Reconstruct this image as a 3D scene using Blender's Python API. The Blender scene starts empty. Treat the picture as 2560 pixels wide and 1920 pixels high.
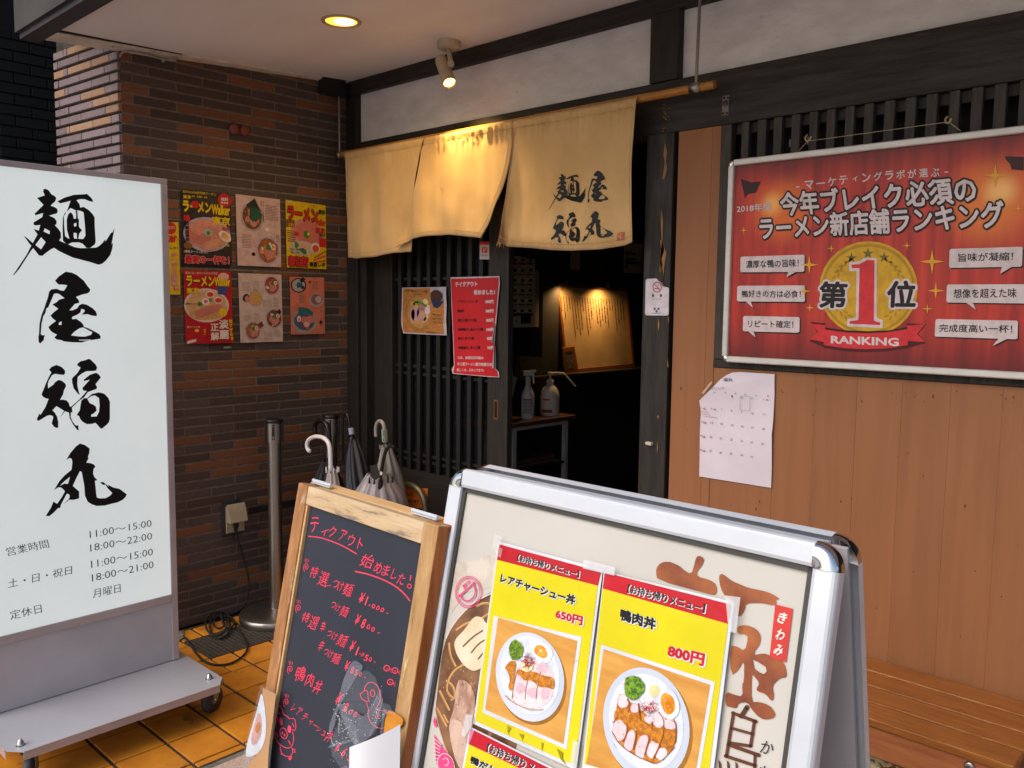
import bpy, bmesh, math, random
from mathutils import Vector, Matrix
from mathutils.geometry import tessellate_polygon
random.seed(7)
SC = bpy.context.scene
COL = SC.collection
V3 = Vector
PI = math.pi

# ------------------------------------------------------------------ camera
FPX, CX, CY = 2117.0, 1280.0, 960.0            # focal length and centre in photo pixels (2560 x 1920)
_va = V3((3262 - CX, 785 - CY, FPX)).normalized()
_vb = V3((-1000 - CX, 735 - CY, FPX)).normalized()
YC = _va
XC = (-_vb - YC * (-_vb).dot(YC)).normalized()
ZC = XC.cross(YC)
CAM = V3((0, 0, 1.48))
def cam2w(c): return V3((XC.dot(c), YC.dot(c), ZC.dot(c)))
cam = bpy.data.cameras.new('camera'); cam_o = bpy.data.objects.new('camera', cam); COL.objects.link(cam_o)
cam.sensor_width = 36; cam.lens = FPX / 2560 * 36; cam.clip_start = 0.05; cam.clip_end = 500
a, b, c = cam2w(V3((1, 0, 0))), cam2w(V3((0, -1, 0))), cam2w(V3((0, 0, -1)))
cam_o.matrix_world = Matrix(((a.x, b.x, c.x, CAM.x), (a.y, b.y, c.y, CAM.y), (a.z, b.z, c.z, CAM.z), (0, 0, 0, 1)))
SC.camera = cam_o

# ------------------------------------------------------------------ world, sun, exposure
w = bpy.data.worlds.new('World'); SC.world = w; w.use_nodes = True
nt = w.node_tree; nt.nodes.clear()
bg = nt.nodes.new('ShaderNodeBackground'); wo = nt.nodes.new('ShaderNodeOutputWorld'); sky = nt.nodes.new('ShaderNodeTexSky')
SUN_EL, SUN_ROT = math.radians(42), math.radians(190)
sky.sky_type = 'NISHITA'; sky.sun_disc = False; sky.sun_elevation = SUN_EL; sky.sun_rotation = SUN_ROT
sky.air_density = 1.0; sky.dust_density = 3.0; sky.ozone_density = 1.0
bg.inputs['Strength'].default_value = 0.15
nt.links.new(sky.outputs[0], bg.inputs[0]); nt.links.new(bg.outputs[0], wo.inputs[0])
sun = bpy.data.lights.new('sun', 'SUN'); sun.energy = 1.15; sun.angle = math.radians(50); sun.color = (1, .975, .94)
sun_o = bpy.data.objects.new('sun', sun); COL.objects.link(sun_o)
sd = V3((math.sin(SUN_ROT) * math.cos(SUN_EL), math.cos(SUN_ROT) * math.cos(SUN_EL), math.sin(SUN_EL)))
sun_o.rotation_euler = (-sd).to_track_quat('-Z', 'Y').to_euler(); sun_o.location = (0, -3, 6)
SC.view_settings.view_transform = 'Standard'; SC.view_settings.look = 'None'
SC.view_settings.exposure = 0.40; SC.view_settings.gamma = 1; SC.view_settings.use_curve_mapping = False
SC.cycles.max_bounces = 6; SC.cycles.diffuse_bounces = 4; SC.cycles.transparent_max_bounces = 12
SC.cycles.sample_clamp_indirect = 6

# ------------------------------------------------------------------ pixel -> place helpers
def ray(x, y): return cam2w(V3((x - CX, y - CY, FPX)))
def at_x(x, y, X): r = ray(x, y); return CAM + r * ((X - CAM.x) / r.x)
def at_y(x, y, Y): r = ray(x, y); return CAM + r * ((Y - CAM.y) / r.y)
def at_z(x, y, Z): r = ray(x, y); return CAM + r * ((Z - CAM.z) / r.z)
def zz(ox, oy, s): return lambda x, y: (ox + x / s, oy + y / s)
def zm(Z, pts): return [Z(*p) for p in pts]
def proj(p):
    d = V3(p) - CAM
    c = V3((XC.x * d.x + YC.x * d.y + ZC.x * d.z, XC.y * d.x + YC.y * d.y + ZC.y * d.z, XC.z * d.x + YC.z * d.y + ZC.z * d.z))
    return (CX + FPX * c.x / c.z, CY + FPX * c.y / c.z) if c.z > 0.01 else (-9999, -9999)

class Panel:                                      # a flat face: origin, along, up, outward normal
    def __init__(s, o, u, up):
        s.o = V3(o); s.u = V3(u).normalized(); s.v = V3(up).normalized(); s.n = s.u.cross(s.v).normalized()
        if s.n.dot(CAM - s.o) < 0: s.n = -s.n
    def p(s, x, y, lift=0):
        r = ray(x, y); t = (s.o - CAM).dot(s.n) / r.dot(s.n)
        return CAM + r * t + s.n * lift
    def uv(s, x, y):
        q = s.p(x, y) - s.o; return q.dot(s.u), q.dot(s.v)
    def w(s, u, v, lift=0): return s.o + s.u * u + s.v * v + s.n * lift
    def off(s, d): return Panel(s.o + s.n * d, s.u, s.v)
def wx(X): return Panel((X, 0, 0), (0, 1, 0), (0, 0, 1))
def wy(Y): return Panel((0, Y, 0), (1, 0, 0), (0, 0, 1))

# ------------------------------------------------------------------ materials
def lin(h):
    if isinstance(h, (tuple, list)): return tuple(h[:3])
    h = h.lstrip('#'); r = []
    for i in (0, 2, 4):
        c = int(h[i:i + 2], 16) / 255; r.append(c / 12.92 if c <= .04045 else ((c + .055) / 1.055) ** 2.4)
    return tuple(r)
def mat(name, c, c2=None, scale=6, detail=5, rough=.6, rough2=None, metal=0, bump=0, bscale=60, stretch=(1, 1, 1),
        lo=.35, hi=.65, spec=.5, alpha=None, emit=None, estr=1, rand=0, trans=0, spots=None, rot=(0, 0, 0), coat=0, ior=1.45, sheen=0):
    m = bpy.data.materials.new(name); m.use_nodes = True; N = m.node_tree.nodes; L = m.node_tree.links
    b = N['Principled BSDF']; c = lin(c); c2 = lin(c2) if c2 else tuple(x * .86 for x in c)
    geo = N.new('ShaderNodeNewGeometry'); mp = N.new('ShaderNodeMapping'); mp.inputs['Scale'].default_value = stretch
    mp.inputs['Rotation'].default_value = rot
    L.new(geo.outputs['Position'], mp.inputs['Vector'])
    no = N.new('ShaderNodeTexNoise'); no.inputs['Scale'].default_value = scale; no.inputs['Detail'].default_value = detail
    no.inputs['Roughness'].default_value = .6
    L.new(mp.outputs[0], no.inputs['Vector'])
    mr = N.new('ShaderNodeMapRange'); mr.inputs[1].default_value = lo; mr.inputs[2].default_value = hi
    L.new(no.outputs['Fac'], mr.inputs[0])
    mx = N.new('ShaderNodeMix'); mx.data_type = 'RGBA'
    mx.inputs[6].default_value = (*c, 1); mx.inputs[7].default_value = (*c2, 1); L.new(mr.outputs[0], mx.inputs[0])
    out = mx.outputs[2]
    if spots:                                      # (colour, scale, threshold): stains and specks
        for sc_, s_s, s_t in spots:
            n2 = N.new('ShaderNodeTexNoise'); n2.inputs['Scale'].default_value = s_s; n2.inputs['Detail'].default_value = 6
            n2.inputs['Roughness'].default_value = .7
            L.new(mp.outputs[0], n2.inputs['Vector'])
            r2 = N.new('ShaderNodeMapRange'); r2.inputs[1].default_value = s_t; r2.inputs[2].default_value = s_t + .07
            L.new(n2.outputs['Fac'], r2.inputs[0])
            m2 = N.new('ShaderNodeMix'); m2.data_type = 'RGBA'; L.new(r2.outputs[0], m2.inputs[0]); L.new(out, m2.inputs[6])
            m2.inputs[7].default_value = (*lin(sc_), 1); out = m2.outputs[2]
    if rand:
        oi = N.new('ShaderNodeObjectInfo'); hs = N.new('ShaderNodeHueSaturation')
        r3 = N.new('ShaderNodeMapRange'); r3.inputs[3].default_value = 1 - rand; r3.inputs[4].default_value = 1 + rand
        L.new(oi.outputs['Random'], r3.inputs[0]); L.new(r3.outputs[0], hs.inputs['Value']); L.new(out, hs.inputs['Color']); out = hs.outputs[0]
    L.new(out, b.inputs['Base Color'])
    b.inputs['Roughness'].default_value = rough; b.inputs['Metallic'].default_value = metal
    b.inputs['Specular IOR Level'].default_value = spec; b.inputs['IOR'].default_value = ior
    if rough2 is not None:
        r4 = N.new('ShaderNodeMapRange'); r4.inputs[3].default_value = rough; r4.inputs[4].default_value = rough2
        L.new(mr.outputs[0], r4.inputs[0]); L.new(r4.outputs[0], b.inputs['Roughness'])
    if bump:
        nb = N.new('ShaderNodeTexNoise'); nb.inputs['Scale'].default_value = bscale; nb.inputs['Detail'].default_value = 5
        L.new(mp.outputs[0], nb.inputs['Vector'])
        bp = N.new('ShaderNodeBump'); bp.inputs['Strength'].default_value = min(1, bump); bp.inputs['Distance'].default_value = .004
        L.new(nb.outputs['Fac'], bp.inputs['Height']); L.new(bp.outputs[0], b.inputs['Normal'])
    if alpha is not None: b.inputs['Alpha'].default_value = alpha
    if trans: b.inputs['Transmission Weight'].default_value = trans
    if coat: b.inputs['Coat Weight'].default_value = coat; b.inputs['Coat Roughness'].default_value = .15
    if sheen: b.inputs['Sheen Weight'].default_value = sheen
    if emit: b.inputs['Emission Color'].default_value = (*lin(emit), 1); b.inputs['Emission Strength'].default_value = estr
    return m
_pc = {}
def pc(h, rough=.5):                               # printed / painted flat colour
    k = (h, rough)
    if k not in _pc: _pc[k] = mat('print_' + h.lstrip('#'), h, tuple(x * .78 for x in lin(h)), scale=38, detail=6, rough=rough, spec=.3, lo=.42, hi=.68)
    return _pc[k]

# ------------------------------------------------------------------ objects
def wloc(o):
    p = V3((0, 0, 0))
    while o: p += o.location; o = o.parent
    return p
def tag(o, label=None, cat=None, group=None, kind=None):
    if label: o['label'] = label
    if cat: o['category'] = cat
    if group: o['group'] = group
    if kind: o['kind'] = kind
    return o
def thing(name, label, cat, loc, group=None):
    o = bpy.data.objects.new(name, None); COL.objects.link(o); o.location = loc; o.empty_display_size = .05
    return tag(o, label, cat, group)
class MB:
    def __init__(s): s.v = []; s.f = []; s.m = []; s.sm = []; s.mats = []; s.attr = None
    def mi(s, m):
        if m not in s.mats: s.mats.append(m)
        return s.mats.index(m)
    def add(s, vs, fs, m, smooth=False):
        o = len(s.v); s.v += [V3(v) for v in vs]; k = s.mi(m)
        for f in fs: s.f.append(tuple(o + i for i in f)); s.m.append(k); s.sm.append(smooth)
        return s
    def box(s, x0, x1, y0, y1, z0, z1, m):
        return s.obox(V3(((x0 + x1) / 2, (y0 + y1) / 2, (z0 + z1) / 2)), V3(((x1 - x0) / 2, 0, 0)), V3((0, (y1 - y0) / 2, 0)), V3((0, 0, (z1 - z0) / 2)), m)
    def obox(s, c, a, b, d, m, bev=0):
        if bev:
            # chamfered box: 24 verts
            la, lb, ld = a.length, b.length, d.length; ua, ub, ud = a / la, b / lb, d / ld
            idx = {}; vs = []
            for i in (-1, 1):
                for j in (-1, 1):
                    for k in (-1, 1):
                        for ax in range(3):
                            e = [la - (ax != 0) * bev, lb - (ax != 1) * bev, ld - (ax != 2) * bev]
                            idx[(i, j, k, ax)] = len(vs); vs.append(c + ua * (i * e[0]) + ub * (j * e[1]) + ud * (k * e[2]))
            fs = []
            for i in (-1, 1):
                fs.append([idx[(i, j, k, 0)] for j, k in ((-1, -1), (1, -1), (1, 1), (-1, 1))])
                fs.append([idx[(j, i, k, 1)] for j, k in ((-1, -1), (1, -1), (1, 1), (-1, 1))])
                fs.append([idx[(j, k, i, 2)] for j, k in ((-1, -1), (1, -1), (1, 1), (-1, 1))])
            for i in (-1, 1):
                for j in (-1, 1):
                    fs.append([idx[(i, j, -1, 0)], idx[(i, j, -1, 1)], idx[(i, j, 1, 1)], idx[(i, j, 1, 0)]])
                    fs.append([idx[(i, -1, j, 0)], idx[(i, -1, j, 2)], idx[(i, 1, j, 2)], idx[(i, 1, j, 0)]])
                    fs.append([idx[(-1, i, j, 1)], idx[(-1, i, j, 2)], idx[(1, i, j, 2)], idx[(1, i, j, 1)]])
                    for k in (-1, 1): fs.append([idx[(i, j, k, 0)], idx[(i, j, k, 1)], idx[(i, j, k, 2)]])
            return s.add(vs, fs, m)
        vs = [c + a * i + b * j + d * k for i in (-1, 1) for j in (-1, 1) for k in (-1, 1)]
        return s.add(vs, [(0, 1, 3, 2), (4, 6, 7, 5), (0, 4, 5, 1), (2, 3, 7, 6), (0, 2, 6, 4), (1, 5, 7, 3)], m)
    def quad(s, a, b, c, d, m): return s.add([a, b, c, d], [(0, 1, 2, 3)], m)
    def tube(s, pts, r, m, n=8, closed=False, cap=True, flat=1.0):
        pts = [V3(p) for p in pts]; N = len(pts); rs = r if isinstance(r, (list, tuple)) else [r] * N
        rings = []; prev = None
        for i, p in enumerate(pts):
            if closed: t = pts[(i + 1) % N] - pts[i - 1]
            else: t = pts[min(i + 1, N - 1)] - pts[max(i - 1, 0)]
            t.normalize()
            if prev is None:
                h = V3((0, 0, 1)) if abs(t.z) < .9 else V3((1, 0, 0)); a = (h - t * h.dot(t)).normalized()
            else: a = (prev - t * prev.dot(t)).normalized()
            prev = a; b = t.cross(a)
            rings.append([p + (a * math.cos(2 * PI * k / n) + b * math.sin(2 * PI * k / n) * flat) * rs[i] for k in range(n)])
        vs = [v for rg in rings for v in rg]; fs = []
        for i in range(N if closed else N - 1):
            j = (i + 1) % N
            for k in range(n): fs.append((i * n + k, i * n + (k + 1) % n, j * n + (k + 1) % n, j * n + k))
        s.add(vs, fs, m, True)
        if cap and not closed:
            s.add(rings[0], [tuple(range(n))[::-1]], m); s.add(rings[-1], [tuple(range(n))], m)
        return s
    def lathe(s, prof, c, m, n=24, ax=(0, 0, 1), smooth=True, cap=True):
        ax = V3(ax).normalized(); h = V3((1, 0, 0)) if abs(ax.x) < .9 else V3((0, 1, 0)); a = (h - ax * h.dot(ax)).normalized(); b = ax.cross(a); c = V3(c)
        vs = []; fs = []
        for r, z in prof: vs += [c + ax * z + (a * math.cos(2 * PI * k / n) + b * math.sin(2 * PI * k / n)) * r for k in range(n)]
        for i in range(len(prof) - 1):
            for k in range(n): fs.append((i * n + k, i * n + (k + 1) % n, (i + 1) * n + (k + 1) % n, (i + 1) * n + k))
        s.add(vs, fs, m, smooth)
        if cap:
            L = len(prof)
            if prof[0][0] > 1e-5: s.add(vs[:n], [tuple(range(n))[::-1]], m)
            if prof[-1][0] > 1e-5: s.add(vs[(L - 1) * n:], [tuple(range(n))], m)
        return s
    def face(s, loops, m):                         # flat polygon with holes, world points
        loops = [[V3(p) for p in l] for l in loops]
        tr = tessellate_polygon(loops); vs = [p for l in loops for p in l]
        return s.add(vs, tr, m)
    def slab(s, pts, d, m):                        # prism: polygon pushed along d
        pts = [V3(p) for p in pts]; d = V3(d); n = len(pts); q = [p + d for p in pts]
        tr = tessellate_polygon([pts])
        s.add(pts, tr, m); s.add(q, [t[::-1] for t in tr], m)
        return s.add(pts + q, [(i, (i + 1) % n, n + (i + 1) % n, n + i) for i in range(n)], m)
    def build(s, name, parent=None, label=None, cat=None, group=None, kind=None, origin=None, bevel=0, seg=2):
        if not s.v: return None
        me = bpy.data.meshes.new(name)
        if parent is not None: og = wloc(parent)
        elif origin is not None: og = V3(origin)
        else:
            xs = [v.x for v in s.v]; ys = [v.y for v in s.v]; zs = [v.z for v in s.v]
            og = V3(((min(xs) + max(xs)) / 2, (min(ys) + max(ys)) / 2, min(zs)))
        me.from_pydata([v - og for v in s.v], [], s.f)
        for m in s.mats: me.materials.append(m)
        me.polygons.foreach_set('material_index', s.m); me.polygons.foreach_set('use_smooth', s.sm)
        if s.attr:
            at = me.attributes.new(s.attr[0], 'FLOAT', 'POINT')
            at.data.foreach_set('value', s.attr[1])
        me.update()
        bm = bmesh.new(); bm.from_mesh(me); bmesh.ops.recalc_face_normals(bm, faces=bm.faces); bm.to_mesh(me); bm.free()
        o = bpy.data.objects.new(name, me); COL.objects.link(o)
        if parent is not None: o.parent = parent
        else: o.location = og
        if bevel:
            md = o.modifiers.new('bevel', 'BEVEL'); md.width = bevel; md.segments = seg; md.limit_method = 'ANGLE'
        return tag(o, label, cat, group, kind)

# ------------------------------------------------------------------ lettering
_gc = {}
def glyph(text, bold):
    k = (text, bold)
    if k not in _gc:
        c = bpy.data.curves.new('t', 'FONT'); c.body = text; c.offset = bold; c.resolution_u = 2; c.dimensions = '2D'; c.fill_mode = 'FRONT'
        o = bpy.data.objects.new('t', c); me = o.to_mesh()
        vs = [(v.co.x, v.co.y) for v in me.vertices]; fs = [tuple(p.vertices) for p in me.polygons]
        o.to_mesh_clear(); bpy.data.objects.remove(o); bpy.data.curves.remove(c); _gc[k] = (vs, fs)
    return _gc[k]
def _put(mb, text, BL, BR, TL, m, bold, ink, base):
    thick = bold > .001                            # heavier strokes: the same glyphs laid round a small circle
    vs, fs = glyph(text, 0 if thick else bold)
    if not vs: return
    x0 = min(v[0] for v in vs); x1 = max(v[0] for v in vs); y0 = min(v[1] for v in vs); y1 = max(v[1] for v in vs)
    if ink:
        if thick: x0 -= base; x1 += base; y0 -= base; y1 += base
    else: x0, x1, y0, y1 = 0, x1 + .02, -.12, .88
    U, W = BR - BL, TL - BL
    nn = U.cross(W).normalized()
    if nn.dot(CAM - BL) < 0: nn = -nn
    if not thick: dd_ = [(0, 0)]
    else:
        n = 4 if bold < .018 else 6 if bold < .04 else 8 if bold < .08 else 12
        dd_ = [(bold * math.cos(2 * PI * k / n + .3), bold * math.sin(2 * PI * k / n + .3)) for k in range(n)]
        if bold > .05: dd_ += [(bold * .5 * math.cos(2 * PI * k / 6), bold * .5 * math.sin(2 * PI * k / 6)) for k in range(6)]
        dd_.append((0, 0))
    for k, (dx, dy) in enumerate(dd_):
        mb.add([BL + U * ((x + dx - x0) / (x1 - x0)) + W * ((y + dy - y0) / (y1 - y0)) + nn * (.00003 * k) for x, y in vs], fs, m)
def text(mb, P, s, BL, BR, TL, m, bold=0, lift=.0006, ink=True, base=None):
    """text whose inked box fills the parallelogram BL-BR-TL measured in the photograph on plane P"""
    b = P.p(*BL, lift); r = P.p(*BR, lift); t = P.p(*TL, lift)
    _put(mb, s, b, r, t, m, bold, ink, bold if base is None else base)
def vtext(mb, P, s, top, bot, width, m, bold=0, lift=.0006):
    """vertical line of characters from top to bottom, centre line in pixels, width in pixels"""
    n = len(s)
    for i, ch in enumerate(s):
        x = top[0] + (bot[0] - top[0]) * i / n; y = top[1] + (bot[1] - top[1]) * i / n
        x2 = top[0] + (bot[0] - top[0]) * (i + 1) / n; y2 = top[1] + (bot[1] - top[1]) * (i + 1) / n
        h = width / 2
        text(mb, P, ch, (x2 - h, y2), (x2 + h, y2), (x - h, y), m, bold, lift, ink=False)
def char(mb, P, ch, cx, cy, w_, h_, ang, m, bold=0, lift=.0006, slant=0, wob=0):
    ca, sa = math.cos(ang), math.sin(ang)
    def q(u, v): return (cx + u * ca - v * sa + slant * (-v), cy + u * sa + v * ca)
    n0 = len(mb.v); text(mb, P, ch, q(-w_ / 2, h_ / 2), q(w_ / 2, h_ / 2), q(-w_ / 2, -h_ / 2), m, bold, lift)
    if wob:                                         # hand-drawn look: bend the strokes a little
        a, b = random.uniform(0, 6), random.uniform(0, 6); c0 = P.p(cx, cy); s_ = (P.p(*q(-w_ / 2, h_ / 2)) - P.p(*q(-w_ / 2, -h_ / 2))).length + 1e-6
        for i in range(n0, len(mb.v)):
            d = mb.v[i] - c0; x, y = d.dot(P.u) / s_, d.dot(P.v) / s_
            mb.v[i] = mb.v[i] + P.u * (s_ * wob * math.sin(y * 5 + a)) + P.v * (s_ * wob * math.sin(x * 5.5 + b) )
def pl(P, pts, lift=0): return [P.p(x, y, lift) for x, y in pts]
def poly(mb, P, pts, m, lift=.0004, holes=()): mb.face([pl(P, pts, lift)] + [pl(P, h, lift) for h in holes], m)
def ell(cx, cy, rx, ry, ang=0, n=28, wob=0, seed=1, a0=0, a1=2 * PI):
    rnd = random.Random(seed); ph = [rnd.uniform(0, 6.28) for _ in range(4)]; ca, sa = math.cos(ang), math.sin(ang); r = []
    for i in range(n):
        t = a0 + (a1 - a0) * i / (n if abs(a1 - a0 - 2 * PI) < 1e-6 else n - 1)
        k = 1 + wob * (math.sin(3 * t + ph[0]) + .6 * math.sin(5 * t + ph[1]) + .5 * math.sin(9 * t + ph[2])) / 2
        u, v = rx * k * math.cos(t), ry * k * math.sin(t); r.append((cx + u * ca - v * sa, cy + u * sa + v * ca))
    return r
def stroke(mb, P, pts, wpx, m, lift=.0006, closed=False):
    """flat line of the given pixel width on plane P"""
    n = len(pts)
    if closed: pts = pts + [pts[0]]; n += 1
    L, R_ = [], []
    for i in range(n):
        if closed: a = pts[(i - 1) % (n - 1)] if i > 0 else pts[n - 2]; b = pts[(i + 1)] if i < n - 1 else pts[1]
        else: a = pts[max(i - 1, 0)]; b = pts[min(i + 1, n - 1)]
        dx, dy = b[0] - a[0], b[1] - a[1]; l = math.hypot(dx, dy) or 1; nx, ny = -dy / l * wpx / 2, dx / l * wpx / 2
        L.append((pts[i][0] + nx, pts[i][1] + ny)); R_.append((pts[i][0] - nx, pts[i][1] - ny))
    vs = pl(P, L, lift) + pl(P, R_, lift)
    mb.add(vs, [(i, i + 1, n + i + 1, n + i) for i in range(n - 1)], m)
def smooth(pts, it=2, closed=False):
    for _ in range(it):
        q = [] if closed else [pts[0]]
        N = len(pts)
        for i in range(N if closed else N - 1):
            a, b = pts[i], pts[(i + 1) % N]
            q += [tuple(a[k] * .75 + b[k] * .25 for k in range(len(a))), tuple(a[k] * .25 + b[k] * .75 for k in range(len(a)))]
        if not closed: q.append(pts[-1])
        pts = q
    return pts
class Sheet:                                       # local 0..1 coordinates (u right, v down) over a pixel quad on a plane
    def __init__(s, P, TL, TR, BR, BL): s.P, s.c = P, (TL, TR, BR, BL)
    def px(s, u, v):
        TL, TR, BR, BL = s.c
        return tuple((TL[k] * (1 - u) + TR[k] * u) * (1 - v) + (BL[k] * (1 - u) + BR[k] * u) * v for k in (0, 1))
    def pts(s, l): return [s.px(u, v) for u, v in l]
    def rect(s, mb, u0, v0, u1, v1, m, lift=.0006): poly(mb, s.P, s.pts([(u0, v0), (u1, v0), (u1, v1), (u0, v1)]), m, lift)
    def poly(s, mb, l, m, lift=.0008): poly(mb, s.P, s.pts(l), m, lift)
    def ell(s, mb, u, v, ru, rv, m, lift=.0008, wob=0, seed=1, ang=0, n=22): poly(mb, s.P, s.pts(ell(u, v, ru, rv, ang, n, wob, seed)), m, lift)
    def text(s, mb, t, u0, v0, u1, v1, m, bold=0, lift=.002, base=None):
        text(mb, s.P, t, s.px(u0, v1), s.px(u1, v1), s.px(u0, v0), m, bold, lift, base=base)
    def vtext(s, mb, t, u0, v0, u1, v1, m, bold=0, lift=.002):
        n = len(t)
        for i, ch in enumerate(t):
            a, b = v0 + (v1 - v0) * i / n, v0 + (v1 - v0) * (i + .92) / n
            text(mb, s.P, ch, s.px(u0, b), s.px(u1, b), s.px(u0, a), m, bold, lift, ink=False)
    def line(s, mb, l, wd, m, lift=.002): stroke(mb, s.P, s.pts(l), wd, m, lift)
    def rows(s, mb, u0, v0, u1, v1, n, m, seed=1, lift=.001):   # columns of print too small to read
        r = random.Random(seed)
        for i in range(n):
            v = v0 + (v1 - v0) * (i + .5) / n; h = (v1 - v0) / n * .22; u = u0
            while u < u1 - .01:
                L = min(r.uniform(.02, .07), u1 - u); s.rect(mb, u, v - h, u + L, v + h, m, lift); u += L + .008
# ------------------------------------------------------------------ materials of the place
M_tile = mat('glazed_floor_tile', '#d08a2c', '#b06a1c', scale=9, rough=.30, rough2=.55, bump=.3, bscale=40, lo=.3, hi=.75, rand=.14,
             spots=[('#8a5a24', 7, .60), ('#5e3f1a', 22, .68), ('#3a2a18', 90, .74)])
M_grout = mat('dark_grout', '#4a3c30', '#2e2620', scale=40, rough=.9, bump=.6, bscale=120)
M_stone = mat('pink_paving_stone', '#bda799', '#a08a7e', scale=120, rough=.8, bump=.5, bscale=200, lo=.4, hi=.6, spots=[('#5d4a42', 30, .68)])
M_asph = mat('asphalt', '#4a4a4c', '#3a3a3c', scale=200, rough=.9, bump=.6, bscale=300)
M_conc = mat('grey_concrete', '#77736a', '#57534c', scale=22, rough=.9, bump=.6, bscale=90)
M_mort = mat('mortar', '#7d7168', '#645951', scale=30, rough=.95, bump=.5, bscale=200)
M_mortd = mat('mortar_raked', '#4a4541', '#34302d', scale=30, rough=.95, bump=.5, bscale=200)
BR = [mat('brick_purple', '#554744', '#403635', scale=260, rough=.72, bump=.5, bscale=260, lo=.42, hi=.6, rand=.16, spots=[('#86706a', 190, .66), ('#2f2423', 150, .66)]),
      mat('brick_brown', '#4e3e39', '#3b2e2a', scale=240, rough=.72, bump=.5, bscale=260, lo=.42, hi=.6, rand=.16, spots=[('#7f675d', 200, .66), ('#2e211d', 160, .66)]),
      mat('brick_orange', '#7a4e34', '#5e3b27', scale=240, rough=.7, bump=.5, bscale=240, lo=.42, hi=.62, rand=.18, spots=[('#b88354', 200, .68), ('#4a2a18', 150, .66)])]
BE = [mat('brick_mauve_lit', '#887779', '#736365', scale=180, rough=.6, bump=.3, bscale=240, lo=.4, hi=.62, rand=.12, spots=[('#a9979a', 200, .7)]),  # end face: same bricks as BR, daylight on them painted in as lighter colour
      mat('brick_tan_lit', '#a5846a', '#8d6c55', scale=180, rough=.6, bump=.3, bscale=240, lo=.4, hi=.62, rand=.14)]
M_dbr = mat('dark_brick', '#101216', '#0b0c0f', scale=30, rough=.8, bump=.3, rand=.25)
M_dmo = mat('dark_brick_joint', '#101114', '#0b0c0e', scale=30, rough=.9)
M_ceil = mat('soffit_paint', '#e6e3e2', '#dcd8d6', scale=1.6, rough=.75, bump=.12, bscale=18, stretch=(1, 3, 1), lo=.3, hi=.8, spots=[('#8b7a66', 5, .74)])
M_trim = mat('stained_white_trim', '#ddd6cc', '#c4b7a4', scale=9, rough=.7, stretch=(1, 2, 4), spots=[('#7a5a35', 11, .62), ('#5b4128', 20, .68)])
M_plas = mat('rough_white_plaster', '#dedbd9', '#cdc9c7', scale=7, rough=.95, bump=1, bscale=30, stretch=(1, 1, 2.2), spots=[('#b5b0a8', 12, .64), ('#94897c', 44, .68), ('#8a8072', 90, .70)])
M_blkw = mat('black_stained_timber', '#29241f', '#191613', scale=7, rough=.5, rough2=.7, bump=.35, bscale=60, stretch=(8, 8, .8), spots=[('#3d2a1c', 16, .70)])
M_blkh = mat('black_stained_beam', '#2b241f', '#1a1613', scale=7, rough=.5, rough2=.7, bump=.35, bscale=60, stretch=(.8, 8, 8), spots=[('#4a2f1e', 5, .66)])
M_worn = mat('worn_timber_edge', '#a0703c', '#6f4a26', scale=20, rough=.7, stretch=(1, 1, .2))
M_lat = mat('weathered_dark_slat', '#3f3935', '#2c2825', scale=12, rough=.7, bump=.3, bscale=80, stretch=(6, 6, .8), rand=.12)
M_plank = mat('beige_painted_board', '#8e5c38', '#845433', scale=3.5, rough=.62, bump=.18, bscale=90, stretch=(8, 8, .5), lo=.35, hi=.7, rand=.045, spots=[('#5a3a28', 26, .73), ('#a47a5a', 9, .71), ('#6b4833', 3.2, .66)])
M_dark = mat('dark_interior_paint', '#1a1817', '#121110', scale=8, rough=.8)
M_steel = mat('brushed_steel', '#a7a19c', '#8d8782', scale=30, rough=.28, rough2=.42, metal=1, stretch=(1, 1, 40))
M_chrome = mat('chrome', '#d6d6d8', '#c4c4c8', scale=8, rough=.09, metal=1, spots=[('#8a8078', 60, .70)])
M_black = mat('black_plastic', '#141414', '#0e0e0e', scale=20, rough=.4)
M_blackr = mat('black_rubber', '#1c1c1d', '#121213', scale=20, rough=.75, bump=.2)

# ------------------------------------------------------------------ ground
TX0, TP, TY0, TQ = -2.69, .18, 1.209, .1765        # tile grid phase and pitch
EDGE = -2.462                                      # tile field ends at a metal strip
g = MB(); g.add([(-60, -60, -.03), (60, -60, -.03), (60, 60, -.03), (-60, 60, -.03)], [(0, 1, 2, 3)], M_asph)
g.build('ground', kind='structure')
g = MB(); g.box(EDGE, 9, -2.6, 2.7, -.028, 0, M_stone); g.build('pavement', kind='structure')
g = MB(); g.box(-9, 9, -12, -2.61, -.028, .0, mat('street_bounce', '#c6c6c2', '#b4b4b0', scale=3, rough=.9)); g.box(-9, EDGE, -2.609, -.6, -.028, 0, mat('street_bounce_near', '#c6c6c2', '#b4b4b0', scale=3, rough=.9)); g.build('street', kind='structure')  # unseen street, added in a pale tone to bounce daylight under the canopy
porch = MB(); porch.box(-3.62, EDGE - .012, -.6, 2.75, -.028, -.006, M_grout)
porch_floor = porch.build('porch_floor', kind='structure', origin=(-3.0, 1.2, 0))
GX0, GX1, GY0, GY1 = -3.462, -3.226, 1.645, 2.55   # drain grating
tile_me = {}
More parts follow.
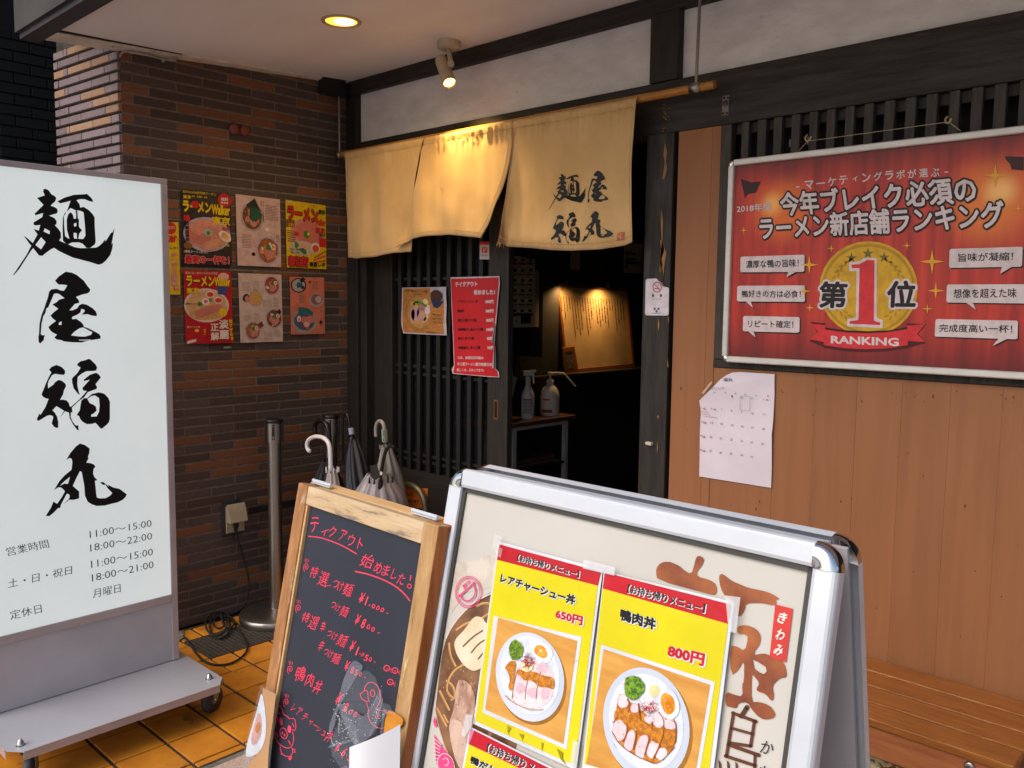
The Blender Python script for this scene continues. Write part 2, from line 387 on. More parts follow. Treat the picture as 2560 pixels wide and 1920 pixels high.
def tile(x0, x1, y0, y1, m, top=.0, parent=None, nm='tile', th=.012):
    if x1 - x0 < .012 or y1 - y0 < .012: return
    k = (round(x1 - x0, 3), round(y1 - y0, 3), m.name, th)
    if k not in tile_me:
        b = MB(); b.obox(V3((0, 0, -th / 2)), V3(((x1 - x0) / 2, 0, 0)), V3((0, (y1 - y0) / 2, 0)), V3((0, 0, th / 2)), m, bev=.0015)
        o = b.build(nm, parent=porch_floor); tile_me[k] = o.data
        for v in o.data.vertices: v.co += wloc(porch_floor)
    else: o = bpy.data.objects.new(nm, tile_me[k]); COL.objects.link(o); o.parent = porch_floor
    o.location = V3(((x0 + x1) / 2, (y0 + y1) / 2, top + random.uniform(-.0012, .0006))) - wloc(porch_floor)
    o.rotation_euler = (random.uniform(-.004, .004), random.uniform(-.004, .004), 0)
J, JY = .0038, .0062
for i in range(-5, 3):
    for j in range(-9, 9):
        x0, x1 = TX0 + i * TP + J, TX0 + (i + 1) * TP - J; y0, y1 = TY0 + j * TQ + JY, TY0 + (j + 1) * TQ - JY
        x0 = max(x0, -3.60); x1 = min(x1, EDGE - .016)
        if x1 <= x0: continue
        if y0 > 2.62: continue
        if x1 > GX0 and x0 < GX1 and y1 > GY0 and y0 < GY1:     # cut round the grating
            if y0 < GY0 - .02: tile(x0, x1, y0, GY0 - .006, M_tile); y0 = GY0 + .001
            if x0 < GX0: tile(x0, GX0 - .006, y0, y1, M_tile)
            if x1 > GX1: tile(GX1 + .006, x1, y0, y1, M_tile)
            continue
        tile(x0, x1, y0, y1, M_tile)
g = MB(); g.box(EDGE - .010, EDGE - .002, -.6, 2.7, -.02, .0015, M_steel)
g.box(EDGE - .0015, EDGE + .02, -.6, 2.7, -.02, .001, M_conc)
tag(g.build('edge_strip', parent=porch_floor), 'steel strip along the edge of the tiles')
gt = thing('drain_grating', 'perforated rusty metal drain cover let into the orange tiles', 'drain cover', ((GX0 + GX1) / 2, 1.9, 0))
M_grt = mat('dull_grate_metal', '#5b544c', '#453f39', scale=60, rough=.65, metal=.5, bump=.4, bscale=160, spots=[('#8a5a3a', 60, .66)])
b = MB(); b.box(GX0, GX1, GY0, GY1, -.02, -.012, M_black); b.build('tray', gt)
b = MB()
for k in range(15):
    x = GX0 + .006 + k * (GX1 - GX0 - .012) / 14; b.box(x - .0042, x + .0042, GY0, GY1, -.006, -.001, M_grt)
b.build('bars', gt, kind='stuff'); b = MB()
n = 46
for k in range(n + 1):
    y = GY0 + .005 + k * (GY1 - GY0 - .01) / n; b.box(GX0, GX1, y - .0055, y + .0055, -.0052, -.0004, M_grt)
b.build('cross_bars', gt, kind='stuff')
b = MB(); b.box(GX0 - .005, GX0, GY0 - .005, GY1, -.01, .001, M_grt); b.box(GX1, GX1 + .005, GY0 - .005, GY1, -.01, .001, M_grt); b.box(GX0, GX1, GY0 - .005, GY0, -.01, .001, M_grt)
b.build('rim', gt)
# rough concrete patch at the foot of the brick wall
b = MB(); b.slab([(-3.6, 1.45, .001), (-3.50, 1.46, .001), (-3.475, 1.60, .001), (-3.5, 1.66, .001), (-3.58, 1.70, .001), (-3.62, 1.62, .001)], (0, 0, .005), M_conc)
b.build('concrete_patch', porch_floor)

# ------------------------------------------------------------------ brick wall
XW = -3.629; BY0, BY1 = 1.507, 2.66; ZP = .0417; ZT = 2.60
wall = MB(); wall.box(-4.185, XW - .0024, BY0 + .012, BY1, 0, ZT + .3, M_mort)
wall_o = wall.build('brick_wall', label='purple and orange slim brick wall on the left of the entrance, magazine pages on it', cat='wall')
brs = {}
def brick(parent, c, hx, hy, hz, m, rotz=0, store=None):
    k = (round(hx, 4), round(hy, 4), round(hz, 4), m.name)
    if k not in brs:
        b = MB(); b.obox(V3((0, 0, 0)), V3((hx, 0, 0)), V3((0, hy, 0)), V3((0, 0, hz)), m, bev=.0016)
        me = bpy.data.meshes.new('brick'); me.from_pydata(b.v, [], b.f); me.materials.append(m)
        bm = bmesh.new(); bm.from_mesh(me); bmesh.ops.recalc_face_normals(bm, faces=bm.faces); bm.to_mesh(me); bm.free(); brs[k] = me
    o = bpy.data.objects.new('brick', brs[k]); COL.objects.link(o); o.parent = parent
    o.location = V3(c) - wloc(parent); o.rotation_euler = (0, 0, rotz); return o
rb = random.Random(3)
cands = []; N_ROWS = 62
ENDN = V3((XW, BY0, 0)); EDIR = V3((-.9963, -.0863, 0))     # end face runs left, turned 5 degrees
ELEN = .572
for r in range(N_ROWS):
    zc = .020 + r * ZP; hz = ZP / 2 - .0042
    ph = 1.751 if r % 2 else 1.871
    ys = [BY0 + .003]; y = ph - .24 * 3
    while y < BY1 + .1:
        if y > BY0 + .03: ys.append(y)
        y += .24
    ys = [q for q in ys if q < BY1] + [BY1]
    if ys[1] - ys[0] > .19: ys.insert(1, ys[0] + .053)
    for k in range(len(ys) - 1):
        y0, y1 = ys[k] + .003, ys[k + 1] - .003
        if y1 - y0 < .01: continue
        q = rb.random(); m = BR[2] if q < .25 else BR[1] if q < .55 else BR[0]
        cx, cy = proj((XW, (y0 + y1) / 2, zc)); vis = -40 < cx < 900 and -20 < cy < 1700 and not (cy > 440 and cx < 405 + (cy - 440) * .045)
        cands.append(((2 if vis else 0) + (y1 - y0), (XW - .0085 + rb.uniform(-.0006, .0008), (y0 + y1) / 2, zc), .009, (y1 - y0) / 2, hz, m, 0))
    # end face
    es = [0.004]
    for v in ((.070, .225, .440, .472) if r % 2 else (.115, .330, .530)): es.append(v)
    es = [e for e in es if e < ELEN - .006] + [ELEN]
    for k in range(len(es) - 1):
        e0, e1 = es[k] + .0025, es[k + 1] - .0025
        m = BE[1] if rb.random() < .26 else BE[0]
        c = ENDN + EDIR * ((e0 + e1) / 2) + V3((0, 0, zc)); cx, cy = proj(c)
        vis = cx > 100 and -20 < cy < 440
        cands.append(((2 if vis else 0) + (e1 - e0), c + V3((0, .010, 0)) + V3((0, rb.uniform(-.001, .001), 0)), (e1 - e0) / 2, .013, hz - .0022, m, .0863))
cands.sort(key=lambda t: -t[0])
rest = MB()
for i, (sc_, c, hx, hy, hz, m, rz) in enumerate(cands):
    if i < 300: brick(wall_o, c, hx, hy, hz, m, rz)
    else:
        ca, sa = math.cos(rz), math.sin(rz)
        rest.obox(V3(c), V3((hx * ca, hx * sa, 0)), V3((-hy * sa, hy * ca, 0)), V3((0, 0, hz)), m)
rest.build('bricks', wall_o, kind='stuff')
e = MB(); a0 = ENDN + V3((-.004, .012, 0)); a1 = a0 + EDIR * (ELEN - .006)
e.slab([a0, a1, a1 + V3((.01, .2, 0)), a0 + V3((-.01, .2, 0))], (0, 0, ZT + .3), M_mortd); e.build('core', wall_o)
# red clay hooks and a screw on the bricks
b = MB(); P = wx(XW + .006)
for px in (584, 610): poly(b, P, ell(px, 323 + (px - 584) * .12, 13, 13, 0, 14, .12, px), mat('red_clay_pad', '#7d3b33', rough=.6), .004)
hk = thing('wall_hook', 'pair of small red round pads with a thin wire stuck on the bricks', 'hook', P.p(597, 330))
b2 = MB()
for px in (584, 610): b2.lathe([(.0235, 0), (.0235, .008), (.018, .012), (0, .013)], P.p(px, 323 + (px - 584) * .12), mat('red_clay', '#7d3b33', rough=.6), 16, (1, 0, 0))
b2.build('pad', hk); b3 = MB(); b3.tube([P.p(595, 300, .01), P.p(599, 312, .015), P.p(597, 326, .01)], .0016, M_black, 5); b3.build('wire', hk)

# dark neighbour wall on the far left
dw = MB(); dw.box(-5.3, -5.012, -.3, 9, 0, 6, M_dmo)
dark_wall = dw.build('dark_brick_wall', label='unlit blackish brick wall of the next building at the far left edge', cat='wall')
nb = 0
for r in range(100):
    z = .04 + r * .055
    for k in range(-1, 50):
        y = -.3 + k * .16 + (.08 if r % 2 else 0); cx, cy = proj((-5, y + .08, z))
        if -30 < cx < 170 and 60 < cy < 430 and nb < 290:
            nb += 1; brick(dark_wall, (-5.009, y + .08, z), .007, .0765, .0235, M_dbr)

# ------------------------------------------------------------------ canopy: soffit, fascia, trim
YF, ZC_ = 2.63, 2.585
b = MB()
def czs(x, y):                                     # the board sags towards the brick wall
    f_ = min(1, max(0, (-3.05 - x) / .50)); f_ = f_ * f_ * (3 - 2 * f_); return ZC_ - f_ * (ZC_ - (2.478 + .094 * (y - 1.23) / 1.35 + .010))
xs_ = [-3.64, -3.56, -3.5, -3.42, -3.34, -3.26, -3.18, -3.1, -3.02, 6]; ys_ = [1.236 + k * .1595 for k in range(10)]
gv = [V3((x, y, czs(x, y))) for y in ys_ for x in xs_]
b.add(gv, [(j * 10 + i, j * 10 + i + 1, (j + 1) * 10 + i + 1, (j + 1) * 10 + i) for j in range(9) for i in range(9)], M_ceil, True)
b.box(-3.64, 6, 1.2365, YF + .2, ZC_ + .002, ZC_ + .06, M_ceil); b.box(-4.19, 6, 1.6, YF + .2, ZC_ + .061, ZC_ + .1, M_ceil)
soff = b.build('soffit', label='pale painted canopy ceiling above the entrance with a recessed lamp', cat='canopy')
P = Panel((0, 0, 2.5), (1, 0, 0), (0, 1, 0))
b = MB(); zt0, zt1 = 2.478, 2.572
def tz(y): return zt0 + (zt1 - zt0) * (y - 1.23) / 1.35
ys = [1.236, 1.5, 1.75, 2.0, 2.25, 2.62]; inn = [-3.525, -3.545, -3.565, -3.58, -3.59, -3.60]
for i in range(5):
    y0, y1 = ys[i], ys[i + 1]; x0, x1 = -3.642, inn[i]; xb = inn[i + 1]
    vs = [V3((x0, y0, tz(y0))), V3((x1, y0, tz(y0) + .004)), V3((xb, y1, tz(y1) + .004)), V3((x0, y1, tz(y1)))]
    b.slab(vs, (0, 0, .02), M_trim)
tag(b.build('edge_trim', soff), 'stained sagging white board along the brick wall')
b = MB()
for i in range(2): b.slab([V3((-3.66, ys[i], tz(ys[i]) + .0215)), V3((inn[i] + .018 * (1 - i * .5), ys[i], tz(ys[i]) + .005)), V3((inn[i + 1] + .018 * (.5 - i * .5), ys[i + 1], tz(ys[i + 1]) + .005)), V3((-3.66, ys[i + 1], tz(ys[i + 1]) + .0215))], (0, 0, .02), M_black)
b.build('gap_backing', soff)
b = MB(); b.box(-3.70, 6, 1.165, 1.232, 2.478, 3.6, mat('dark_painted_fascia', '#3b3638', '#2c292b', scale=5, rough=.6, bump=.2))
b.box(-3.705, 6, 1.15, 1.20, 2.50, 3.6, mat('dark_fascia_top', '#45403f', '#36322f', scale=5, rough=.6))
tag(b.build('fascia', soff), 'dark board along the canopy front')
b = MB()                                           # cable ends along the trim
for q in ([(300, 141), (306, 130), (325, 128), (362, 133), (400, 146), (440, 152)], [(320, 130), (380, 140), (430, 150), (447, 143)]):
    b.tube([at_x(x, y, XW + .03) for x, y in smooth(q, 1)], .004, pc('#a8a29b'), 6)
b.tube([at_x(408, 148, XW + .03), at_x(408, 155, XW + .03)], .006, pc('#a8a29b'), 6)
b.build('loose_cable', label='loose white cable tacked under the canopy trim above the bricks', cat='cable')
b = MB(); b.box(-3.98, 6, 1.25, 7.0, 2.70, 6.5, M_conc)  # unseen block added over the canopy to keep skylight out
b.build('sky_block_storey', label='unseen grey upper storey added above the canopy to block the sky', cat='building')

# ------------------------------------------------------------------ shop front timber
front = thing('timber_facade', 'black timber shop front with white plaster panels over the door and window', 'shop front', (-2.5, YF, 0))
def bx(nm, x0, x1, y0, y1, z0, z1, m, par=None, lab=None, bev=.003):
    q = MB(); q.box(x0, x1, y0, y1, z0, z1, m); return tag(q.build(nm, par or front, bevel=bev), lab)
bx('top_beam', -3.60, 6, YF, YF + .1, 2.518, ZC_ - .001, M_blkh)
bx('lintel', -3.535, 6, YF, YF + .1, 2.095, 2.277, M_blkh)
bx('corner_post', -3.622, -3.534, YF + .002, YF + .1, 0, 2.517, M_blkw)
bx('door_jamb', -3.533, -3.485, YF + .02, YF + .1, 0, 2.094, M_blkw)
post = bx('door_post', -1.786, -1.671, YF - .012, YF + .10, 0, 2.094, M_blkw)
bx('upper_post', -1.788, -1.670, YF - .004, YF + .10, 2.278, 2.517, M_blkw)
pp1 = MB(); pp1.box(-3.533, -1.789, YF + .03, YF + .05, 2.278, 2.517, M_plas); pp1.build('plaster_panel', front)
pp1 = MB(); pp1.box(-1.669, 6, YF + .03, YF + .05, 2.278, 2.517, M_plas); pp1.build('plaster_panel', front)
bx('window_frame', -1.492, 6, YF - .004, YF + .03, 1.272, 1.300, M_blkw)
bx('window_frame', -1.492, -1.452, YF - .003, YF + .03, 1.301, 2.094, M_lat)
# worn timber splits on the door post
Z = zz(800, 0, 2.37); Pw = wy(YF - .0135); b = MB()
for l in ([(2045, 840), (2058, 900), (2050, 960), (2058, 1000), (2040, 1060), (2030, 1060), (2044, 960), (2036, 920)],
          [(2022, 1240), (2034, 1300), (2030, 1400), (2040, 1480), (2028, 1560), (2022, 1625), (2012, 1600), (2018, 1500), (2026, 1440), (2020, 1330)],
          [(2040, 1460), (2052, 1500), (2040, 1580), (2034, 1640), (2030, 1560)]):
    poly(b, Pw, zm(Z, l), M_worn, .0006)
Z = zz(800, 600, 2.37)
for l in ([(2030, 0), (2040, 60), (2024, 110), (2030, 170), (2020, 200), (2014, 120), (2022, 60), (2016, 0)], [(2006, 470), (2012, 500), (2004, 540), (2002, 500)],
          [(2002, 1035), (2008, 1045), (2004, 1060), (1998, 1050)], [(1998, 1190), (2002, 1230), (1996, 1270)], [(2062, 440), (2068, 470), (2062, 500)], [(2060, 700), (2066, 760), (2058, 740)]):
    poly(b, Pw, zm(Z, l), M_worn, .0006)
b.build('worn_patches', front)
Z = zz(1640, 160, 6.38); b = MB(); Pl = wy(YF - .001)
for k in range(26):
    x, y = random.uniform(105, 215), random.uniform(640, 1100); poly(b, Pl, zm(Z, ell(x, y, random.uniform(3, 9), random.uniform(4, 16), 0, 7, .3, k)), M_worn, .001)
b.build('worn_patches', front)

# beige vertical boards
PB = .13335; PX = -1.5275
nailm = []
boards = thing('board_wall', 'beige painted wall of vertical boards to the right of the door', 'wall', (-1.2, YF, 0))
k = 0; x = PX - 2 * PB
while x < 2.2:
    x0, x1 = max(x, -1.669), x + PB
    ztop = 2.094 if x0 < -1.5 else 1.271
    if x0 < -1.5 and x1 > -1.493:                  # board beside the window frame
        q = MB(); q.obox(V3(((x0 - 1.493) / 2, YF + .011, 1.047)), V3(((-1.4935 - x0) / 2 - .0003, 0, 0)), V3((0, .008, 0)), V3((0, 0, 1.047)), M_plank, bev=.0005); q.build('board', boards)
        x0 = -1.492; ztop = 1.271
    if x1 - x0 > .02:
        q = MB(); q.obox(V3(((x0 + x1) / 2, YF + .011 + random.uniform(-.0006, .0006), ztop / 2)), V3(((x1 - x0) / 2 - .00012, 0, 0)), V3((0, .008, 0)), V3((0, 0, ztop / 2)), M_plank, bev=.00035)
        q.build('board', boards)
    x += PB
q = MB(); q.box(-1.668, 2.3, YF + .022, YF + .08, 0, 1.27, M_dark); q.build('backing', boards)
nb_ = MB(); Pn_ = wy(YF + .0021); r_ = random.Random(8); M_nail = mat('nail_rust', '#4a2c1c', rough=.8)
for k in range(54):
    if k < 26: px, py = r_.uniform(1700, 2550), r_.choice([r_.uniform(925, 985), r_.uniform(1230, 1300), r_.uniform(955, 975)]); py += (px - 1800) * .05
    else: px, py = r_.uniform(1700, 2550), r_.uniform(950, 1600)
    s_ = r_.uniform(.8, 2.0); poly(nb_, Pn_, ell(px, py, s_, s_ * r_.uniform(.8, 2.6), r_.uniform(-.4, .4), 7, .3, k), M_nail, .0006)
nb_.build('nail_marks', boards, kind='stuff')
# lattice over the window
lat = thing('window_lattice', 'row of dark vertical slats in the window above the ranking board', 'lattice', (-.9, YF, 1.3))
SL = [(-1.418, -1.391), (-1.36, -1.33), (-1.304, -1.275), (-1.243, -1.215), (-1.184, -1.158), (-1.129, -1.102), (-1.071, -1.044), (-1.014, -.986), (-.955, -.926),
      (-.895, -.866), (-.838, -.808), (-.777, -.75), (-.72, -.691), (-.663, -.633), (-.603, -.575), (-.546, -.517), (-.488, -.46)]
for i, (x0, x1) in enumerate(SL):
    q = MB(); q.obox(V3(((x0 + x1) / 2, YF + .012, 1.697)), V3(((x1 - x0) / 2, 0, 0)), V3((0, .011, 0)), V3((0, 0, .3965)), M_lat, bev=.0015); q.build('slat', lat)
q = MB(); q.box(-1.45, .2, YF + .028, YF + .045, 2.062, 2.094, M_lat); q.build('top_rail', lat)
q = MB(); q.box(-1.451, .2, YF + .12, YF + .13, 1.30, 2.094, M_dark); q.build('backing', lat)
q = MB(); q.box(-1.449, .2, YF + .028, YF + .045, 1.301, 1.33, M_lat); q.build('bottom_rail', lat)
q = MB(); P = wy(YF + .03)
for px, py in ((1665 + 265, 356), (1660 + 305, 354), (1660 + 350, 348), (1660 + 228, 360)):
    c = P.p(px, py); q.box(c.x - .0035, c.x + .0035, c.y + .03, c.y + .035, c.z - .012, c.z + .012, pc('#9a9a98'))
q.build('paper_glimpse', lat)
# right end and back: shell of the shop interior
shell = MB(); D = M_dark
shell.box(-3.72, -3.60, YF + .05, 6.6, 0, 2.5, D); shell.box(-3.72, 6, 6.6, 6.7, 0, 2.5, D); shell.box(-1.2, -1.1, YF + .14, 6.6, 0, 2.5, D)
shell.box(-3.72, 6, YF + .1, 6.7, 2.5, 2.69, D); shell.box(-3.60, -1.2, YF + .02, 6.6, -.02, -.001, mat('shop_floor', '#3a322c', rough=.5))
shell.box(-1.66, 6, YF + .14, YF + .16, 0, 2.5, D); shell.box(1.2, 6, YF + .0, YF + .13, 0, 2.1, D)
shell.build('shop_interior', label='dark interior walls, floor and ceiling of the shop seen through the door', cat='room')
# iron plate on the lintel, rods and pole
pt = thing('iron_plate', 'small rusty screwed plate on the black lintel right of the curtain pole', 'plate', at_y(1815, 264, YF))
b = MB(); Pl = wy(YF); poly(b, Pl, [(1808, 240), (1824.5, 238), (1822, 288), (1805, 290.5)], mat('old_iron', '#6d6863', '#524d49', scale=60, rough=.5, metal=.5), .003); b.build('plate', pt)
b = MB()
for q in ((1811.5, 245), (1821, 244.5), (1808, 284), (1818.5, 283.5)): b.lathe([(.004, 0), (.003, .0025), (0, .003)], Pl.p(q[0], q[1], .003), M_black, 8, (0, -1, 0))
b.lathe([(.010, 0), (.009, .005), (0, .007)], Pl.p(1815, 259, .003), M_grt, 12, (0, -1, 0)); b.build('bolt', pt)
# black junction box in the ceiling corner
b = MB(); c = at_x(830, 232, XW + .06); b.box(XW + .004, XW + .055, 2.47, 2.60, 2.50, ZC_ - .002, M_dark)
b.build('corner_box', label='black box in the ceiling corner where bricks meet the beam', cat='box', bevel=.004)
# ------------------------------------------------------------------ brush lettering traced from the sign (zoom coordinates)
ZA, ZB, ZCc, ZD = zz(20, 440, 6.381), zz(60, 660, 7.9), zz(60, 880, 7.9), zz(80, 1090, 7.9)
K_MEN = (ZA, [([(565,210),(600,205),(645,225),(690,290),(745,320),(768,350),(755,400),(700,450),(680,478),(730,490),(780,520),(792,560),(780,595),(655,632),(740,670),(775,720),(770,770),(745,785),(800,840),(840,900),(845,980),(815,1030),(915,1075),(955,1090),(1060,1135),(1150,1150),(1250,1150),(1310,1148),(1400,1142),(1440,1125),(1500,1075),(1550,1010),(1555,1045),(1640,910),(1670,895),(1695,825),(1690,880),(1650,1090),(1675,1070),(1660,1170),(1630,1260),(1560,1350),(1500,1400),(1440,1415),(1300,1370),(1030,1300),(900,1240),(800,1190),(735,1145),(680,1170),(600,1230),(545,1275),(490,1265),(440,1200),(400,1150),(360,1200),(180,1480),(90,1585),(80,1580),(300,1250),(370,1110),(340,1080),(250,950),(300,985),(395,1070),(470,930),(405,845),(490,870),(515,780),(440,790),(405,775),(408,740),(545,655),(560,590),(435,628),(425,600),(565,460),(462,350),(585,310),(560,250)],
    [[(585,832),(668,880),(660,930),(565,885)],[(527,975),(600,1055),(527,1172),(435,1100)]]),
  ([(785,405),(900,345),(1050,300),(1240,290),(1255,282),(1330,350),(1362,410),(1310,405),(1220,370),(1150,368),(1090,385),(1140,450),(1150,505),(1205,492),(1290,545),(1350,610),(1380,660),(1382,800),(1398,1040),(1385,1090),(1310,1147),(1250,1147),(1190,1080),(1130,1058),(1020,1060),(960,1090),(920,1078),(875,1030),(870,800),(875,660),(915,565),(918,600),(890,640),(895,800),(910,960),(965,1000),(978,1000),(940,860),(935,700),(960,610),(1000,575),(1035,620),(1048,680),(1130,685),(1130,810),(1180,865),(1135,920),(1120,1002),(1200,1005),(1235,950),(1225,780),(1205,580),(1150,552),(1100,550),(1060,600),(1085,552),(1030,525),(995,510),(935,575),(985,430),(1000,395),(925,415),(835,437)],
    [[(1048,760),(1090,745),(1090,800),(1055,808)],[(1045,905),(1095,910),(1100,1000),(1060,1000),(1048,980)]]),
  ([(1085,560),(1105,560),(1115,690),(1085,690)],[])])
K_YA = (ZB, [([(820,152),(940,170),(1040,215),(1180,330),(1250,430),(1305,500),(1300,545),(1250,580),(1140,605),(1025,650),(1080,715),(1090,765),(1000,790),(895,915),(960,915),(1055,870),(1085,815),(1150,785),(1240,805),(1350,870),(1420,940),(1440,1010),(1430,1028),(1350,1022),(1250,990),(1140,1000),(1195,940),(1195,905),(1130,885),(1110,960),(1050,1000),(950,1045),(945,1080),(965,1092),(1030,1080),(1130,1150),(1175,1205),(1180,1240),(1260,1265),(1340,1305),(1480,1380),(1512,1430),(1505,1475),(1350,1500),(1230,1520),(1130,1550),(950,1545),(790,1530),(740,1505),(640,1490),(600,1450),(650,1395),(560,1350),(510,1300),(480,1245),(540,1190),(630,1125),(560,1070),(522,1015),(600,940),(675,885),(560,800),(640,755),(690,705),(800,675),(740,630),(700,595),(640,580),(590,590),(540,710),(480,850),(440,880),(420,970),(380,1030),(345,1180),(330,1380),(345,1405),(412,1408),(395,1450),(390,1500),(350,1540),(318,1570),(290,1545),(282,1450),(295,1380),(305,1180),(340,1020),(400,870),(470,660),(495,545),(540,500),(650,490),(720,522),(790,528),(850,430),(845,418),(740,405),(680,405),(610,332),(680,250)],
    [[(1165,1252),(1240,1290),(1350,1350),(1320,1400),(1200,1435),(1080,1430),(925,1410),(990,1340),(1090,1270)],[(690,1160),(738,1130),(742,1200),(685,1205)],[(1085,1495),(1330,1491),(1300,1507),(1085,1510)]])])
K_FU = (ZCc, [([(640,255),(740,295),(805,360),(812,410),(790,450),(740,450),(610,430),(550,460),(480,580),(470,640),(475,718),(590,635),(600,605),(680,550),(750,570),(820,630),(828,680),(790,750),(770,840),(710,945),(780,940),(845,960),(885,1010),(905,1080),(935,1075),(1100,930),(1240,770),(1170,760),(1152,710),(1300,545),(1185,575),(1180,545),(1300,450),(1420,410),(1480,445),(1515,505),(1410,635),(1440,690),(1435,725),(1350,760),(1260,790),(1180,900),(1080,970),(945,1095),(955,1190),(925,1195),(920,1280),(960,1380),(1020,1450),(1075,1448),(1070,1490),(1085,1545),(1050,1540),(960,1420),(900,1300),(885,1195),(805,1170),(705,1305),(790,1160),(640,1070),(600,1105),(580,1140),(555,1145),(600,1190),(650,1270),(675,1380),(675,1490),(640,1500),(590,1475),(545,1410),(575,1300),(570,1265),(510,1245),(450,1260),(330,1335),(275,1362),(250,1325),(305,1215),(325,1242),(420,1090),(485,925),(430,915),(370,880),(345,835),(380,750),(440,600),(500,470),(540,405),(495,350),(540,295)],[]),
  ([(1275,135),(1310,145),(1420,255),(1442,310),(1425,360),(1380,375),(1230,378),(1140,425),(1060,490),(1050,620),(1060,700),(1098,850),(1060,820),(980,720),(950,600),(945,530),(970,495),(1050,420),(1118,310),(1050,262),(1060,225),(1120,180),(1200,165)],[]),
  ([(1475,797),(1580,820),(1660,900),(1695,980),(1695,1310),(1680,1380),(1640,1430),(1540,1512),(1510,1510),(1450,1440),(1410,1398),(1340,1420),(1240,1425),(1150,1375),(1100,1310),(1090,1270),(1040,1240),(1100,1150),(1130,960),(1190,908),(1240,915),(1340,830)],
    [[(1250,925),(1330,870),(1400,857),(1480,910),(1492,1060),(1480,1180),(1435,1272),(1325,1278),(1325,1240),(1370,1215),(1430,1160),(1420,1080),(1370,1040),(1295,1010)]])])
K_MA = (ZD, [([(945,148),(1050,180),(1138,250),(1130,340),(1105,400),(1112,450),(1070,525),(1150,535),(1220,560),(1252,605),(1215,650),(1205,740),(1230,810),(1290,870),(1240,885),(1255,1010),(1265,1130),(1280,1215),(1340,1232),(1450,1228),(1540,1180),(1585,1125),(1490,1030),(1450,960),(1400,965),(1335,912),(1400,920),(1450,945),(1515,1000),(1500,960),(1600,1015),(1730,1045),(1870,1150),(1850,1200),(1790,1260),(1690,1310),(1560,1340),(1440,1372),(1280,1382),(1180,1350),(1100,1300),(1045,1180),(1030,980),(980,710),(945,692),(870,840),(805,985),(930,1095),(930,1230),(850,1255),(790,1262),(740,1255),(620,1350),(730,1240),(745,1190),(730,1150),(685,1140),(600,1300),(565,1370),(560,1415),(510,1425),(440,1500),(340,1582),(270,1578),(370,1420),(420,1295),(495,1338),(580,1220),(650,1090),(580,1020),(520,1010),(435,1068),(540,890),(640,780),(780,665),(795,520),(785,455),(745,432),(675,470),(760,330),(860,210)],
    [[(750,805),(710,945),(640,940),(545,985),(640,890)]])])
M_ink = mat('black_ink', '#101114', '#0b0c0e', rough=.45, spec=.3)

# ------------------------------------------------------------------ noren curtain on its bamboo pole
YP = 2.56
pole = thing('curtain_pole', 'bamboo pole hanging on two steel rods in front of the black lintel', 'pole', at_y(1300, 302, YP))
M_bam = mat('bamboo', '#b07a2e', '#96642a', scale=12, rough=.4, stretch=(1, 12, 12), bump=.1)
p0, p1 = at_y(846, 387, YP), at_y(1787, 213, YP); pz = (p0.z + p1.z) / 2; p0.z = p1.z = pz
b = MB(); b.tube([p0, p0.lerp(p1, .3), p0.lerp(p1, .301), p0.lerp(p1, .62), p0.lerp(p1, .621), p1], [.0135, .0135, .0142, .0138, .0146, .0140], M_bam, 16); b.build('bamboo', pole)
b = MB(); b.tube([p1, p1 + V3((.012, 0, 0))], [.0142, .0138], mat('bamboo_end', '#5e4226', rough=.6), 16); b.tube([p0 - V3((.008, 0, 0)), p0], .0132, M_bam, 14); b.build('end_cap', pole)
for (px, py, tx) in ((849, 386, 838), (1740, 221, 1746)):
    c = at_y(px, py, YP); c.z = pz; b = MB()
    b.lathe([(.0165, -.02), (.0185, -.02), (.0185, .02), (.0165, .02), (.0165, -.02)], c, M_steel, 22, (1, 0, 0), cap=False)
    b.build('ring', pole)
    b = MB(); top = V3((c.x - (.0 if px > 1000 else .018), c.y + .01, ZC_)); b.tube([c + V3((0, 0, .017)), top], .0055, M_steel, 10); b.lathe([(.011, 0), (.011, -.016), (.007, -.02)], top, M_steel, 14); b.build('hanging_rod', pole)

def cloth_mat():
    m = mat('cream_linen', '#d6b27c', '#c8a26a', scale=5, rough=.95, bump=.6, bscale=900, sheen=.2, spots=[('#b08f58', 7, .66), ('#7d6038', 90, .75)])
    N, L = m.node_tree.nodes, m.node_tree.links; b = N['Principled BSDF']; src = b.inputs['Base Color'].links[0].from_socket
    at = N.new('ShaderNodeAttribute'); at.attribute_name = 'dirt'; no = N.new('ShaderNodeTexNoise'); no.inputs['Scale'].default_value = 18; no.inputs['Detail'].default_value = 6
    ge = N.new('ShaderNodeNewGeometry'); mp = N.new('ShaderNodeMapping'); mp.inputs['Scale'].default_value = (3, 3, .5); L.new(ge.outputs['Position'], mp.inputs[0]); L.new(mp.outputs[0], no.inputs['Vector'])
    mu = N.new('ShaderNodeMath'); mu.operation = 'MULTIPLY'; L.new(at.outputs['Fac'], mu.inputs[0])
    ad = N.new('ShaderNodeMath'); ad.operation = 'ADD'; ad.inputs[1].default_value = .35; L.new(no.outputs['Fac'], ad.inputs[0]); L.new(ad.outputs[0], mu.inputs[1]); mu.use_clamp = True
    mx = N.new('ShaderNodeMix'); mx.data_type = 'RGBA'; L.new(mu.outputs[0], mx.inputs[0]); L.new(src, mx.inputs[6]); mx.inputs[7].default_value = (*lin('#6d4623'), 1)
    L.new(mx.outputs[2], b.inputs['Base Color']); b.inputs['Subsurface Weight'].default_value = 0
    return m
M_cloth = cloth_mat(); M_hem = mat('cloth_seam', '#b69a68', '#a2854f', scale=30, rough=.9)
YN = YP - .0165
noren = thing('noren_curtain', 'cream split shop curtain with black brush lettering hanging over the doorway', 'curtain', at_y(1230, 300, YN))
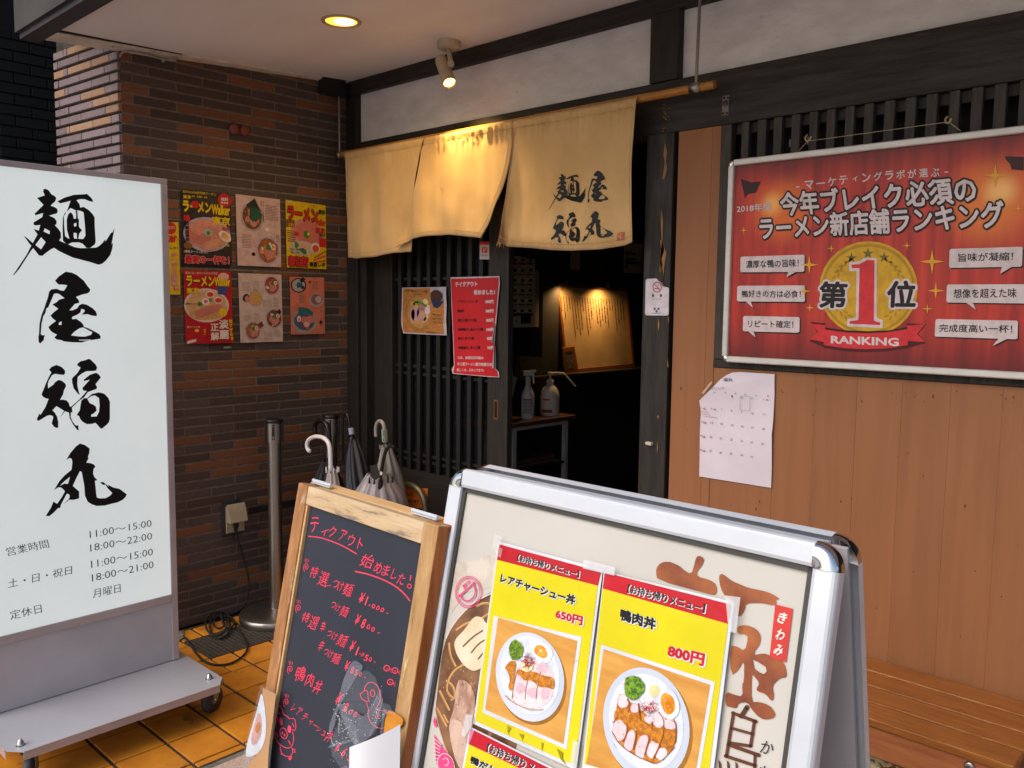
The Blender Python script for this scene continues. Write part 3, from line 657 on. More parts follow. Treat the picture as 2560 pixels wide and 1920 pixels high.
Z2 = zz(800, 0, 2.37)
def fold(x, z, t, side):                            # depth of the cloth: pleats at the top, soft folds below
    g = math.sin(x * 165 + 3 * math.sin(x * 31)) * .0042 + math.sin(x * 260 + 5 * math.sin(x * 17 + 1)) * .0028
    s = math.sin(x * 26 + 1.3 + z * 2.2) * .010 + math.sin(x * 47 - z * 4) * .0035 + math.sin(x * 11 + z * 5) * .006 + math.sin(x * 83 + 4 * z + math.sin(z * 9)) * .0016 + math.sin(z * 38 + x * 22) * .0011
    return g * math.exp(-((t - .06) / .09) ** 2) * (2.2 if .25 < side < .75 else 1.1) + s * min(1, t * 1.3)
Pn = wy(YN)
def cloth(nm, TL, TR, bot, L_in=None, R_in=None, nx=60, ny=46, amp=1.0, ty=0.0, dirt=None, sid=.5, twist=0):
    """bot: bottom edge polyline in px, left to right; side edges run straight from the top corners"""
    def bottom(s):
        n = len(bot) - 1; k = min(int(s * n), n - 1); f = s * n - k
        return tuple(bot[k][i] * (1 - f) + bot[k + 1][i] * f for i in (0, 1))
    b = MB(); vs = []; at = []
    for j in range(ny + 1):
        t = j / ny
        for i in range(nx + 1):
            s = i / nx; T = (TL[0] * (1 - s) + TR[0] * s, TL[1] * (1 - s) + TR[1] * s); B = bottom(s)
            x, y = T[0] * (1 - t) + B[0] * t, T[1] * (1 - t) + B[1] * t
            if R_in: x -= R_in * math.sin(PI * t) * s
            if L_in: x += L_in * math.sin(PI * t) * (1 - s)
            p = Pn.p(x, y); d = fold(p.x, p.z, t, sid) * amp - ty * t - twist * t * (s - .5)
            if t < .055: d = d * .5 - .006 * math.sin(PI * min(1, t / .055))
            p.y += d * 1.0 - .003; vs.append(p); at.append(dirt(s, t) if dirt else 0)
    fs = [(j * (nx + 1) + i, j * (nx + 1) + i + 1, (j + 1) * (nx + 1) + i + 1, (j + 1) * (nx + 1) + i) for j in range(ny) for i in range(nx)]
    b.add(vs, fs, M_cloth, True); b.attr = ('dirt', at); o = b.build(nm, noren); md = o.modifiers.new('th', 'SOLIDIFY'); md.thickness = .0012
    return vs, nx, ny
q = lambda l: zm(Z2, l)
c1, c2_, c3_ = None, None, None
TLn, TRn = Z2(155, 905), Z2(1885, 578)
def ontop(px): f = (px - TLn[0]) / (TRn[0] - TLn[0]); return (px, TLn[1] + f * (TRn[1] - TLn[1]))
v1, n1, m1 = cloth('cloth_panel', TLn, ontop(Z2(622, 0)[0]), q([(155, 1525), (220, 1532), (330, 1520), (440, 1500), (525, 1490)]), ty=-.004, sid=.2, R_in=9, dirt=lambda s, t: .5 * max(0, t - .97) * 20 + .0)
v2, n2, m2 = cloth('cloth_panel', ontop(Z2(622, 0)[0]), ontop(Z2(1150, 0)[0]), q([(470, 1468), (540, 1425), (650, 1400), (800, 1393), (980, 1412)]), ty=.022, sid=.5, R_in=-22, L_in=9, amp=1.0, twist=.01, dirt=lambda s, t: .25 * max(0, t - .96) * 18)
v3, n3, m3 = cloth('cloth_panel', ontop(Z2(1150, 0)[0]), TRn, q([(1070, 1432), (1120, 1462), (1260, 1470), (1400, 1484), (1500, 1486), (1680, 1478), (1800, 1455), (1855, 1435)]), ty=.006, sid=.6, L_in=3, R_in=9, amp=.55, nx=90,
                   dirt=lambda s, t: max(0, 1 - s * 7) * max(0, t - .40) * 3.0 + max(0, t - .90) * 8 * (1 - .75 * s) + .3 * max(0, .12 - t) * 2 * (1 - s) + .9 * max(0, 1 - ((s - .02) / .05) ** 2) * max(0, t - .8) * 4)
# seams
def strip(vs, nx, ny, pts, wd, m, b, out=.0022):
    prev = None
    for (s, t) in pts:
        i = min(nx, max(0, s * nx)); j = min(ny, max(0, t * ny)); a = vs[int(round(j)) * (nx + 1) + int(round(i))] - V3((0, out, 0))
        if prev is not None: b.tube([prev, a], wd, m, 4, cap=False)
        prev = a
b = MB()
for vs, nx, ny in ((v1, n1, m1), (v2, n2, m2), (v3, n3, m3)):
    strip(vs, nx, ny, [(i / nx, 0.965) for i in range(nx + 1)], .0007, M_hem, b)
    strip(vs, nx, ny, [(i / nx, 0.062) for i in range(nx + 1)], .0008, M_hem, b)
for vs, nx, ny, e in ((v1, n1, m1, .04), (v2, n2, m2, .97), (v3, n3, m3, .018), (v3, n3, m3, .982)):
    strip(vs, nx, ny, [(e, j / ny) for j in range(3, ny + 1)], .0007, M_hem, b)
b.build('stitching', noren)
b = MB()                                           # frayed threads at the dirty corner
for k in range(22):
    s = random.choice([0, 0, 0, random.random()]) * 1.0; i = int(s * n3); p = v3[m3 * (n3 + 1) + min(n3, i + random.randint(0, 3))]
    b.tube([p, p + V3((random.uniform(-.012, .006), random.uniform(-.004, .004), random.uniform(-.022, -.004)))], .0006, M_hem, 4)
b.build('frayed_threads', noren)
# brush lettering on the right panel, laid on the folds
def surf(px, py):
    p = Pn.p(px, py)
    best = None
    T0, T1 = ontop(Z2(1150, 0)[0]), TRn; f = (px - T0[0]) / (T1[0] - T0[0]); ty_ = T0[1] + f * (T1[1] - T0[1]); t = min(1, max(0, (py - ty_) / (Z2(0, 1465)[1] - ty_)))
    d = fold(p.x, p.z, t, .6) * .55 - .006 * t
    if t < .055: d = d * .5
    return V3((p.x, p.y + d - .0062, p.z))
def calli(mb, K, fn, m):
    Zf, polys = K
    for out, holes in polys:
        loops = [[fn(*Zf(*p)) for p in l] for l in [out] + holes]; mb.face(loops, m)
def bbox(K):
    Zf, polys = K; P_ = [Zf(*p) for out, _ in polys for p in out]
    return min(p[0] for p in P_), max(p[0] for p in P_), min(p[1] for p in P_), max(p[1] for p in P_)
ZE = zz(1360, 400, 7.542); b = MB()
for K, (x0, x1, y0, y1), sh in ((K_MEN, (135, 830, 255, 915), -.10), (K_YA, (865, 1235, 203, 805), -.07), (K_FU, (190, 722, 985, 1585), -.02), (K_MA, (765, 1325, 968, 1552), .03)):
    bx0, bx1, by0, by1 = bbox(K); e0 = ZE(x0, y0); e1 = ZE(x1, y1); W_, H_ = e1[0] - e0[0], e1[1] - e0[1]
    fn = lambda x, y: surf(e0[0] + (x - bx0) / (bx1 - bx0) * W_, e0[1] + (y - by0) / (by1 - by0) * H_ + sh * ((x - bx0) / (bx1 - bx0) - .5) * W_)
    calli(b, K, fn, M_ink)
b.build('lettering', noren)
b = MB(); M_seal = pc('#b5443a'); Zc = [ZE(1395, 1380), ZE(1520, 1355), ZE(1515, 1510), ZE(1390, 1525)]
def sq(u, v):
    TL, TR, BR_, BL = Zc; return surf(*[(TL[k] * (1 - u) + TR[k] * u) * (1 - v) + (BL[k] * (1 - u) + BR_[k] * u) * v for k in (0, 1)])
for u0, v0, u1, v1_ in ((0, 0, .06, 1), (.94, 0, 1, 1), (0, 0, 1, .06), (0, .94, 1, 1), (.15, .1, .42, .2), (.25, .1, .32, .5), (.1, .35, .45, .42), (.12, .6, .2, .9), (.3, .6, .38, .9), (.12, .6, .4, .68), (.55, .1, .62, .9), (.7, .12, .78, .5), (.85, .1, .9, .9), (.55, .3, .9, .37), (.55, .55, .9, .62), (.55, .8, .88, .88), (.12, .75, .38, .82)):
    b.face([[sq(u0, v0), sq(u1, v0), sq(u1, v1_), sq(u0, v1_)]], M_seal)
b.build('red_seal', noren)

# ------------------------------------------------------------------ lamps of the place
WARM = (1.0, .64, .22)
def area_spot(nm, loc, target, energy, size=.03, cone=60, blend=.6, parent=None, col=WARM):
    l = bpy.data.lights.new(nm, 'SPOT'); l.energy = energy; l.color = col; l.spot_size = math.radians(cone); l.spot_blend = blend; l.shadow_soft_size = size
    o = bpy.data.objects.new(nm, l); COL.objects.link(o); o.location = loc; o.rotation_euler = (V3(target) - V3(loc)).to_track_quat('-Z', 'Y').to_euler()
    if parent: o.parent = parent; o.location = V3(loc) - wloc(parent)
    return o
M_cream = mat('cream_enamel', '#b9a88c', '#ab9a7e', rough=.4)
dl = thing('downlight', 'lit round recessed lamp glowing warm yellow in the canopy ceiling', 'lamp', (-2.857, 2.057, ZC_ - .004))
c = V3((-2.857, 2.057, ZC_ - .001)); b = MB()
b.lathe([(.078, 0), (.077, -.004), (.064, -.005), (.062, 0)], c, M_cream, 40, cap=False); b.build('trim_ring', dl)
b = MB(); b.lathe([(.062, -.001), (.052, -.0012), (.03, -.0014), (0, -.0015)], c, mat('lamp_glow', '#ffd070', rough=.5, emit='#ffbe45', estr=1.5), 32, cap=False)
b.build('lens', dl)
b = MB(); b.lathe([(.040, -.002), (.025, -.0024), (0, -.0026)], c + V3((.006, .010, 0)), mat('lamp_core', '#fff0c0', rough=.5, emit='#fff0c8', estr=4), 28, cap=False); b.build('bulb', dl)
area_spot('downlight_beam', c + V3((0, 0, -.02)), c + V3((0, 0, -2)), 17, .05, 150, .8)
# spotlight with its round base
sp = thing('ceiling_spotlight', 'small cream spotlight on a round base, tilted over the cloth curtain', 'lamp', (-2.728, 2.515, ZC_))
c = V3((-2.728, 2.515, ZC_ - .0005)); b = MB(); b.lathe([(.050, 0), (.050, -.026), (.046, -.030), (0, -.030)], c, M_cream, 32); b.build('base', sp)
j1 = at_y(1127, 160, 2.49); hd0 = at_y(1103, 150, 2.50); hd1 = at_y(1124, 208, 2.47)
b = MB(); b.tube([c + V3((-.004, 0, -.028)), j1 + V3((0, 0, .004))], .010, M_cream, 12); b.lathe([(.014, -.012), (.014, .012)], j1, M_cream, 16, (.7, -.7, 0)); b.build('joint', sp)
ax = (hd1 - hd0).normalized(); L = (hd1 - hd0).length; b = MB()
b.lathe([(.018, -.006), (.026, 0), (.028, .012), (.028, L * .62), (.0275, L * .63), (.0275, L * .65), (.0285, L * .66), (.0285, L), (.0255, L), (.0255, L - .012)], hd0, M_cream, 28, ax, cap=False)
b.lathe([(.018, -.006), (0, -.008)], hd0, M_cream, 28, ax, cap=False); b.build('head', sp)
b = MB(); b.lathe([(.025, 0), (.012, .002), (0, .003)], hd0 + ax * (L - .008), mat('spot_glow', '#ffd890', rough=.4, emit='#ffc869', estr=4.5), 24, ax, cap=False); b.build('lens', sp)
area_spot('spotlight_beam', hd1 + ax * .01, at_y(1185, 520, 2.56), 20, .02, 100, 1)
# ------------------------------------------------------------------ ranking board on the wall
C3, C6 = zz(1660, 0, 2.37), zz(1660, 600, 2.37)
M_alu = mat('aluminium_frame', '#c4c1bc', '#b6b2ad', scale=14, rough=.4, metal=.2, stretch=(1, 1, 3), spots=[('#7c6f60', 34, .70)])
Pb = wy(2.592)
bd = thing('ranking_board', 'red framed ranking poster with a gold number one medal hanging on the beige wall', 'poster', Pb.p(2200, 930))
def rail(mb, a, b_, d_in, wd, n, m, h=.012):       # rounded snap-frame rail from a to b; d_in points to the inside
    prof = [(0, -.010), (0, .003), (.03 * wd, h * .55), (.10 * wd, h * .85), (.20 * wd, h), (.84 * wd, h * .94), (.97 * wd, h * .75), (wd, h * .45), (wd, -.004)]
    A = [a + d_in * u + n * v for u, v in prof]; B = [b_ + d_in * u + n * v for u, v in prof]; k = len(prof)
    mb.add(A + B, [(i, i + 1, k + i + 1, k + i) for i in range(k - 1)], m, False)
    mb.add(A, [tuple(range(k))], m); mb.add(B, [tuple(range(k))[::-1]], m)
oTL, oBL = Pb.p(1818, 404), Pb.p(1811, 903); zt = (oTL.z + Pb.p(2560, 310).z) / 2; zb = (oBL.z + Pb.p(2560, 952).z) / 2
xl = (oTL.x + oBL.x) / 2; xr = xl + 1.20; yb = 2.592; FW = .021
for nm, a, e, d in (('frame_rail', (xl + FW, zt), (xr, zt), (0, 0, -1)), ('frame_rail', (xl + FW, zb), (xr, zb), (0, 0, 1)), ('frame_rail', (xl, zb + FW), (xl, zt - FW), (1, 0, 0)), ('frame_rail', (xr, zb + FW), (xr, zt - FW), (-1, 0, 0))):
    b = MB(); rail(b, V3((a[0], yb, a[1])), V3((e[0], yb, e[1])), V3(d), FW, V3((0, -1, 0)), M_alu, .010); b.build(nm, bd)
def cap(mb, c, du, dv, r, n, m, h=.012, k=10):     # quarter-round corner cap; c = inner corner
    prof = [(1, -.010), (1, .002), (.9, h * .7), (.7, h * 1.05), (.1, h * 1.05), (0, h * .6)]
    vs = []
    for i in range(k + 1):
        t = PI / 2 * i / k; dr = du * math.cos(t) + dv * math.sin(t)
        vs += [c + dr * (r * q_) + n * v for q_, v in prof]
    m_ = len(prof); mb.add(vs, [(i * m_ + j, i * m_ + j + 1, (i + 1) * m_ + j + 1, (i + 1) * m_ + j) for i in range(k) for j in range(m_ - 1)], m, True)
for c, du, dv in (((xl + FW, zt - FW), (-1, 0, 0), (0, 0, 1)), ((xl + FW, zb + FW), (-1, 0, 0), (0, 0, -1)), ((xr - FW, zt - FW), (1, 0, 0), (0, 0, 1)), ((xr - FW, zb + FW), (1, 0, 0), (0, 0, -1))):
    b = MB(); cap(b, V3((c[0], yb, c[1])), V3(du), V3(dv), FW, V3((0, -1, 0)), M_chrome, .011); b.build('corner_cap', bd)
def curtain_mat():
    m = mat('printed_red_curtain', '#a02a1e', '#7c1a18', scale=3, rough=.42, spec=.35)
    N, L = m.node_tree.nodes, m.node_tree.links; b = N['Principled BSDF']
    ge = N.new('ShaderNodeNewGeometry'); sx = N.new('ShaderNodeSeparateXYZ'); L.new(ge.outputs['Position'], sx.inputs[0])
    mp = N.new('ShaderNodeMapping'); mp.inputs['Scale'].default_value = (1, 0, .06); L.new(ge.outputs['Position'], mp.inputs[0])
    wv = N.new('ShaderNodeTexNoise'); wv.inputs['Scale'].default_value = 30; wv.inputs['Detail'].default_value = 3; L.new(mp.outputs[0], wv.inputs['Vector'])
    r1 = N.new('ShaderNodeMapRange'); r1.inputs[1].default_value = .35; r1.inputs[2].default_value = .65; L.new(wv.outputs['Fac'], r1.inputs[0])
    mx = N.new('ShaderNodeMix'); mx.data_type = 'RGBA'; L.new(r1.outputs[0], mx.inputs[0]); mx.inputs[6].default_value = (*lin('#8e2420'), 1); mx.inputs[7].default_value = (*lin('#c0392a'), 1); out = mx.outputs[2]
    def blend(fac_sock, col):
        nonlocal out
        q = N.new('ShaderNodeMix'); q.data_type = 'RGBA'; L.new(fac_sock, q.inputs[0]); L.new(out, q.inputs[6]); q.inputs[7].default_value = (*lin(col), 1); out = q.outputs[2]
    def radial(cx, cz, r, soft):
        vm = N.new('ShaderNodeVectorMath'); vm.operation = 'DISTANCE'; L.new(ge.outputs['Position'], vm.inputs[0]); vm.inputs[1].default_value = (cx, yb, cz)
        r2 = N.new('ShaderNodeMapRange'); r2.interpolation_type = 'SMOOTHSTEP'; r2.inputs[1].default_value = r - soft; r2.inputs[2].default_value = r; r2.inputs[3].default_value = .85; r2.inputs[4].default_value = 0; L.new(vm.outputs['Value'], r2.inputs[0]); return r2.outputs[0]
    for (px, py, R, S, c) in ((700, 1240, .135, .09, '#d86a26'), (1930, 1190, .155, .12, '#dd7a2c'), (640, 1210, .055, .05, '#f0b060'), (1990, 1130, .06, .055, '#f2bc70')):
        p = Pb.p(*C3(px, py)); blend(radial(p.x, p.z, R, S), c)
    for a, e_ in ((zb + .16, zb + .02), (zt - .10, zt - .02)):          # printed dark hems at the top and bottom
        r3 = N.new('ShaderNodeMapRange'); r3.inputs[1].default_value = a; r3.inputs[2].default_value = e_; r3.inputs[3].default_value = 0; r3.inputs[4].default_value = .8; L.new(sx.outputs['Z'], r3.inputs[0]); blend(r3.outputs[0], '#4a1a20')
    L.new(out, b.inputs['Base Color']); return m
M_curt = curtain_mat(); yq = yb + .004
b = MB(); b.box(xl + .012, xr - .012, yq, yq + .012, zb + .012, zt - .012, M_curt); b.build('poster_sheet', bd)
Q = wy(yq); PR = MB(); LT = MB(); LO = MB()
W_, K_, GO, GO2, OL, RD = pc('#cdbfc0'), pc('#1d1a1c'), pc('#c79a24'), pc('#a8811c'), pc('#6b5f28'), pc('#c92f36')
def star(cx, cy, r, k=.38, n=5, a=-PI / 2): return [(cx + (r if i % 2 == 0 else r * k) * math.cos(a + PI * i / n), cy + (r if i % 2 == 0 else r * k) * math.sin(a + PI * i / n)) for i in range(2 * n)]
poly(PR, Q, zm(C3, [(2020, 925), (2133, 930), (2133, 1010), (2060, 1005), (2050, 970), (2025, 945)]), pc('#3a2020'), .0006)
poly(PR, Q, zm(C3, [(455, 1060), (520, 1080), (575, 1075), (548, 1140), (500, 1150), (478, 1175), (470, 1130)]), pc('#3a2020'), .0006)
poly(PR, Q, zm(C6, ell(1212, 288, 292, 281)), GO, .0006); poly(PR, Q, zm(C6, ell(1212, 288, 278, 267)), GO2, .0008); poly(PR, Q, zm(C6, ell(1212, 290, 262, 251)), GO, .0010)
for cx, cy, r in ((1112, 107, 35), (1209, 80, 37), (1305, 103, 35)): poly(PR, Q, zm(C6, star(cx, cy, r)), OL, .0013)
for s_ in (-1, 1):
    for k in range(11):
        if 4 <= k <= 5: continue
        t = -.95 + k * .19; cx, cy = 1212 + s_ * 205 * math.cos(t), 290 + 205 * math.sin(t)
        for o_ in (-14, 14): poly(PR, Q, zm(C6, ell(cx + s_ * o_ * .9, cy + (6 if o_ > 0 else -6), 17, 8, t * s_ + (1.0 if o_ > 0 else 1.9) * s_, 8)), GO2, .0013)
poly(PR, Q, zm(C6, [(1098, 132), (1150, 128), (1195, 104), (1262, 108), (1262, 462), (1298, 475), (1297, 522), (1085, 512), (1087, 468), (1138, 460), (1142, 182), (1098, 186)]), W_, .0016)
poly(PR, Q, zm(C6, [(1113, 146), (1160, 143), (1205, 118), (1249, 120), (1245, 478), (1283, 490), (1282, 504), (1100, 496), (1101, 482), (1153, 474), (1160, 166), (1113, 168)]), RD, .0020)
for t_, BL, BRq, TL in (('第', (915, 402), (1082, 408), (925, 243)), ('位', (1318, 402), (1492, 404), (1326, 240))):
    text(PR, Q, t_, C6(*BL), C6(*BRq), C6(*TL), W_, .11, .0016, base=.035); text(LT, Q, t_, C6(*BL), C6(*BRq), C6(*TL), K_, .035, .0022)
poly(PR, Q, zm(C6, [(866, 484), (956, 494), (956, 640), (862, 600), (912, 552)]), pc('#4a1418'), .0006); poly(PR, Q, zm(C6, [(1440, 494), (1556, 498), (1508, 556), (1552, 612), (1442, 640)]), pc('#4a1418'), .0006)
poly(PR, Q, zm(C6, [(870, 495), (956, 505), (950, 604), (864, 588), (915, 545)]), RD, .0010); poly(PR, Q, zm(C6, [(1440, 508), (1548, 498), (1500, 556), (1545, 603), (1446, 598)]), RD, .0010)
poly(PR, Q, zm(C6, [(955, 518), (1080, 535), (1212, 540), (1330, 535), (1443, 515), (1443, 530), (1330, 552), (1212, 558), (1080, 552), (955, 535)]), pc('#2e1a14'), .0013)
poly(PR, Q, zm(C6, [(948, 532), (1080, 550), (1200, 556), (1320, 550), (1445, 530), (1445, 640), (1320, 660), (1200, 665), (1080, 660), (948, 640)]), pc('#4a1418'), .0013)
poly(PR, Q, zm(C6, [(948, 530), (1080, 548), (1200, 553), (1320, 547), (1445, 528), (1445, 622), (1320, 642), (1200, 647), (1080, 641), (948, 622)]), RD, .0016)
text(LT, Q, 'RANKING', C6(990, 613), C6(1393, 630), C6(990, 566), W_, .035, .0022)
def bub(l, tail, t_, BL, BRq, TL):
    sh = [(x + 7, y + 8) for x, y in l]; poly(PR, Q, zm(C6, sh), K_, .0010); poly(PR, Q, zm(C6, [(x + 7, y + 8) for x, y in tail]), K_, .0010)
    poly(PR, Q, zm(C6, l), W_, .0013); poly(PR, Q, zm(C6, tail), W_, .0013); text(LT, Q, t_, C6(*BL), C6(*BRq), C6(*TL), K_, .012, .0022)
bub([(462, 99), (826, 87), (834, 94), (832, 182), (824, 189), (460, 191), (453, 184), (454, 106)], [(738, 188), (785, 187), (728, 219)], '濃厚な鴨の旨味！', (487, 168), (800, 160), (487, 122))
bub([(443, 271), (830, 269), (838, 277), (836, 360), (828, 366), (440, 364), (433, 356), (435, 279)], [(484, 363), (514, 364), (528, 401)], '鴨好きの方は必食！', (463, 340), (812, 342), (463, 298))
bub([(478, 450), (798, 457), (805, 465), (803, 542), (795, 549), (475, 541), (468, 533), (470, 458)], [(498, 540), (532, 542), (543, 576)], 'リピート確定！', (500, 517), (768, 523), (500, 474))
bub([(1702, 53), (2118, 40), (2126, 48), (2122, 152), (2113, 158), (1698, 165), (1690, 157), (1693, 62)], [(2003, 160), (2063, 158), (1993, 199)], '旨味が凝縮！', (1745, 130), (2070, 122), (1745, 80))
bub([(1685, 264), (2140, 262), (2140, 376), (1682, 370), (1674, 362), (1677, 272)], [(1790, 370), (1830, 371), (1848, 413)], '想像を超えた味', (1717, 344), (2090, 342), (1717, 290))
bub([(1618, 468), (2090, 478), (2098, 486), (2095, 581), (2087, 588), (1612, 572), (1605, 564), (1609, 476)], [(1983, 584), (2032, 586), (1949, 626)], '完成度高い一杯！', (1632, 545), (2065, 552), (1632, 498))
SPK = pc('#d8a030')
for Zf, cx, cy, r in ((C6, 863, 147, 56), (C6, 993, 50, 24), (C6, 1442, 33, 26), (C6, 1590, 128, 72), (C6, 835, 303, 38), (C6, 1612, 300, 50), (C6, 866, 402, 27), (C6, 1562, 407, 32), (C3, 1965, 1040, 72), (C3, 475, 1365, 24), (C3, 2100, 1237, 28)):
    l = []
    for k in range(4):
        a = PI / 2 * k
        l += [(cx + r * math.cos(a), cy + r * math.sin(a)), (cx + .2 * r * math.cos(a + PI / 4), cy + .2 * r * math.sin(a + PI / 4))]
    poly(PR, Q, zm(Zf, l), SPK, .0024)
for t_, BL, BRq, TL in (('今年ブレイク必須の', (700, 1284), (1862, 1200), (680, 1142)), ('ラーメン新店舗ランキング', (572, 1424), (2022, 1350), (563, 1288))):
    text(PR, Q, t_, C3(*BL), C3(*BRq), C3(*TL), K_, .105, .0016, base=.03); text(LT, Q, t_, C3(*BL), C3(*BRq), C3(*TL), W_, .03, .0022)
text(LT, Q, '2018年度', C3(433, 1262), C3(637, 1244), C3(433, 1217), W_, .02, .0022)
tt = '-マーケティングラボが選ぶ-'
for i, ch in enumerate(tt):
    f = i / (len(tt) - 1); cx = 795 + f * 880; cy = 1108 - 150 * f + 62 * f * f; sc_ = 30 if ch in 'ィ-' else 52
    char(LT, Q, ch, *C3(cx, cy), (sc_ if ch != '-' else 22) / 2.37, (sc_ if ch not in '-ー' else 8) / 2.37, -.10 + .04 * f, W_, .02, .0022)
PR.build('printed_artwork', bd); LT.build('lettering', bd)
b = MB()                                           # hooks and hanging string
for px, py in ((2018, 345), (2368, 300)):
    b.tube(smooth([at_y(px, py - 8, 2.62), at_y(px - 6, py, 2.605), at_y(px - 2, py + 9, 2.60), at_y(px + 6, py + 6, 2.60), at_y(px + 10, py - 4, 2.60)], 1), .0026, pc('#b5a070'), 6)
b.build('hook', bd); b = MB()
S_ = pc('#9a9070')
b.tube([at_y(2026, 352, 2.60), at_y(2370, 305, 2.60)], .0012, S_, 5); b.tube([at_y(2018, 354, 2.60), at_y(1996, 378, 2.60)], .0012, S_, 5); b.tube([at_y(2376, 308, 2.60), at_y(2402, 328, 2.60)], .0014, S_, 5); b.build('string', bd)

# ------------------------------------------------------------------ calendar sheet
ZK = zz(1740, 900, 4.879); Pc = wy(YF - .004)
cal = thing('paper_calendar', 'white month calendar taped to the beige boards, its top left corner curling over', 'calendar', Pc.p(1830, 1200))
M_pap = mat('white_paper', '#d5ccd6', '#cbc2cc', scale=5, rough=.85, bump=.15, bscale=14)
b = MB(); out = zm(ZK, [(962, 172), (538, 146), (455, 152), (380, 180), (300, 235), (200, 345), (100, 445), (45, 495), (52, 560), (60, 640), (55, 900), (48, 1200), (38, 1420), (915, 1560), (925, 1300), (932, 900), (945, 750), (955, 450)])
tr = tessellate_polygon([[V3((x, y, 0)) for x, y in out]])
b.add([Pc.p(x, y, .002 + .010 * max(0, 1 - math.hypot(x - ZK(130, 420)[0], y - ZK(130, 420)[1]) / 40) + .003 * math.sin(y * .03)) for x, y in out], tr, M_pap, True)
b.slab([Pc.p(x, y, .012) for x, y in zm(ZK, [(95, 395), (208, 262), (228, 268), (115, 412)])], (0, -.002, 0), mat('paper_curl', '#c4a890', rough=.8)); b.build('sheet', cal)
b = MB(); G_, R_ = pc('#5f5a66'), pc('#c43a5a')
rowsC = [(470, [('1', 449, 440), ('3', 693, 468), ('4', 838, 480)]), (600, [('5', 68, 588), ('6', 200, 590), ('7', 322, 602), ('8', 446, 617), ('9', 565, 632), ('10', 700, 650), ('11', 840, 660)]),
         (0, [('12', 88, 752), ('13', 203, 765), ('14', 322, 778), ('15', 453, 793), ('16', 577, 808), ('17', 698, 825), ('18', 833, 840)]), (0, [('19', 80, 922), ('20', 193, 938), ('21', 314, 953), ('22', 444, 968), ('23', 568, 985), ('24', 687, 1003), ('25', 820, 1020)]),
         (0, [('26', 72, 1092), ('27', 190, 1106), ('28', 308, 1127), ('29', 436, 1142), ('30', 568, 1158), ('31', 689, 1178)])]
for _, row in rowsC:
    for t_, x, y in row: char(b, Pc, t_, *ZK(x, y), (14 if len(t_) == 1 else 30) / 4.879, 25 / 4.879, .12, G_, .0, .0065)
for t_, x, y in (('月', 232, 396), ('火', 370, 396), ('水', 493, 405), ('木', 610, 418), ('金', 745, 430), ('土', 745, 430), ('日', 887, 437), ('2', 568, 456)): 
    if t_ != '金': char(b, Pc, t_, *ZK(x, y), 20 / 4.879, 22 / 4.879, .12, G_, .01, .0065)
char(b, Pc, '福丸', *ZK(400, 238), 115 / 4.879, 42 / 4.879, 0, G_, .01, .0065)
char(b, Pc, 'スケジュール', *ZK(280, 342), 160 / 4.879, 34 / 4.879, -.06, G_, 0, .009)
for (x, y) in ((880, 485), (113, 592), (240, 600), (122, 765), (113, 936), (110, 1107)): char(b, Pc, '休', *ZK(x, y), 32 / 4.879, 26 / 4.879, .1, R_, .02, .0068)
for (x0, y0, x1) in ((70, 628, 155), (70, 658, 170), (100, 685, 265)):
    x = x0
    while x < x1: stroke(b, Pc, zm(ZK, [(x, y0 + (x - x0) * .12), (x + 9, y0 - 7 + (x - x0) * .12), (x + 14, y0 + 6 + (x - x0) * .12)]), .7, R_, .0068); x += 19
stroke(b, Pc, zm(ZK, [(548, 436), (670, 446), (666, 620), (548, 604)]), .8, G_, .0066, closed=True); b.build('lettering', cal)

# ------------------------------------------------------------------ no smoking sticker on the door post
Pp = wy(YF - .0135); ZN = zz(1250, 600, 3.318)
ns = thing('no_smoking_sign', 'white no smoking sticker with a red ring on the dark door post', 'sign', Pp.p(1642, 760))
b = MB(); poly(b, Pp, zm(ZN, [(1222, 322), (1300, 320), (1322, 345), (1360, 385), (1398, 395), (1403, 410), (1400, 615), (1388, 627), (1215, 625), (1204, 612), (1210, 335)]), pc('#cfc6cf'), .0012); b.build('sticker', ns)
b = MB(); poly(b, Pp, zm(ZN, [(1322, 338), (1350, 352), (1372, 390), (1352, 384)]), mat('brown_peeled_tape', '#6d5136', rough=.5), .003); b.build('peeled_corner', ns)
b = MB(); R2 = pc('#b8434a'); DK = pc('#35363e')
poly(b, Pp, zm(ZN, ell(1305, 391, 38, 45)), R2, .0020, [zm(ZN, ell(1305, 391, 31, 37))]); stroke(b, Pp, zm(ZN, [(1282, 363), (1330, 420)]), 1.9, R2, .0026)
stroke(b, Pp, zm(ZN, [(1282, 402), (1325, 402)]), 1.9, DK, .0022); stroke(b, Pp, zm(ZN, [(1308, 385), (1316, 375), (1312, 366)]), 1, DK, .0022)
for cx in (1271, 1337): char(b, Pp, '禁' if cx < 1300 else '煙', *ZN(cx, 461), 19 / 3.318, 24 / 3.318, 0, DK, .03, .0022)
text(b, Pp, 'No Smoking', ZN(1270, 496), ZN(1340, 496), ZN(1270, 486), DK, 0, .0022)
BLU = pc('#2f5a72')
for x, y in ((1277, 562), (1309, 562), (1293, 582)): poly(b, Pp, zm(ZN, [(x, y), (x + 16, y), (x + 16, y + 18), (x, y + 18)]), BLU, .0022)
[poly(b, Pp, zm(ZN, [(x, 605), (x + 9, 605), (x + 9, 610), (x, 610)]), DK, .0022) for x in range(1258, 1334, 13)]
b.build('lettering', ns)
# small white door stopper on the post edge
b = MB(); c = at_y(1623, 1109, YF - .02); b.obox(c, V3((.013, 0, -.001)), V3((0, .010, 0)), V3((0, 0, .006)), pc('#c8bfae'), bev=.003)
b.build('door_stopper', label='small off-white plastic stopper on the inner edge of the dark door post', cat='stopper')

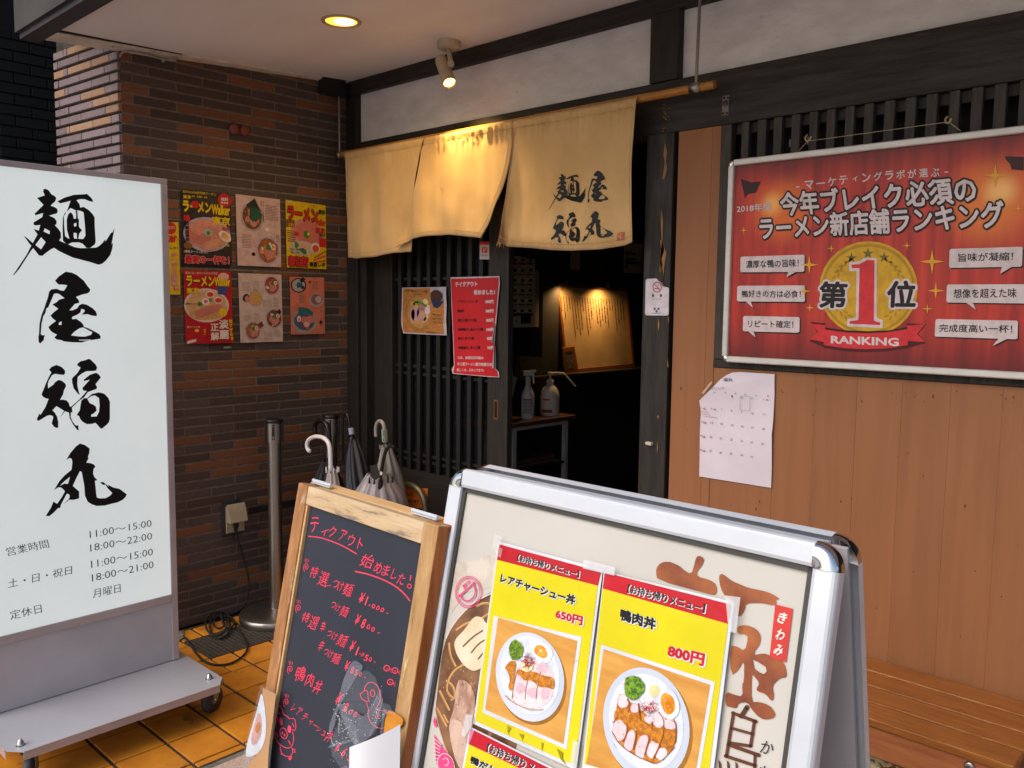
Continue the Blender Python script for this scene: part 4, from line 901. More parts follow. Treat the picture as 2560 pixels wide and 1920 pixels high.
# ------------------------------------------------------------------ magazine pages on the brick wall
Pm = wx(XW + .009)
def sheet_thing(nm, lab, cat, P, corners, papermat, group=None):
    S = Sheet(P, *corners); TL, TR, BR_, BL = corners
    t = thing(nm, lab, cat, P.p((BL[0] + BR_[0]) / 2, (BL[1] + BR_[1]) / 2), group)
    b = MB(); pts = pl(P, corners, 0); b.slab(pts, P.n * .0008, papermat); b.build('paper', t)
    return t, S, MB(), MB()
YEL, RED, WHT, BLK, GRN, PNK, CRM = pc('#e0bd1a'), pc('#c2262c'), pc('#ddd0cb'), pc('#231f22'), pc('#3f7a3c'), pc('#d98d86'), pc('#d8c0a0')
def ph(nm, a, b, s=160): return mat('printed_' + nm, a, b, scale=s, detail=3, rough=.35, lo=.38, hi=.62, spec=.3, spots=[(a, s * .35, .62)])
MEAT, MEAT2, YOLK, NOOD, BOWL, BROTH = ph('pork', '#c98074', '#b0625a'), ph('pork_slice', '#cf9084', '#a85e56'), pc('#e0802f'), ph('noodles', '#d0a868', '#a87c40'), ph('bowl_rim', '#b5a8ba', '#9c8ea2', 40), ph('broth', '#a86c44', '#7c4428', 120)
BRS = [BROTH, ph('red_broth', '#a8503a', '#7a2e22', 120), ph('pale_broth', '#c09a68', '#a07a4c', 120), ph('dark_broth', '#80553a', '#52301e', 120)]
def bowl(S, b, u, v, r, asp, seed=1, lift=.001, rim=BOWL, soup=BROTH, items=True):
    if soup is BROTH: soup = BRS[seed % 4]
    S.ell(b, u, v, r, r * asp, rim, lift); S.ell(b, u, v, r * .84, r * .84 * asp, soup, lift + .0003, .03, seed)
    if not items: return
    rr = random.Random(seed)
    for k in range(9):
        a = rr.uniform(0, 6.28); q = r * .6 * math.sqrt(rr.random()); S.ell(b, u + q * math.cos(a), v + q * math.sin(a) * asp, r * rr.uniform(.1, .26), r * asp * rr.uniform(.08, .2), rr.choice([MEAT2, NOOD, GRN, WHT, MEAT, CRM]), lift + .0004 + .00002 * k, .25, seed + k, rr.uniform(0, 3), 12)
    S.ell(b, u + r * rr.uniform(-.35, .05), v + r * asp * rr.uniform(-.15, .2), r * rr.uniform(.36, .52), r * rr.uniform(.26, .42) * asp, MEAT, lift + .0007, .12, seed + 1, rr.uniform(0, 1.5)); S.ell(b, u + r * .2, v + r * asp * .3, r * .42, r * .3 * asp, MEAT2, lift + .0009, .12, seed + 2, -.3)
    S.ell(b, u + r * .05, v - r * asp * .2, r * .22, r * .2 * asp, GRN, lift + .0012, .25, seed + 3)
    S.ell(b, u + r * .45, v - r * asp * .25, r * .22, r * .2 * asp, WHT, lift + .0012, .06, seed + 4); S.ell(b, u + r * .45, v - r * asp * .25, r * .13, r * .12 * asp, YOLK, lift + .0015, .1, seed + 5)
def mg(x, y): return (410 + x / 7.54, 460 + y / 7.54)
# 1: black cover, large pink bowl
t, S, a, l = sheet_thing('magazine_page', 'black magazine cover with a big pink ramen bowl and yellow title on the bricks', 'magazine page', Pm, (mg(322, 92), mg(1262, 185), mg(1278, 1540), mg(362, 1515)), mat('cover_black', '#2b282b', rough=.3), 'magazine pages pasted on the brick wall')
S.rect(a, 0, 0, 1, .065, pc('#8a5a28')); S.text(l, '創刊20,000部突破クーポン', .03, .012, .70, .05, YEL, .01); S.text(l, '東京', .03, .075, .19, .125, YEL, .03); S.text(l, '23区・武蔵野・多摩', .2, .07, .52, .098, YEL, .01)
S.text(l, 'ラーメン', .02, .145, .60, .30, YEL, .05); S.text(l, 'Walker', .60, .165, .97, .31, YEL, .05); S.text(l, '東京', .60, .33, .97, .45, YEL, .04)
S.ell(a, .87, .10, .135, .095, RED, .0012, .04, 3); S.text(l, '無料', .79, .06, .94, .11, WHT, .03, .003); S.text(l, '試食券', .79, .118, .94, .15, WHT, .03, .003); S.ell(a, .27, .19, .085, .048, RED, .0030, .08, 5)
S.ell(a, .50, .585, .485, .235, BOWL, .0009); S.ell(a, .50, .585, .44, .205, pc('#c08e80'), .0012)
for i, (u, v, ru, rv, an, m_) in enumerate(((.30, .60, .24, .13, .2, MEAT), (.42, .48, .26, .09, -.1, pc('#cf8a78')), (.68, .60, .22, .10, .4, MEAT2), (.40, .66, .20, .07, 0, pc('#bf7468')), (.62, .72, .24, .07, -.2, pc('#c98f7a')), (.25, .52, .13, .06, .5, pc('#cf8a78')))): S.ell(a, u, v, ru, rv, m_, .0015 + i * .0003, .10, i + 3, an)
S.ell(a, .86, .60, .13, .07, pc('#e3d6c8'), .0036, .05, 2, .3); S.ell(a, .86, .595, .085, .042, pc('#dca36a'), .0039, .05, 3, .3); S.ell(a, .52, .56, .085, .052, pc('#9fae92'), .0036, .15, 8); S.ell(a, .52, .565, .04, .026, GRN, .0039, .2, 9)
S.vtext(l, 'の新店研究', .05, .43, .13, .70, BLK, .04, .0045); S.text(l, '魂', .02, .335, .16, .43, RED, .05, .0045); S.text(l, '2018', .80, .465, .95, .515, RED, .04, .0045)
S.text(l, 'ここでしか食べられない', .55, .64, .95, .67, YEL, .01, .0045); S.text(l, 'ラーメン新店100軒', .6, .71, .95, .74, YEL, .01, .0045); S.ell(a, .10, .75, .09, .045, pc('#7d5528'), .0039)
S.text(l, '1億総ラーメン好きに', .02, .805, .52, .845, WHT, .01); S.text(l, '最高の一杯を！', .03, .87, .95, .985, pc('#d9a0a0'), .085, .002, base=.04); S.text(l, '最高の一杯を！', .03, .87, .95, .985, RED, .04, .003)
a.build('printed_artwork', t); l.build('lettering', t)
# 2: top middle
def m2(x, y): return (620 + x / 8.295, 480 + y / 8.295)
t, S, a, l = sheet_thing('magazine_page', 'pale pink article page with two ramen bowls, top middle of the six on the bricks', 'magazine page', Pm, ((588.6, 485), m2(660, 155), m2(688, 1560), (594, 663.5)), pc('#c9aaa4'), 'magazine pages pasted on the brick wall')
S.rect(a, 0, 0, 1, .012, PNK); S.rect(a, 0, .975, 1, 1, PNK); S.rect(a, .08, .055, .22, .11, pc('#8c5a5e')); bowl(S, a, .36, .30, .26, .80, 11, rim=pc('#a7979c')); S.poly(a, [(.22, .14), (.42, .03), (.55, .20), (.30, .17)], pc('#22332c'), .004); S.ell(a, .42, .26, .14, .10, pc('#27533f'), .0043, .25, 4)
bowl(S, a, .70, .765, .27, .80, 12); S.rows(a, .66, .10, .95, .33, 10, pc('#7b6468'), 3); S.rows(a, .12, .55, .33, .75, 9, pc('#7b6468'), 4); S.rows(a, .30, .62, .40, .72, 4, PNK, 5)
S.rect(a, .60, .42, .76, .49, BLK); S.ell(a, .69, .46, .05, .03, WHT, .0018); S.rect(a, .80, .385, .92, .44, pc('#4a4358')); S.rect(a, .12, .82, .22, .87, pc('#3a3438')); S.rect(a, .27, .88, .38, .93, pc('#5a3c38')); S.ell(a, .37, .83, .045, .025, BLK)
S.vtext(l, '旨いラーメン店の最新進化', .60, .06, .635, .36, BLK, .01); S.vtext(l, '特製つけ麺', .55, .05, .585, .22, RED, .01); S.vtext(l, '塩ラーメン専門店', .89, .53, .925, .74, BLK, .01); S.vtext(l, '限定メニュー', .935, .53, .965, .64, RED, .01)
a.build('printed_artwork', t); l.build('lettering', t)
# 3: top right yellow
t, S, a, l = sheet_thing('magazine_page', 'yellow magazine cover with a red title and pink meat on the bricks', 'magazine page', Pm, (m2(775, 158), m2(1608, 280), m2(1622, 1600), m2(805, 1565)), pc('#d9b61f', .35), 'magazine pages pasted on the brick wall')
S.rect(a, 0, 0, 1, .045, BLK); S.rect(a, 0, 0, .17, .06, RED); S.text(l, '東京', .04, .012, .14, .045, WHT, .03, .003); S.text(l, '食材王国全国編20,000部クーポンつき', .20, .010, .97, .035, YEL, .01)
S.ell(a, .52, .50, .42, .25, pc('#c58a7e'), .0009, .05, 4); S.ell(a, .55, .50, .33, .19, MEAT, .0012, .10, 5, .2); S.poly(a, [(.28, .40), (.5, .25), (.78, .33), (.86, .55), (.60, .62), (.30, .60)], pc('#c47064'), .0015)
S.ell(a, .40, .70, .34, .11, pc('#b9ad9a'), .0018); S.ell(a, .42, .68, .12, .05, pc('#cf9a78'), .0021, .1, 3); S.ell(a, .25, .66, .05, .05, GRN, .0024, .2, 4); S.ell(a, .42, .74, .09, .04, pc('#2f6a44'), .0024, .2, 6, .3)
S.ell(a, .73, .68, .115, .078, WHT, .0024, .03, 2); S.ell(a, .73, .69, .085, .058, pc('#d2522a'), .0027, .03, 3); S.ell(a, .52, .485, .085, .055, GRN, .0024, .2, 7); S.ell(a, .56, .475, .035, .025, YEL, .0027, .2, 8)
for (u0, v0, u1, v1_) in ((.68, .83, .98, .72), (.66, .87, .98, .79), (.64, .90, .98, .865)): S.poly(a, [(u0, v0), (u1, v1_ - .012), (u1, v1_ + .012), (u0 + .02, v0 + .012)], pc('#c23a3c'), .003)
S.text(l, 'ラーメン', .03, .085, .80, .29, BLK, .10, .004, base=.055); S.text(l, 'ラーメン', .03, .085, .80, .29, RED, .055, .005); S.text(l, 'Walker', .72, .22, .98, .33, RED, .05, .005); S.text(l, '東京', .72, .355, .97, .45, RED, .04, .005); S.text(l, '2019', .82, .455, .97, .50, BLK, .04, .005)
S.text(l, '新店', .81, .075, .97, .15, BLK, .05, .005); S.text(l, '575', .05, .345, .19, .39, YEL, .02, .005); S.rect(a, 0, .285, .22, .40, pc('#7a5c30'), .0012); S.rows(a, .03, .44, .24, .62, 6, BLK, 4); S.rect(a, .82, .52, .99, .66, RED, .003); S.ell(a, .25, .49, .07, .03, RED, .003)
S.text(l, '10年に一度の', .07, .71, .33, .74, BLK, .02, .004); S.text(l, '当たり年！', .1, .755, .33, .785, BLK, .02, .004)
S.text(l, '新店', .03, .82, .54, .985, BLK, .10, .004, base=.055); S.text(l, '新店', .03, .82, .54, .985, RED, .055, .005); S.text(l, '最速レポ', .56, .90, .96, .97, BLK, .04, .005)
a.build('printed_artwork', t); l.build('lettering', t)
# 4: bottom left red
def m4(x, y): return (430 + x / 7.9, 660 + y / 7.9)
t, S, a, l = sheet_thing('magazine_page', 'red magazine cover with a white noodle bowl and yellow title on the bricks', 'magazine page', Pm, (m4(228, 125), m4(1160, 150), m4(1215, 1555), m4(272, 1580)), pc('#b3242c', .35), 'magazine pages pasted on the brick wall')
S.ell(a, .46, .475, .475, .235, pc('#d3bfb4'), .0009); S.ell(a, .46, .475, .43, .205, pc('#cfa376'), .0012); S.ell(a, .45, .60, .36, .075, NOOD, .0015, .06, 3); S.poly(a, [(.20, .565), (.45, .49), (.72, .455), (.80, .49), (.72, .56), (.48, .62), (.26, .65)], pc('#c07468'), .0018)
for i, (u, v) in enumerate(((.54, .325), (.71, .405))): S.ell(a, u, v, .095, .05, WHT, .0021, .03, i); S.ell(a, u, v, .072, .034, pc('#d2402c'), .0024, .03, i + 4)
S.ell(a, .44, .425, .08, .05, pc('#dcd4d4'), .0027, .05, 6); S.ell(a, .44, .42, .045, .026, pc('#cf5a70'), .0030, .2, 7); S.ell(a, .32, .455, .05, .03, GRN, .0024, .2, 8); S.ell(a, .54, .40, .04, .025, pc('#5c8a3c'), .0020, .2, 9)
S.ell(a, .84, .075, .115, .055, pc('#d5a99c'), .0015); S.ell(a, .80, .575, .085, .06, YEL, .0027); S.rect(a, .70, .20, .90, .32, pc('#3a4c86'), .0021); S.ell(a, .76, .19, .035, .02, pc('#c79a80'), .003); S.ell(a, .85, .185, .035, .02, pc('#c79a80'), .003)
S.rect(a, .06, .80, .19, .87, pc('#bcb6b4')); S.poly(a, [(.03, .96), (.22, .935), (.22, .97), (.03, 1.0)], WHT, .001); S.ell(a, .24, .82, .045, .022, YEL, .0012)
S.text(l, '最強に旨い美味な名店391軒掲載', .03, .015, .72, .05, pc('#e0b8b0'), .0); S.text(l, 'ラーメン', .04, .065, .64, .22, pc('#4a1a14'), .10, .003, base=.05); S.text(l, 'ラーメン', .04, .065, .64, .22, YEL, .05, .004); S.text(l, 'Walker', .64, .08, .97, .21, YEL, .05, .004); S.text(l, '東京', .04, .235, .31, .315, YEL, .04, .004)
S.vtext(l, '淡麗', .70, .67, .90, .96, WHT, .04, .004); S.vtext(l, '正解', .52, .72, .69, .97, WHT, .04, .004); S.vtext(l, '旨すぎる！', .905, .67, .985, .97, YEL, .04, .004); S.rect(a, .435, .73, .51, .93, pc('#d98d86')); S.text(l, '裏東京ランキング', .02, .44, .28, .465, BLK, .02, .004); S.text(l, '総合ベスト40', .03, .755, .30, .785, pc('#e0b8b0'), .02, .004); S.vtext(l, '驚愕の', .375, .80, .42, .89, YEL, .02, .004)
a.build('printed_artwork', t); l.build('lettering', t)
# 5: bottom middle
def m5(x, y): return (620 + x / 7.9, 660 + y / 7.9)
t, S, a, l = sheet_thing('magazine_page', 'cream article page with four small bowls and green rules on the bricks', 'magazine page', Pm, ((595.2, 682.4), m5(658, 210), m5(690, 1530), (601, 857)), pc('#c6b0a6'), 'magazine pages pasted on the brick wall')
S.rect(a, 0, 0, .02, 1, pc('#6d8a5a')); bowl(S, a, .77, .165, .19, .78, 21); bowl(S, a, .38, .36, .17, .8, 22, items=False, soup=NOOD); S.ell(a, .17, .36, .085, .06, BLK, .0012, .1, 2); S.ell(a, .19, .37, .06, .045, MEAT2, .0015, .1, 3)
bowl(S, a, .80, .655, .20, .78, 23); bowl(S, a, .30, .83, .19, .78, 24); S.poly(a, [(.86, .55), (.93, .51), (.97, .56), (.92, .60)], pc('#3a2626'), .004); S.poly(a, [(.40, .74), (.50, .69), (.55, .76), (.46, .80)], pc('#6a4440'), .004)
for (u, v) in ((.08, .055), (.55, .31), (.08, .545), (.55, .795)): S.rect(a, u, v, u + .28, v + .012, pc('#6f8f4a'))
for i, (u0, v0, u1, v1_) in enumerate(((.08, .12, .28, .26), (.33, .11, .48, .25), (.55, .38, .75, .49), (.79, .34, .93, .49), (.08, .60, .26, .70), (.33, .57, .47, .70), (.56, .85, .76, .97), (.79, .82, .93, .93))): S.rows(a, u0, v0, u1, v1_, 7, pc('#9a8580'), i)
for (u, v) in ((.08, .48), (.55, .07), (.57, .56), (.12, .955)): S.rect(a, u, v, u + .25, v + .014, BLK)
a.build('printed_artwork', t)
# 6: bottom right salmon
t, S, a, l = sheet_thing('magazine_page', 'salmon bordered page with bluish bowls of noodles, bottom right of the six on the bricks', 'magazine page', Pm, (m5(822, 255), m5(1502, 268), m5(1518, 1378), m5(848, 1392)), pc('#c9745c'), 'magazine pages pasted on the brick wall')
S.rect(a, .06, .02, .93, .95, pc('#b9a3a4')); S.rect(a, .06, .52, .93, .95, pc('#8f7f9a')); S.ell(a, .25, .145, .23, .13, BLK, .0009); S.ell(a, .25, .145, .19, .11, pc('#a9a4a6'), .0012); S.ell(a, .27, .14, .09, .05, pc('#2c6066'), .0015, .2, 3); S.ell(a, .37, .18, .05, .03, pc('#3a2a38'), .0018); S.poly(a, [(.28, .06), (.36, 0), (.46, .03), (.34, .11)], BLK, .002)
S.ell(a, .77, .40, .20, .12, pc('#a79d98'), .0012); S.ell(a, .77, .39, .165, .095, pc('#7c5f74'), .0015, .05, 4); S.ell(a, .82, .39, .09, .06, pc('#c4a496'), .0018, .1, 5); S.ell(a, .40, .77, .36, .215, pc('#8f9a92'), .0015); S.ell(a, .40, .76, .30, .17, pc('#5a5068'), .0018, .05, 6)
S.ell(a, .42, .61, .22, .08, pc('#2f6a70'), .0021, .2, 7, .1); S.ell(a, .24, .73, .06, .055, WHT, .0024); S.ell(a, .24, .74, .03, .03, pc('#c46a50'), .0027); S.ell(a, .50, .74, .20, .09, MEAT, .0021, .15, 8); S.ell(a, .46, .83, .09, .05, pc('#d0a898'), .0024, .1, 9); S.ell(a, .50, .91, .06, .035, pc('#b8525a'), .0024, .1, 9)
S.rect(a, .53, .13, .66, .25, BLK); S.ell(a, .58, .09, .04, .035, pc('#2a2022')); S.rect(a, .08, .40, .24, .46, pc('#3a4060')); S.rows(a, .66, .06, .82, .21, 7, pc('#7b6468'), 3); S.rows(a, .27, .31, .42, .46, 7, pc('#7b6468'), 5); S.rect(a, .86, .06, .89, .21, RED); S.rect(a, .91, .06, .925, .21, BLK); S.rect(a, .42, .29, .45, .38, RED); S.rect(a, .475, .29, .495, .46, BLK)
S.rect(a, .78, .57, .93, .60, pc('#b04a86')); S.rect(a, .78, .61, .93, .74, pc('#5a4a86')); S.ell(a, .89, .80, .05, .04, pc('#4a3030')); S.rect(a, .84, .83, .95, .93, pc('#c8b6b0')); S.rect(a, .86, .92, .95, .96, BLK)
a.build('printed_artwork', t)
# yellow strip poster partly behind the lit sign
t, S, a, l = sheet_thing('strip_poster', 'narrow yellow poster strip with pink and red letters beside the upright sign', 'poster', Pm, ((405, 555), mg(270, 722), m4(165, 605), (405, 736)), pc('#d8b41c'), None)
S.ell(a, .50, .085, .36, .085, RED, .0009); S.text(l, '無料', .25, .05, .8, .10, pc('#d9a070'), .02); S.text(l, 'ker', .22, .145, .88, .28, RED, .05); S.text(l, '来ました！', -.05, .335, .92, .375, BLK, .03); S.vtext(l, 'クーポン大増量！', .50, .42, .84, .95, pc('#c84a50'), .07, .0015); S.vtext(l, 'クーポン大増量！', .50, .42, .84, .95, pc('#d8a0b0'), .02, .0022); S.vtext(l, '超豪華', .08, .42, .32, .85, pc('#d8a0b0'), .03)
a.build('printed_artwork', t); l.build('lettering', t)
b = MB(); P = wx(XW + .004); zc3 = zz(430, 820, 5.53); poly(b, P, zm(zc3, [(712, 256), (822, 254), (808, 280), (712, 286)]), pc('#8f8a80'), .001); b.build('tape_scrap', label='tiny torn strip of grey tape on the bricks under the red magazine cover', cat='tape')
# ------------------------------------------------------------------ sliding lattice door
YD = 2.70
M_dlat = mat('black_lattice_bar', '#1d1916', '#13110f', scale=9, rough=.6, stretch=(8, 8, .8), bump=.2)
door = thing('sliding_door', 'black sliding door with a wooden lattice and glass, slid open to the left', 'door', at_y(1100, 1150, YD))
dx0, dxa, dxb, dx1 = at_y(926, 900, YD).x, at_y(980, 900, YD).x, at_y(1219, 900, YD).x, at_y(1269, 900, YD).x
for x0, x1 in ((dx0, dxa), (dxb, dx1)):
    b = MB(); b.box(x0, x1, YD, YD + .035, .02, 2.09, M_blkw); b.build('stile', door, bevel=.003)
zl0 = at_y(1100, 1190, YD).z
b = MB(); b.box(dxa, dxb, YD + .002, YD + .033, .02, zl0, M_blkh); b.build('bottom_panel', door)
b = MB(); b.box(dxa, dxb, YD + .002, YD + .033, 1.98, 2.09, M_blkh); b.build('top_rail', door)
nbar = 9; pitch = (dxb - dxa) / (nbar + .5)
for i in range(nbar):
    x = dxa + pitch * (i + .75); b = MB(); b.box(x - .012, x + .012, YD + .006, YD + .022, zl0, 1.98, M_dlat); b.build('lattice_bar', door)
for py in (696, 922, 942, 1150, 1166):
    z = at_y(1100, py, YD).z; b = MB(); b.box(dxa, dxb, YD + .0225, YD + .029, z - .007, z + .007, M_dlat); b.build('lattice_rail', door)
M_glass = mat('door_glass', '#202428', rough=.05, alpha=.35, spec=.6)
b = MB(); b.box(dxa, dxb, YD + .029, YD + .032, zl0, 1.98, M_glass); b.build('glass', door)
c0, c1 = at_y(1235, 999, YD), at_y(1245, 1049, YD); b = MB(); b.box(c0.x, c1.x, YD - .0015, YD + .002, c1.z, c0.z, mat('brass_pull', '#9a6a34', '#6d4722', rough=.4, metal=.6))
b.box(c0.x + .005, c1.x - .005, YD - .0022, YD, c1.z + .008, c0.z - .008, M_black); b.build('handle', door)
# dim shapes in the room behind the lattice
Pd = wy(YD - .002)
b = MB(); q = [at_y(x, y, 3.3) for x, y in ((1050, 760), (1060, 910))]; b.box(q[0].x, q[0].x + .05, 3.3, 3.34, q[1].z, q[0].z, pc('#6a5a48')); q = at_y(1160, 620, 3.3); b.box(q.x, q.x + .05, 3.3, 3.34, q.z - .12, q.z + .2, pc('#6f6e6c'))
b.build('wall_post', label='dim pale posts glimpsed through the glass behind the door lattice', cat='post')
# payment sticker
ps = thing('payment_sticker', 'small white and red payment sticker on the glass below the curtain', 'sticker', Pd.p(1211, 650)); Z2 = zz(800, 0, 2.37)
b = MB(); poly(b, Pd, zm(Z2, [(947, 1432), (1003, 1432), (1003, 1537), (947, 1537)]), pc('#b9aaa6'), .0006); b.build('sticker', ps)
b = MB(); poly(b, Pd, zm(Z2, [(947, 1432), (1003, 1432), (1003, 1450), (947, 1450)]), RED, .0012); poly(b, Pd, zm(Z2, [(960, 1465), (993, 1465), (993, 1498), (960, 1498)]), pc('#c9302c'), .0012)
stroke(b, Pd, zm(Z2, [(970, 1494), (972, 1473), (984, 1471), (986, 1480), (974, 1485)]), 1.3, pc('#d8c8c4'), .0018); text(b, Pd, 'PayPay', Z2(956, 1522), Z2(998, 1522), Z2(956, 1508), BLK, .0, .0014); b.build('lettering', ps)

# photo sheet of cold noodles on the door
Z5 = zz(990, 680, 5.925); Ps = wy(YD - .006)
t = thing('menu_photo', 'photo print of noodles in a glass bowl taped to the lattice door', 'menu', Ps.p(1055, 838))
b = MB(); b.slab(pl(Ps, zm(Z5, [(90, 232), (400, 228), (742, 220), (740, 330), (750, 480), (742, 700), (752, 940), (420, 925), (105, 908), (80, 780), (75, 700), (85, 480)])), (0, .0008, 0), pc('#b5aab4')); b.build('paper', t)
a = MB(); l = MB(); WOOD = mat('printed_wood', '#b57a3c', '#96602c', scale=20, rough=.45, stretch=(1, 1, 6))
poly(a, Ps, zm(Z5, [(108, 242), (505, 238), (712, 245), (705, 400), (715, 600), (700, 780), (712, 918), (400, 905), (115, 888), (98, 740), (104, 480)]), WOOD, .0010)
poly(a, Ps, zm(Z5, ell(335, 620, 195, 265, -.15)), pc('#9d6c3c'), .0014); poly(a, Ps, zm(Z5, ell(350, 600, 178, 235, -.15)), pc('#ad7c48'), .0018); poly(a, Ps, zm(Z5, ell(345, 660, 140, 115, .2, 26, .1, 3)), pc('#b98d58'), .0022)
poly(a, Ps, zm(Z5, [(510, 242), (712, 245), (705, 400), (520, 330)]), pc('#aca0a4'), .0014); poly(a, Ps, zm(Z5, [(512, 340), (620, 420), (712, 430), (690, 470), (620, 540), (560, 520), (525, 430)]), pc('#27344f'), .0020); poly(a, Ps, zm(Z5, ell(608, 350, 95, 82, .5)), pc('#2a3550'), .0024); poly(a, Ps, zm(Z5, ell(608, 350, 82, 68, .5)), pc('#4c2e1e'), .0028)
for cx, cy, rx, ry, an, m_ in ((290, 600, 60, 120, .15, '#b58e98'), (255, 640, 30, 90, .1, '#c09aa2'), (355, 650, 35, 95, -.2, '#b08692'), (475, 560, 38, 75, .1, '#c4b4c4'), (440, 440, 45, 40, .2, '#c9b78c'), (420, 660, 30, 70, -.3, '#b9926a'), (450, 690, 25, 55, .5, '#cdb08a'), (380, 540, 42, 30, .4, '#8c6a8c')): poly(a, Ps, zm(Z5, ell(cx, cy, rx, ry, an, 18, .1, cx)), pc(m_), .0032)
for cx, cy, rx, ry, an, m_ in ((350, 450, 75, 22, .2, '#5a8a2c'), (300, 465, 40, 25, -.4, '#8aa030'), (430, 490, 45, 16, .5, '#4c7a28'), (320, 510, 30, 14, .6, '#d0962c'), (260, 470, 35, 30, .2, '#c4a428')): poly(a, Ps, zm(Z5, ell(cx, cy, rx, ry, an, 14, .2, cx)), pc(m_), .0038)
a.build('printed_artwork', t); INK = pc('#4a2f1c')
text(l, Ps, '冷製 鴨出汁つけ麺', Z5(130, 300), Z5(470, 305), Z5(130, 262), INK, .0, .002); text(l, Ps, '冷たい鴨出し', Z5(265, 345), Z5(400, 350), Z5(265, 318), INK, 0, .002)
text(l, Ps, '特製 1,100円', Z5(540, 640), Z5(675, 655), Z5(540, 610), INK, 0, .0030); text(l, Ps, '並盛 900円', Z5(545, 705), Z5(675, 715), Z5(545, 672), INK, 0, .003); text(l, Ps, '大盛 +100円', Z5(550, 755), Z5(690, 760), Z5(550, 728), INK, 0, .003); text(l, Ps, '麺屋福丸より', Z5(450, 905), Z5(655, 915), Z5(450, 878), INK, 0, .003)
l.build('lettering', t)

# red takeout menu on the door
Pr = wy(YD - .010)
t = thing('red_menu_sheet', 'tall red takeout menu with a curling right edge taped to the lattice door', 'menu', Pr.p(1190, 940))
b = MB(); rd = mat('red_print', '#c01d27', '#a8161f', scale=4, rough=.42)
b.slab(pl(Pr, zm(Z5, [(808, 78), (1150, 70), (1530, 60), (1538, 180), (1520, 330), (1500, 560), (1478, 800), (1462, 1040), (1475, 1150), (1480, 1440), (1520, 1480), (1532, 1560), (1380, 1555), (1100, 1530), (840, 1508), (822, 1440), (858, 1380), (845, 1000), (822, 500)])), (0, .001, 0), pc('#bdb0b6')); b.build('paper', t)
b = MB(); poly(b, Pr, zm(Z5, [(816, 100), (1150, 92), (1520, 78), (1522, 180), (1508, 330), (1485, 600), (1466, 740), (1420, 1040), (1460, 1060), (1440, 1420), (1500, 1470), (1524, 1550), (1380, 1542), (1100, 1520), (852, 1496), (870, 1380), (855, 1000), (832, 500)]), rd, .0008); b.build('printed_red', t)
b = MB(); b.add([Pr.p(*Z5(1466, 745), .002), Pr.p(*Z5(1420, 1040), .003), Pr.p(*Z5(1455, 1048), .014), Pr.p(*Z5(1478, 800), .010)], [(0, 1, 2, 3)], pc('#a8a0aa')); b.add([Pr.p(*Z5(1462, 1045), .002), Pr.p(*Z5(1430, 1425), .003), Pr.p(*Z5(1485, 1420), .016), Pr.p(*Z5(1478, 1050), .012)], [(0, 1, 2, 3)], pc('#b4a8b0')); b.build('curled_edge', t)
l = MB(); TW, TB = pc('#cdbcc0'), pc('#33141a')
def rl(t_, BL, BRq, TL, m_, bo=.02): text(l, Pr, t_, Z5(*BL), Z5(*BRq), Z5(*TL), m_, bo, .0014)
rl('テイクアウト', (880, 222), (1208, 212), (880, 148), TW, .05); rl('始めました！', (1155, 340), (1470, 335), (1155, 262), TW, .05)
for t_, x1, y, pr, px0 in (('レアチャーシュー丼', 1215, 438, '650円', 1325), ('鴨肉丼', 1015, 577, '800円', 1332), ('鴨だし魚介つけ麺', 1198, 714, '800円', 1340), ('特製鴨だし魚介つけ麺', 1295, 852, '1000円', 1342), ('鴨だし辛つけ麺', 1158, 983, '850円', 1352), ('特製鴨だし辛つけ麺', 1252, 1122, '1050円', 1358)):
    x0 = 912 + (y - 438) * .02; rl(t_, (x0, y + 24), (x1, y + 22), (x0, y - 22), TB, .04); rl(pr, (px0, y + 28), (1446, y + 28), (px0, y - 25), TW, .06)
rl('なお、全国発送可能の', (915, 1290), (1300, 1295), (915, 1245), TW, .03); rl('お土産ラーメン御予約受付中', (912, 1385), (1425, 1400), (912, 1332), TW, .03); rl('詳しくは、スタッフまで♪', (905, 1472), (1308, 1482), (905, 1425), TW, .03)
l.build('lettering', t)

# ------------------------------------------------------------------ inside the shop (wall at x = -3.60)
ZI = zz(1250, 600, 3.318); XI = -3.598; Pi = wx(XI)
mb_ = thing('menu_board', 'wood framed paper menu on the dark inner wall, lit from above by two small lamps', 'menu board', at_x(1500, 922, XI + .05))
Pm2 = wx(XI + .055); M_frm = mat('oak_frame', '#8d5a2c', '#6f4320', scale=14, rough=.5, stretch=(1, 1, 8)); M_menu = mat('aged_menu_paper', '#c8ab7c', '#b89a6a', scale=6, rough=.8, spots=[('#8a6a40', 5, .62)])
cn = [ZI(455, 355), ZI(1042, 405), ZI(1100, 1050), ZI(530, 1105)]; ci = [ZI(470, 385), ZI(1028, 425), ZI(1080, 1025), ZI(545, 1075)]
for i in range(4):
    j = (i + 1) % 4; b = MB(); b.slab([Pm2.p(*cn[i]), Pm2.p(*cn[j]), Pm2.p(*ci[j]), Pm2.p(*ci[i])], (.022, 0, 0), M_frm); b.build('frame_side', mb_)
b = MB(); poly(b, Pm2, ci, M_menu, .004); b.build('paper', mb_)
b = MB(); SM = Sheet(Pm2, *ci); r_ = random.Random(5); IK = pc('#3a2a1c')
for k in range(24):
    u = .03 + k * .04; v = .12; n_ = r_.choice([8, 14, 20, 24, 9, 16])
    for q in range(n_):
        if v > .85: break
        h = r_.uniform(.008, .02); S_u = .006 if r_.random() < .8 else .009
        SM.rect(b, u, v, u + S_u * 1.6, v + h, IK, .006); v += h + .006
b.build('lettering', mb_)
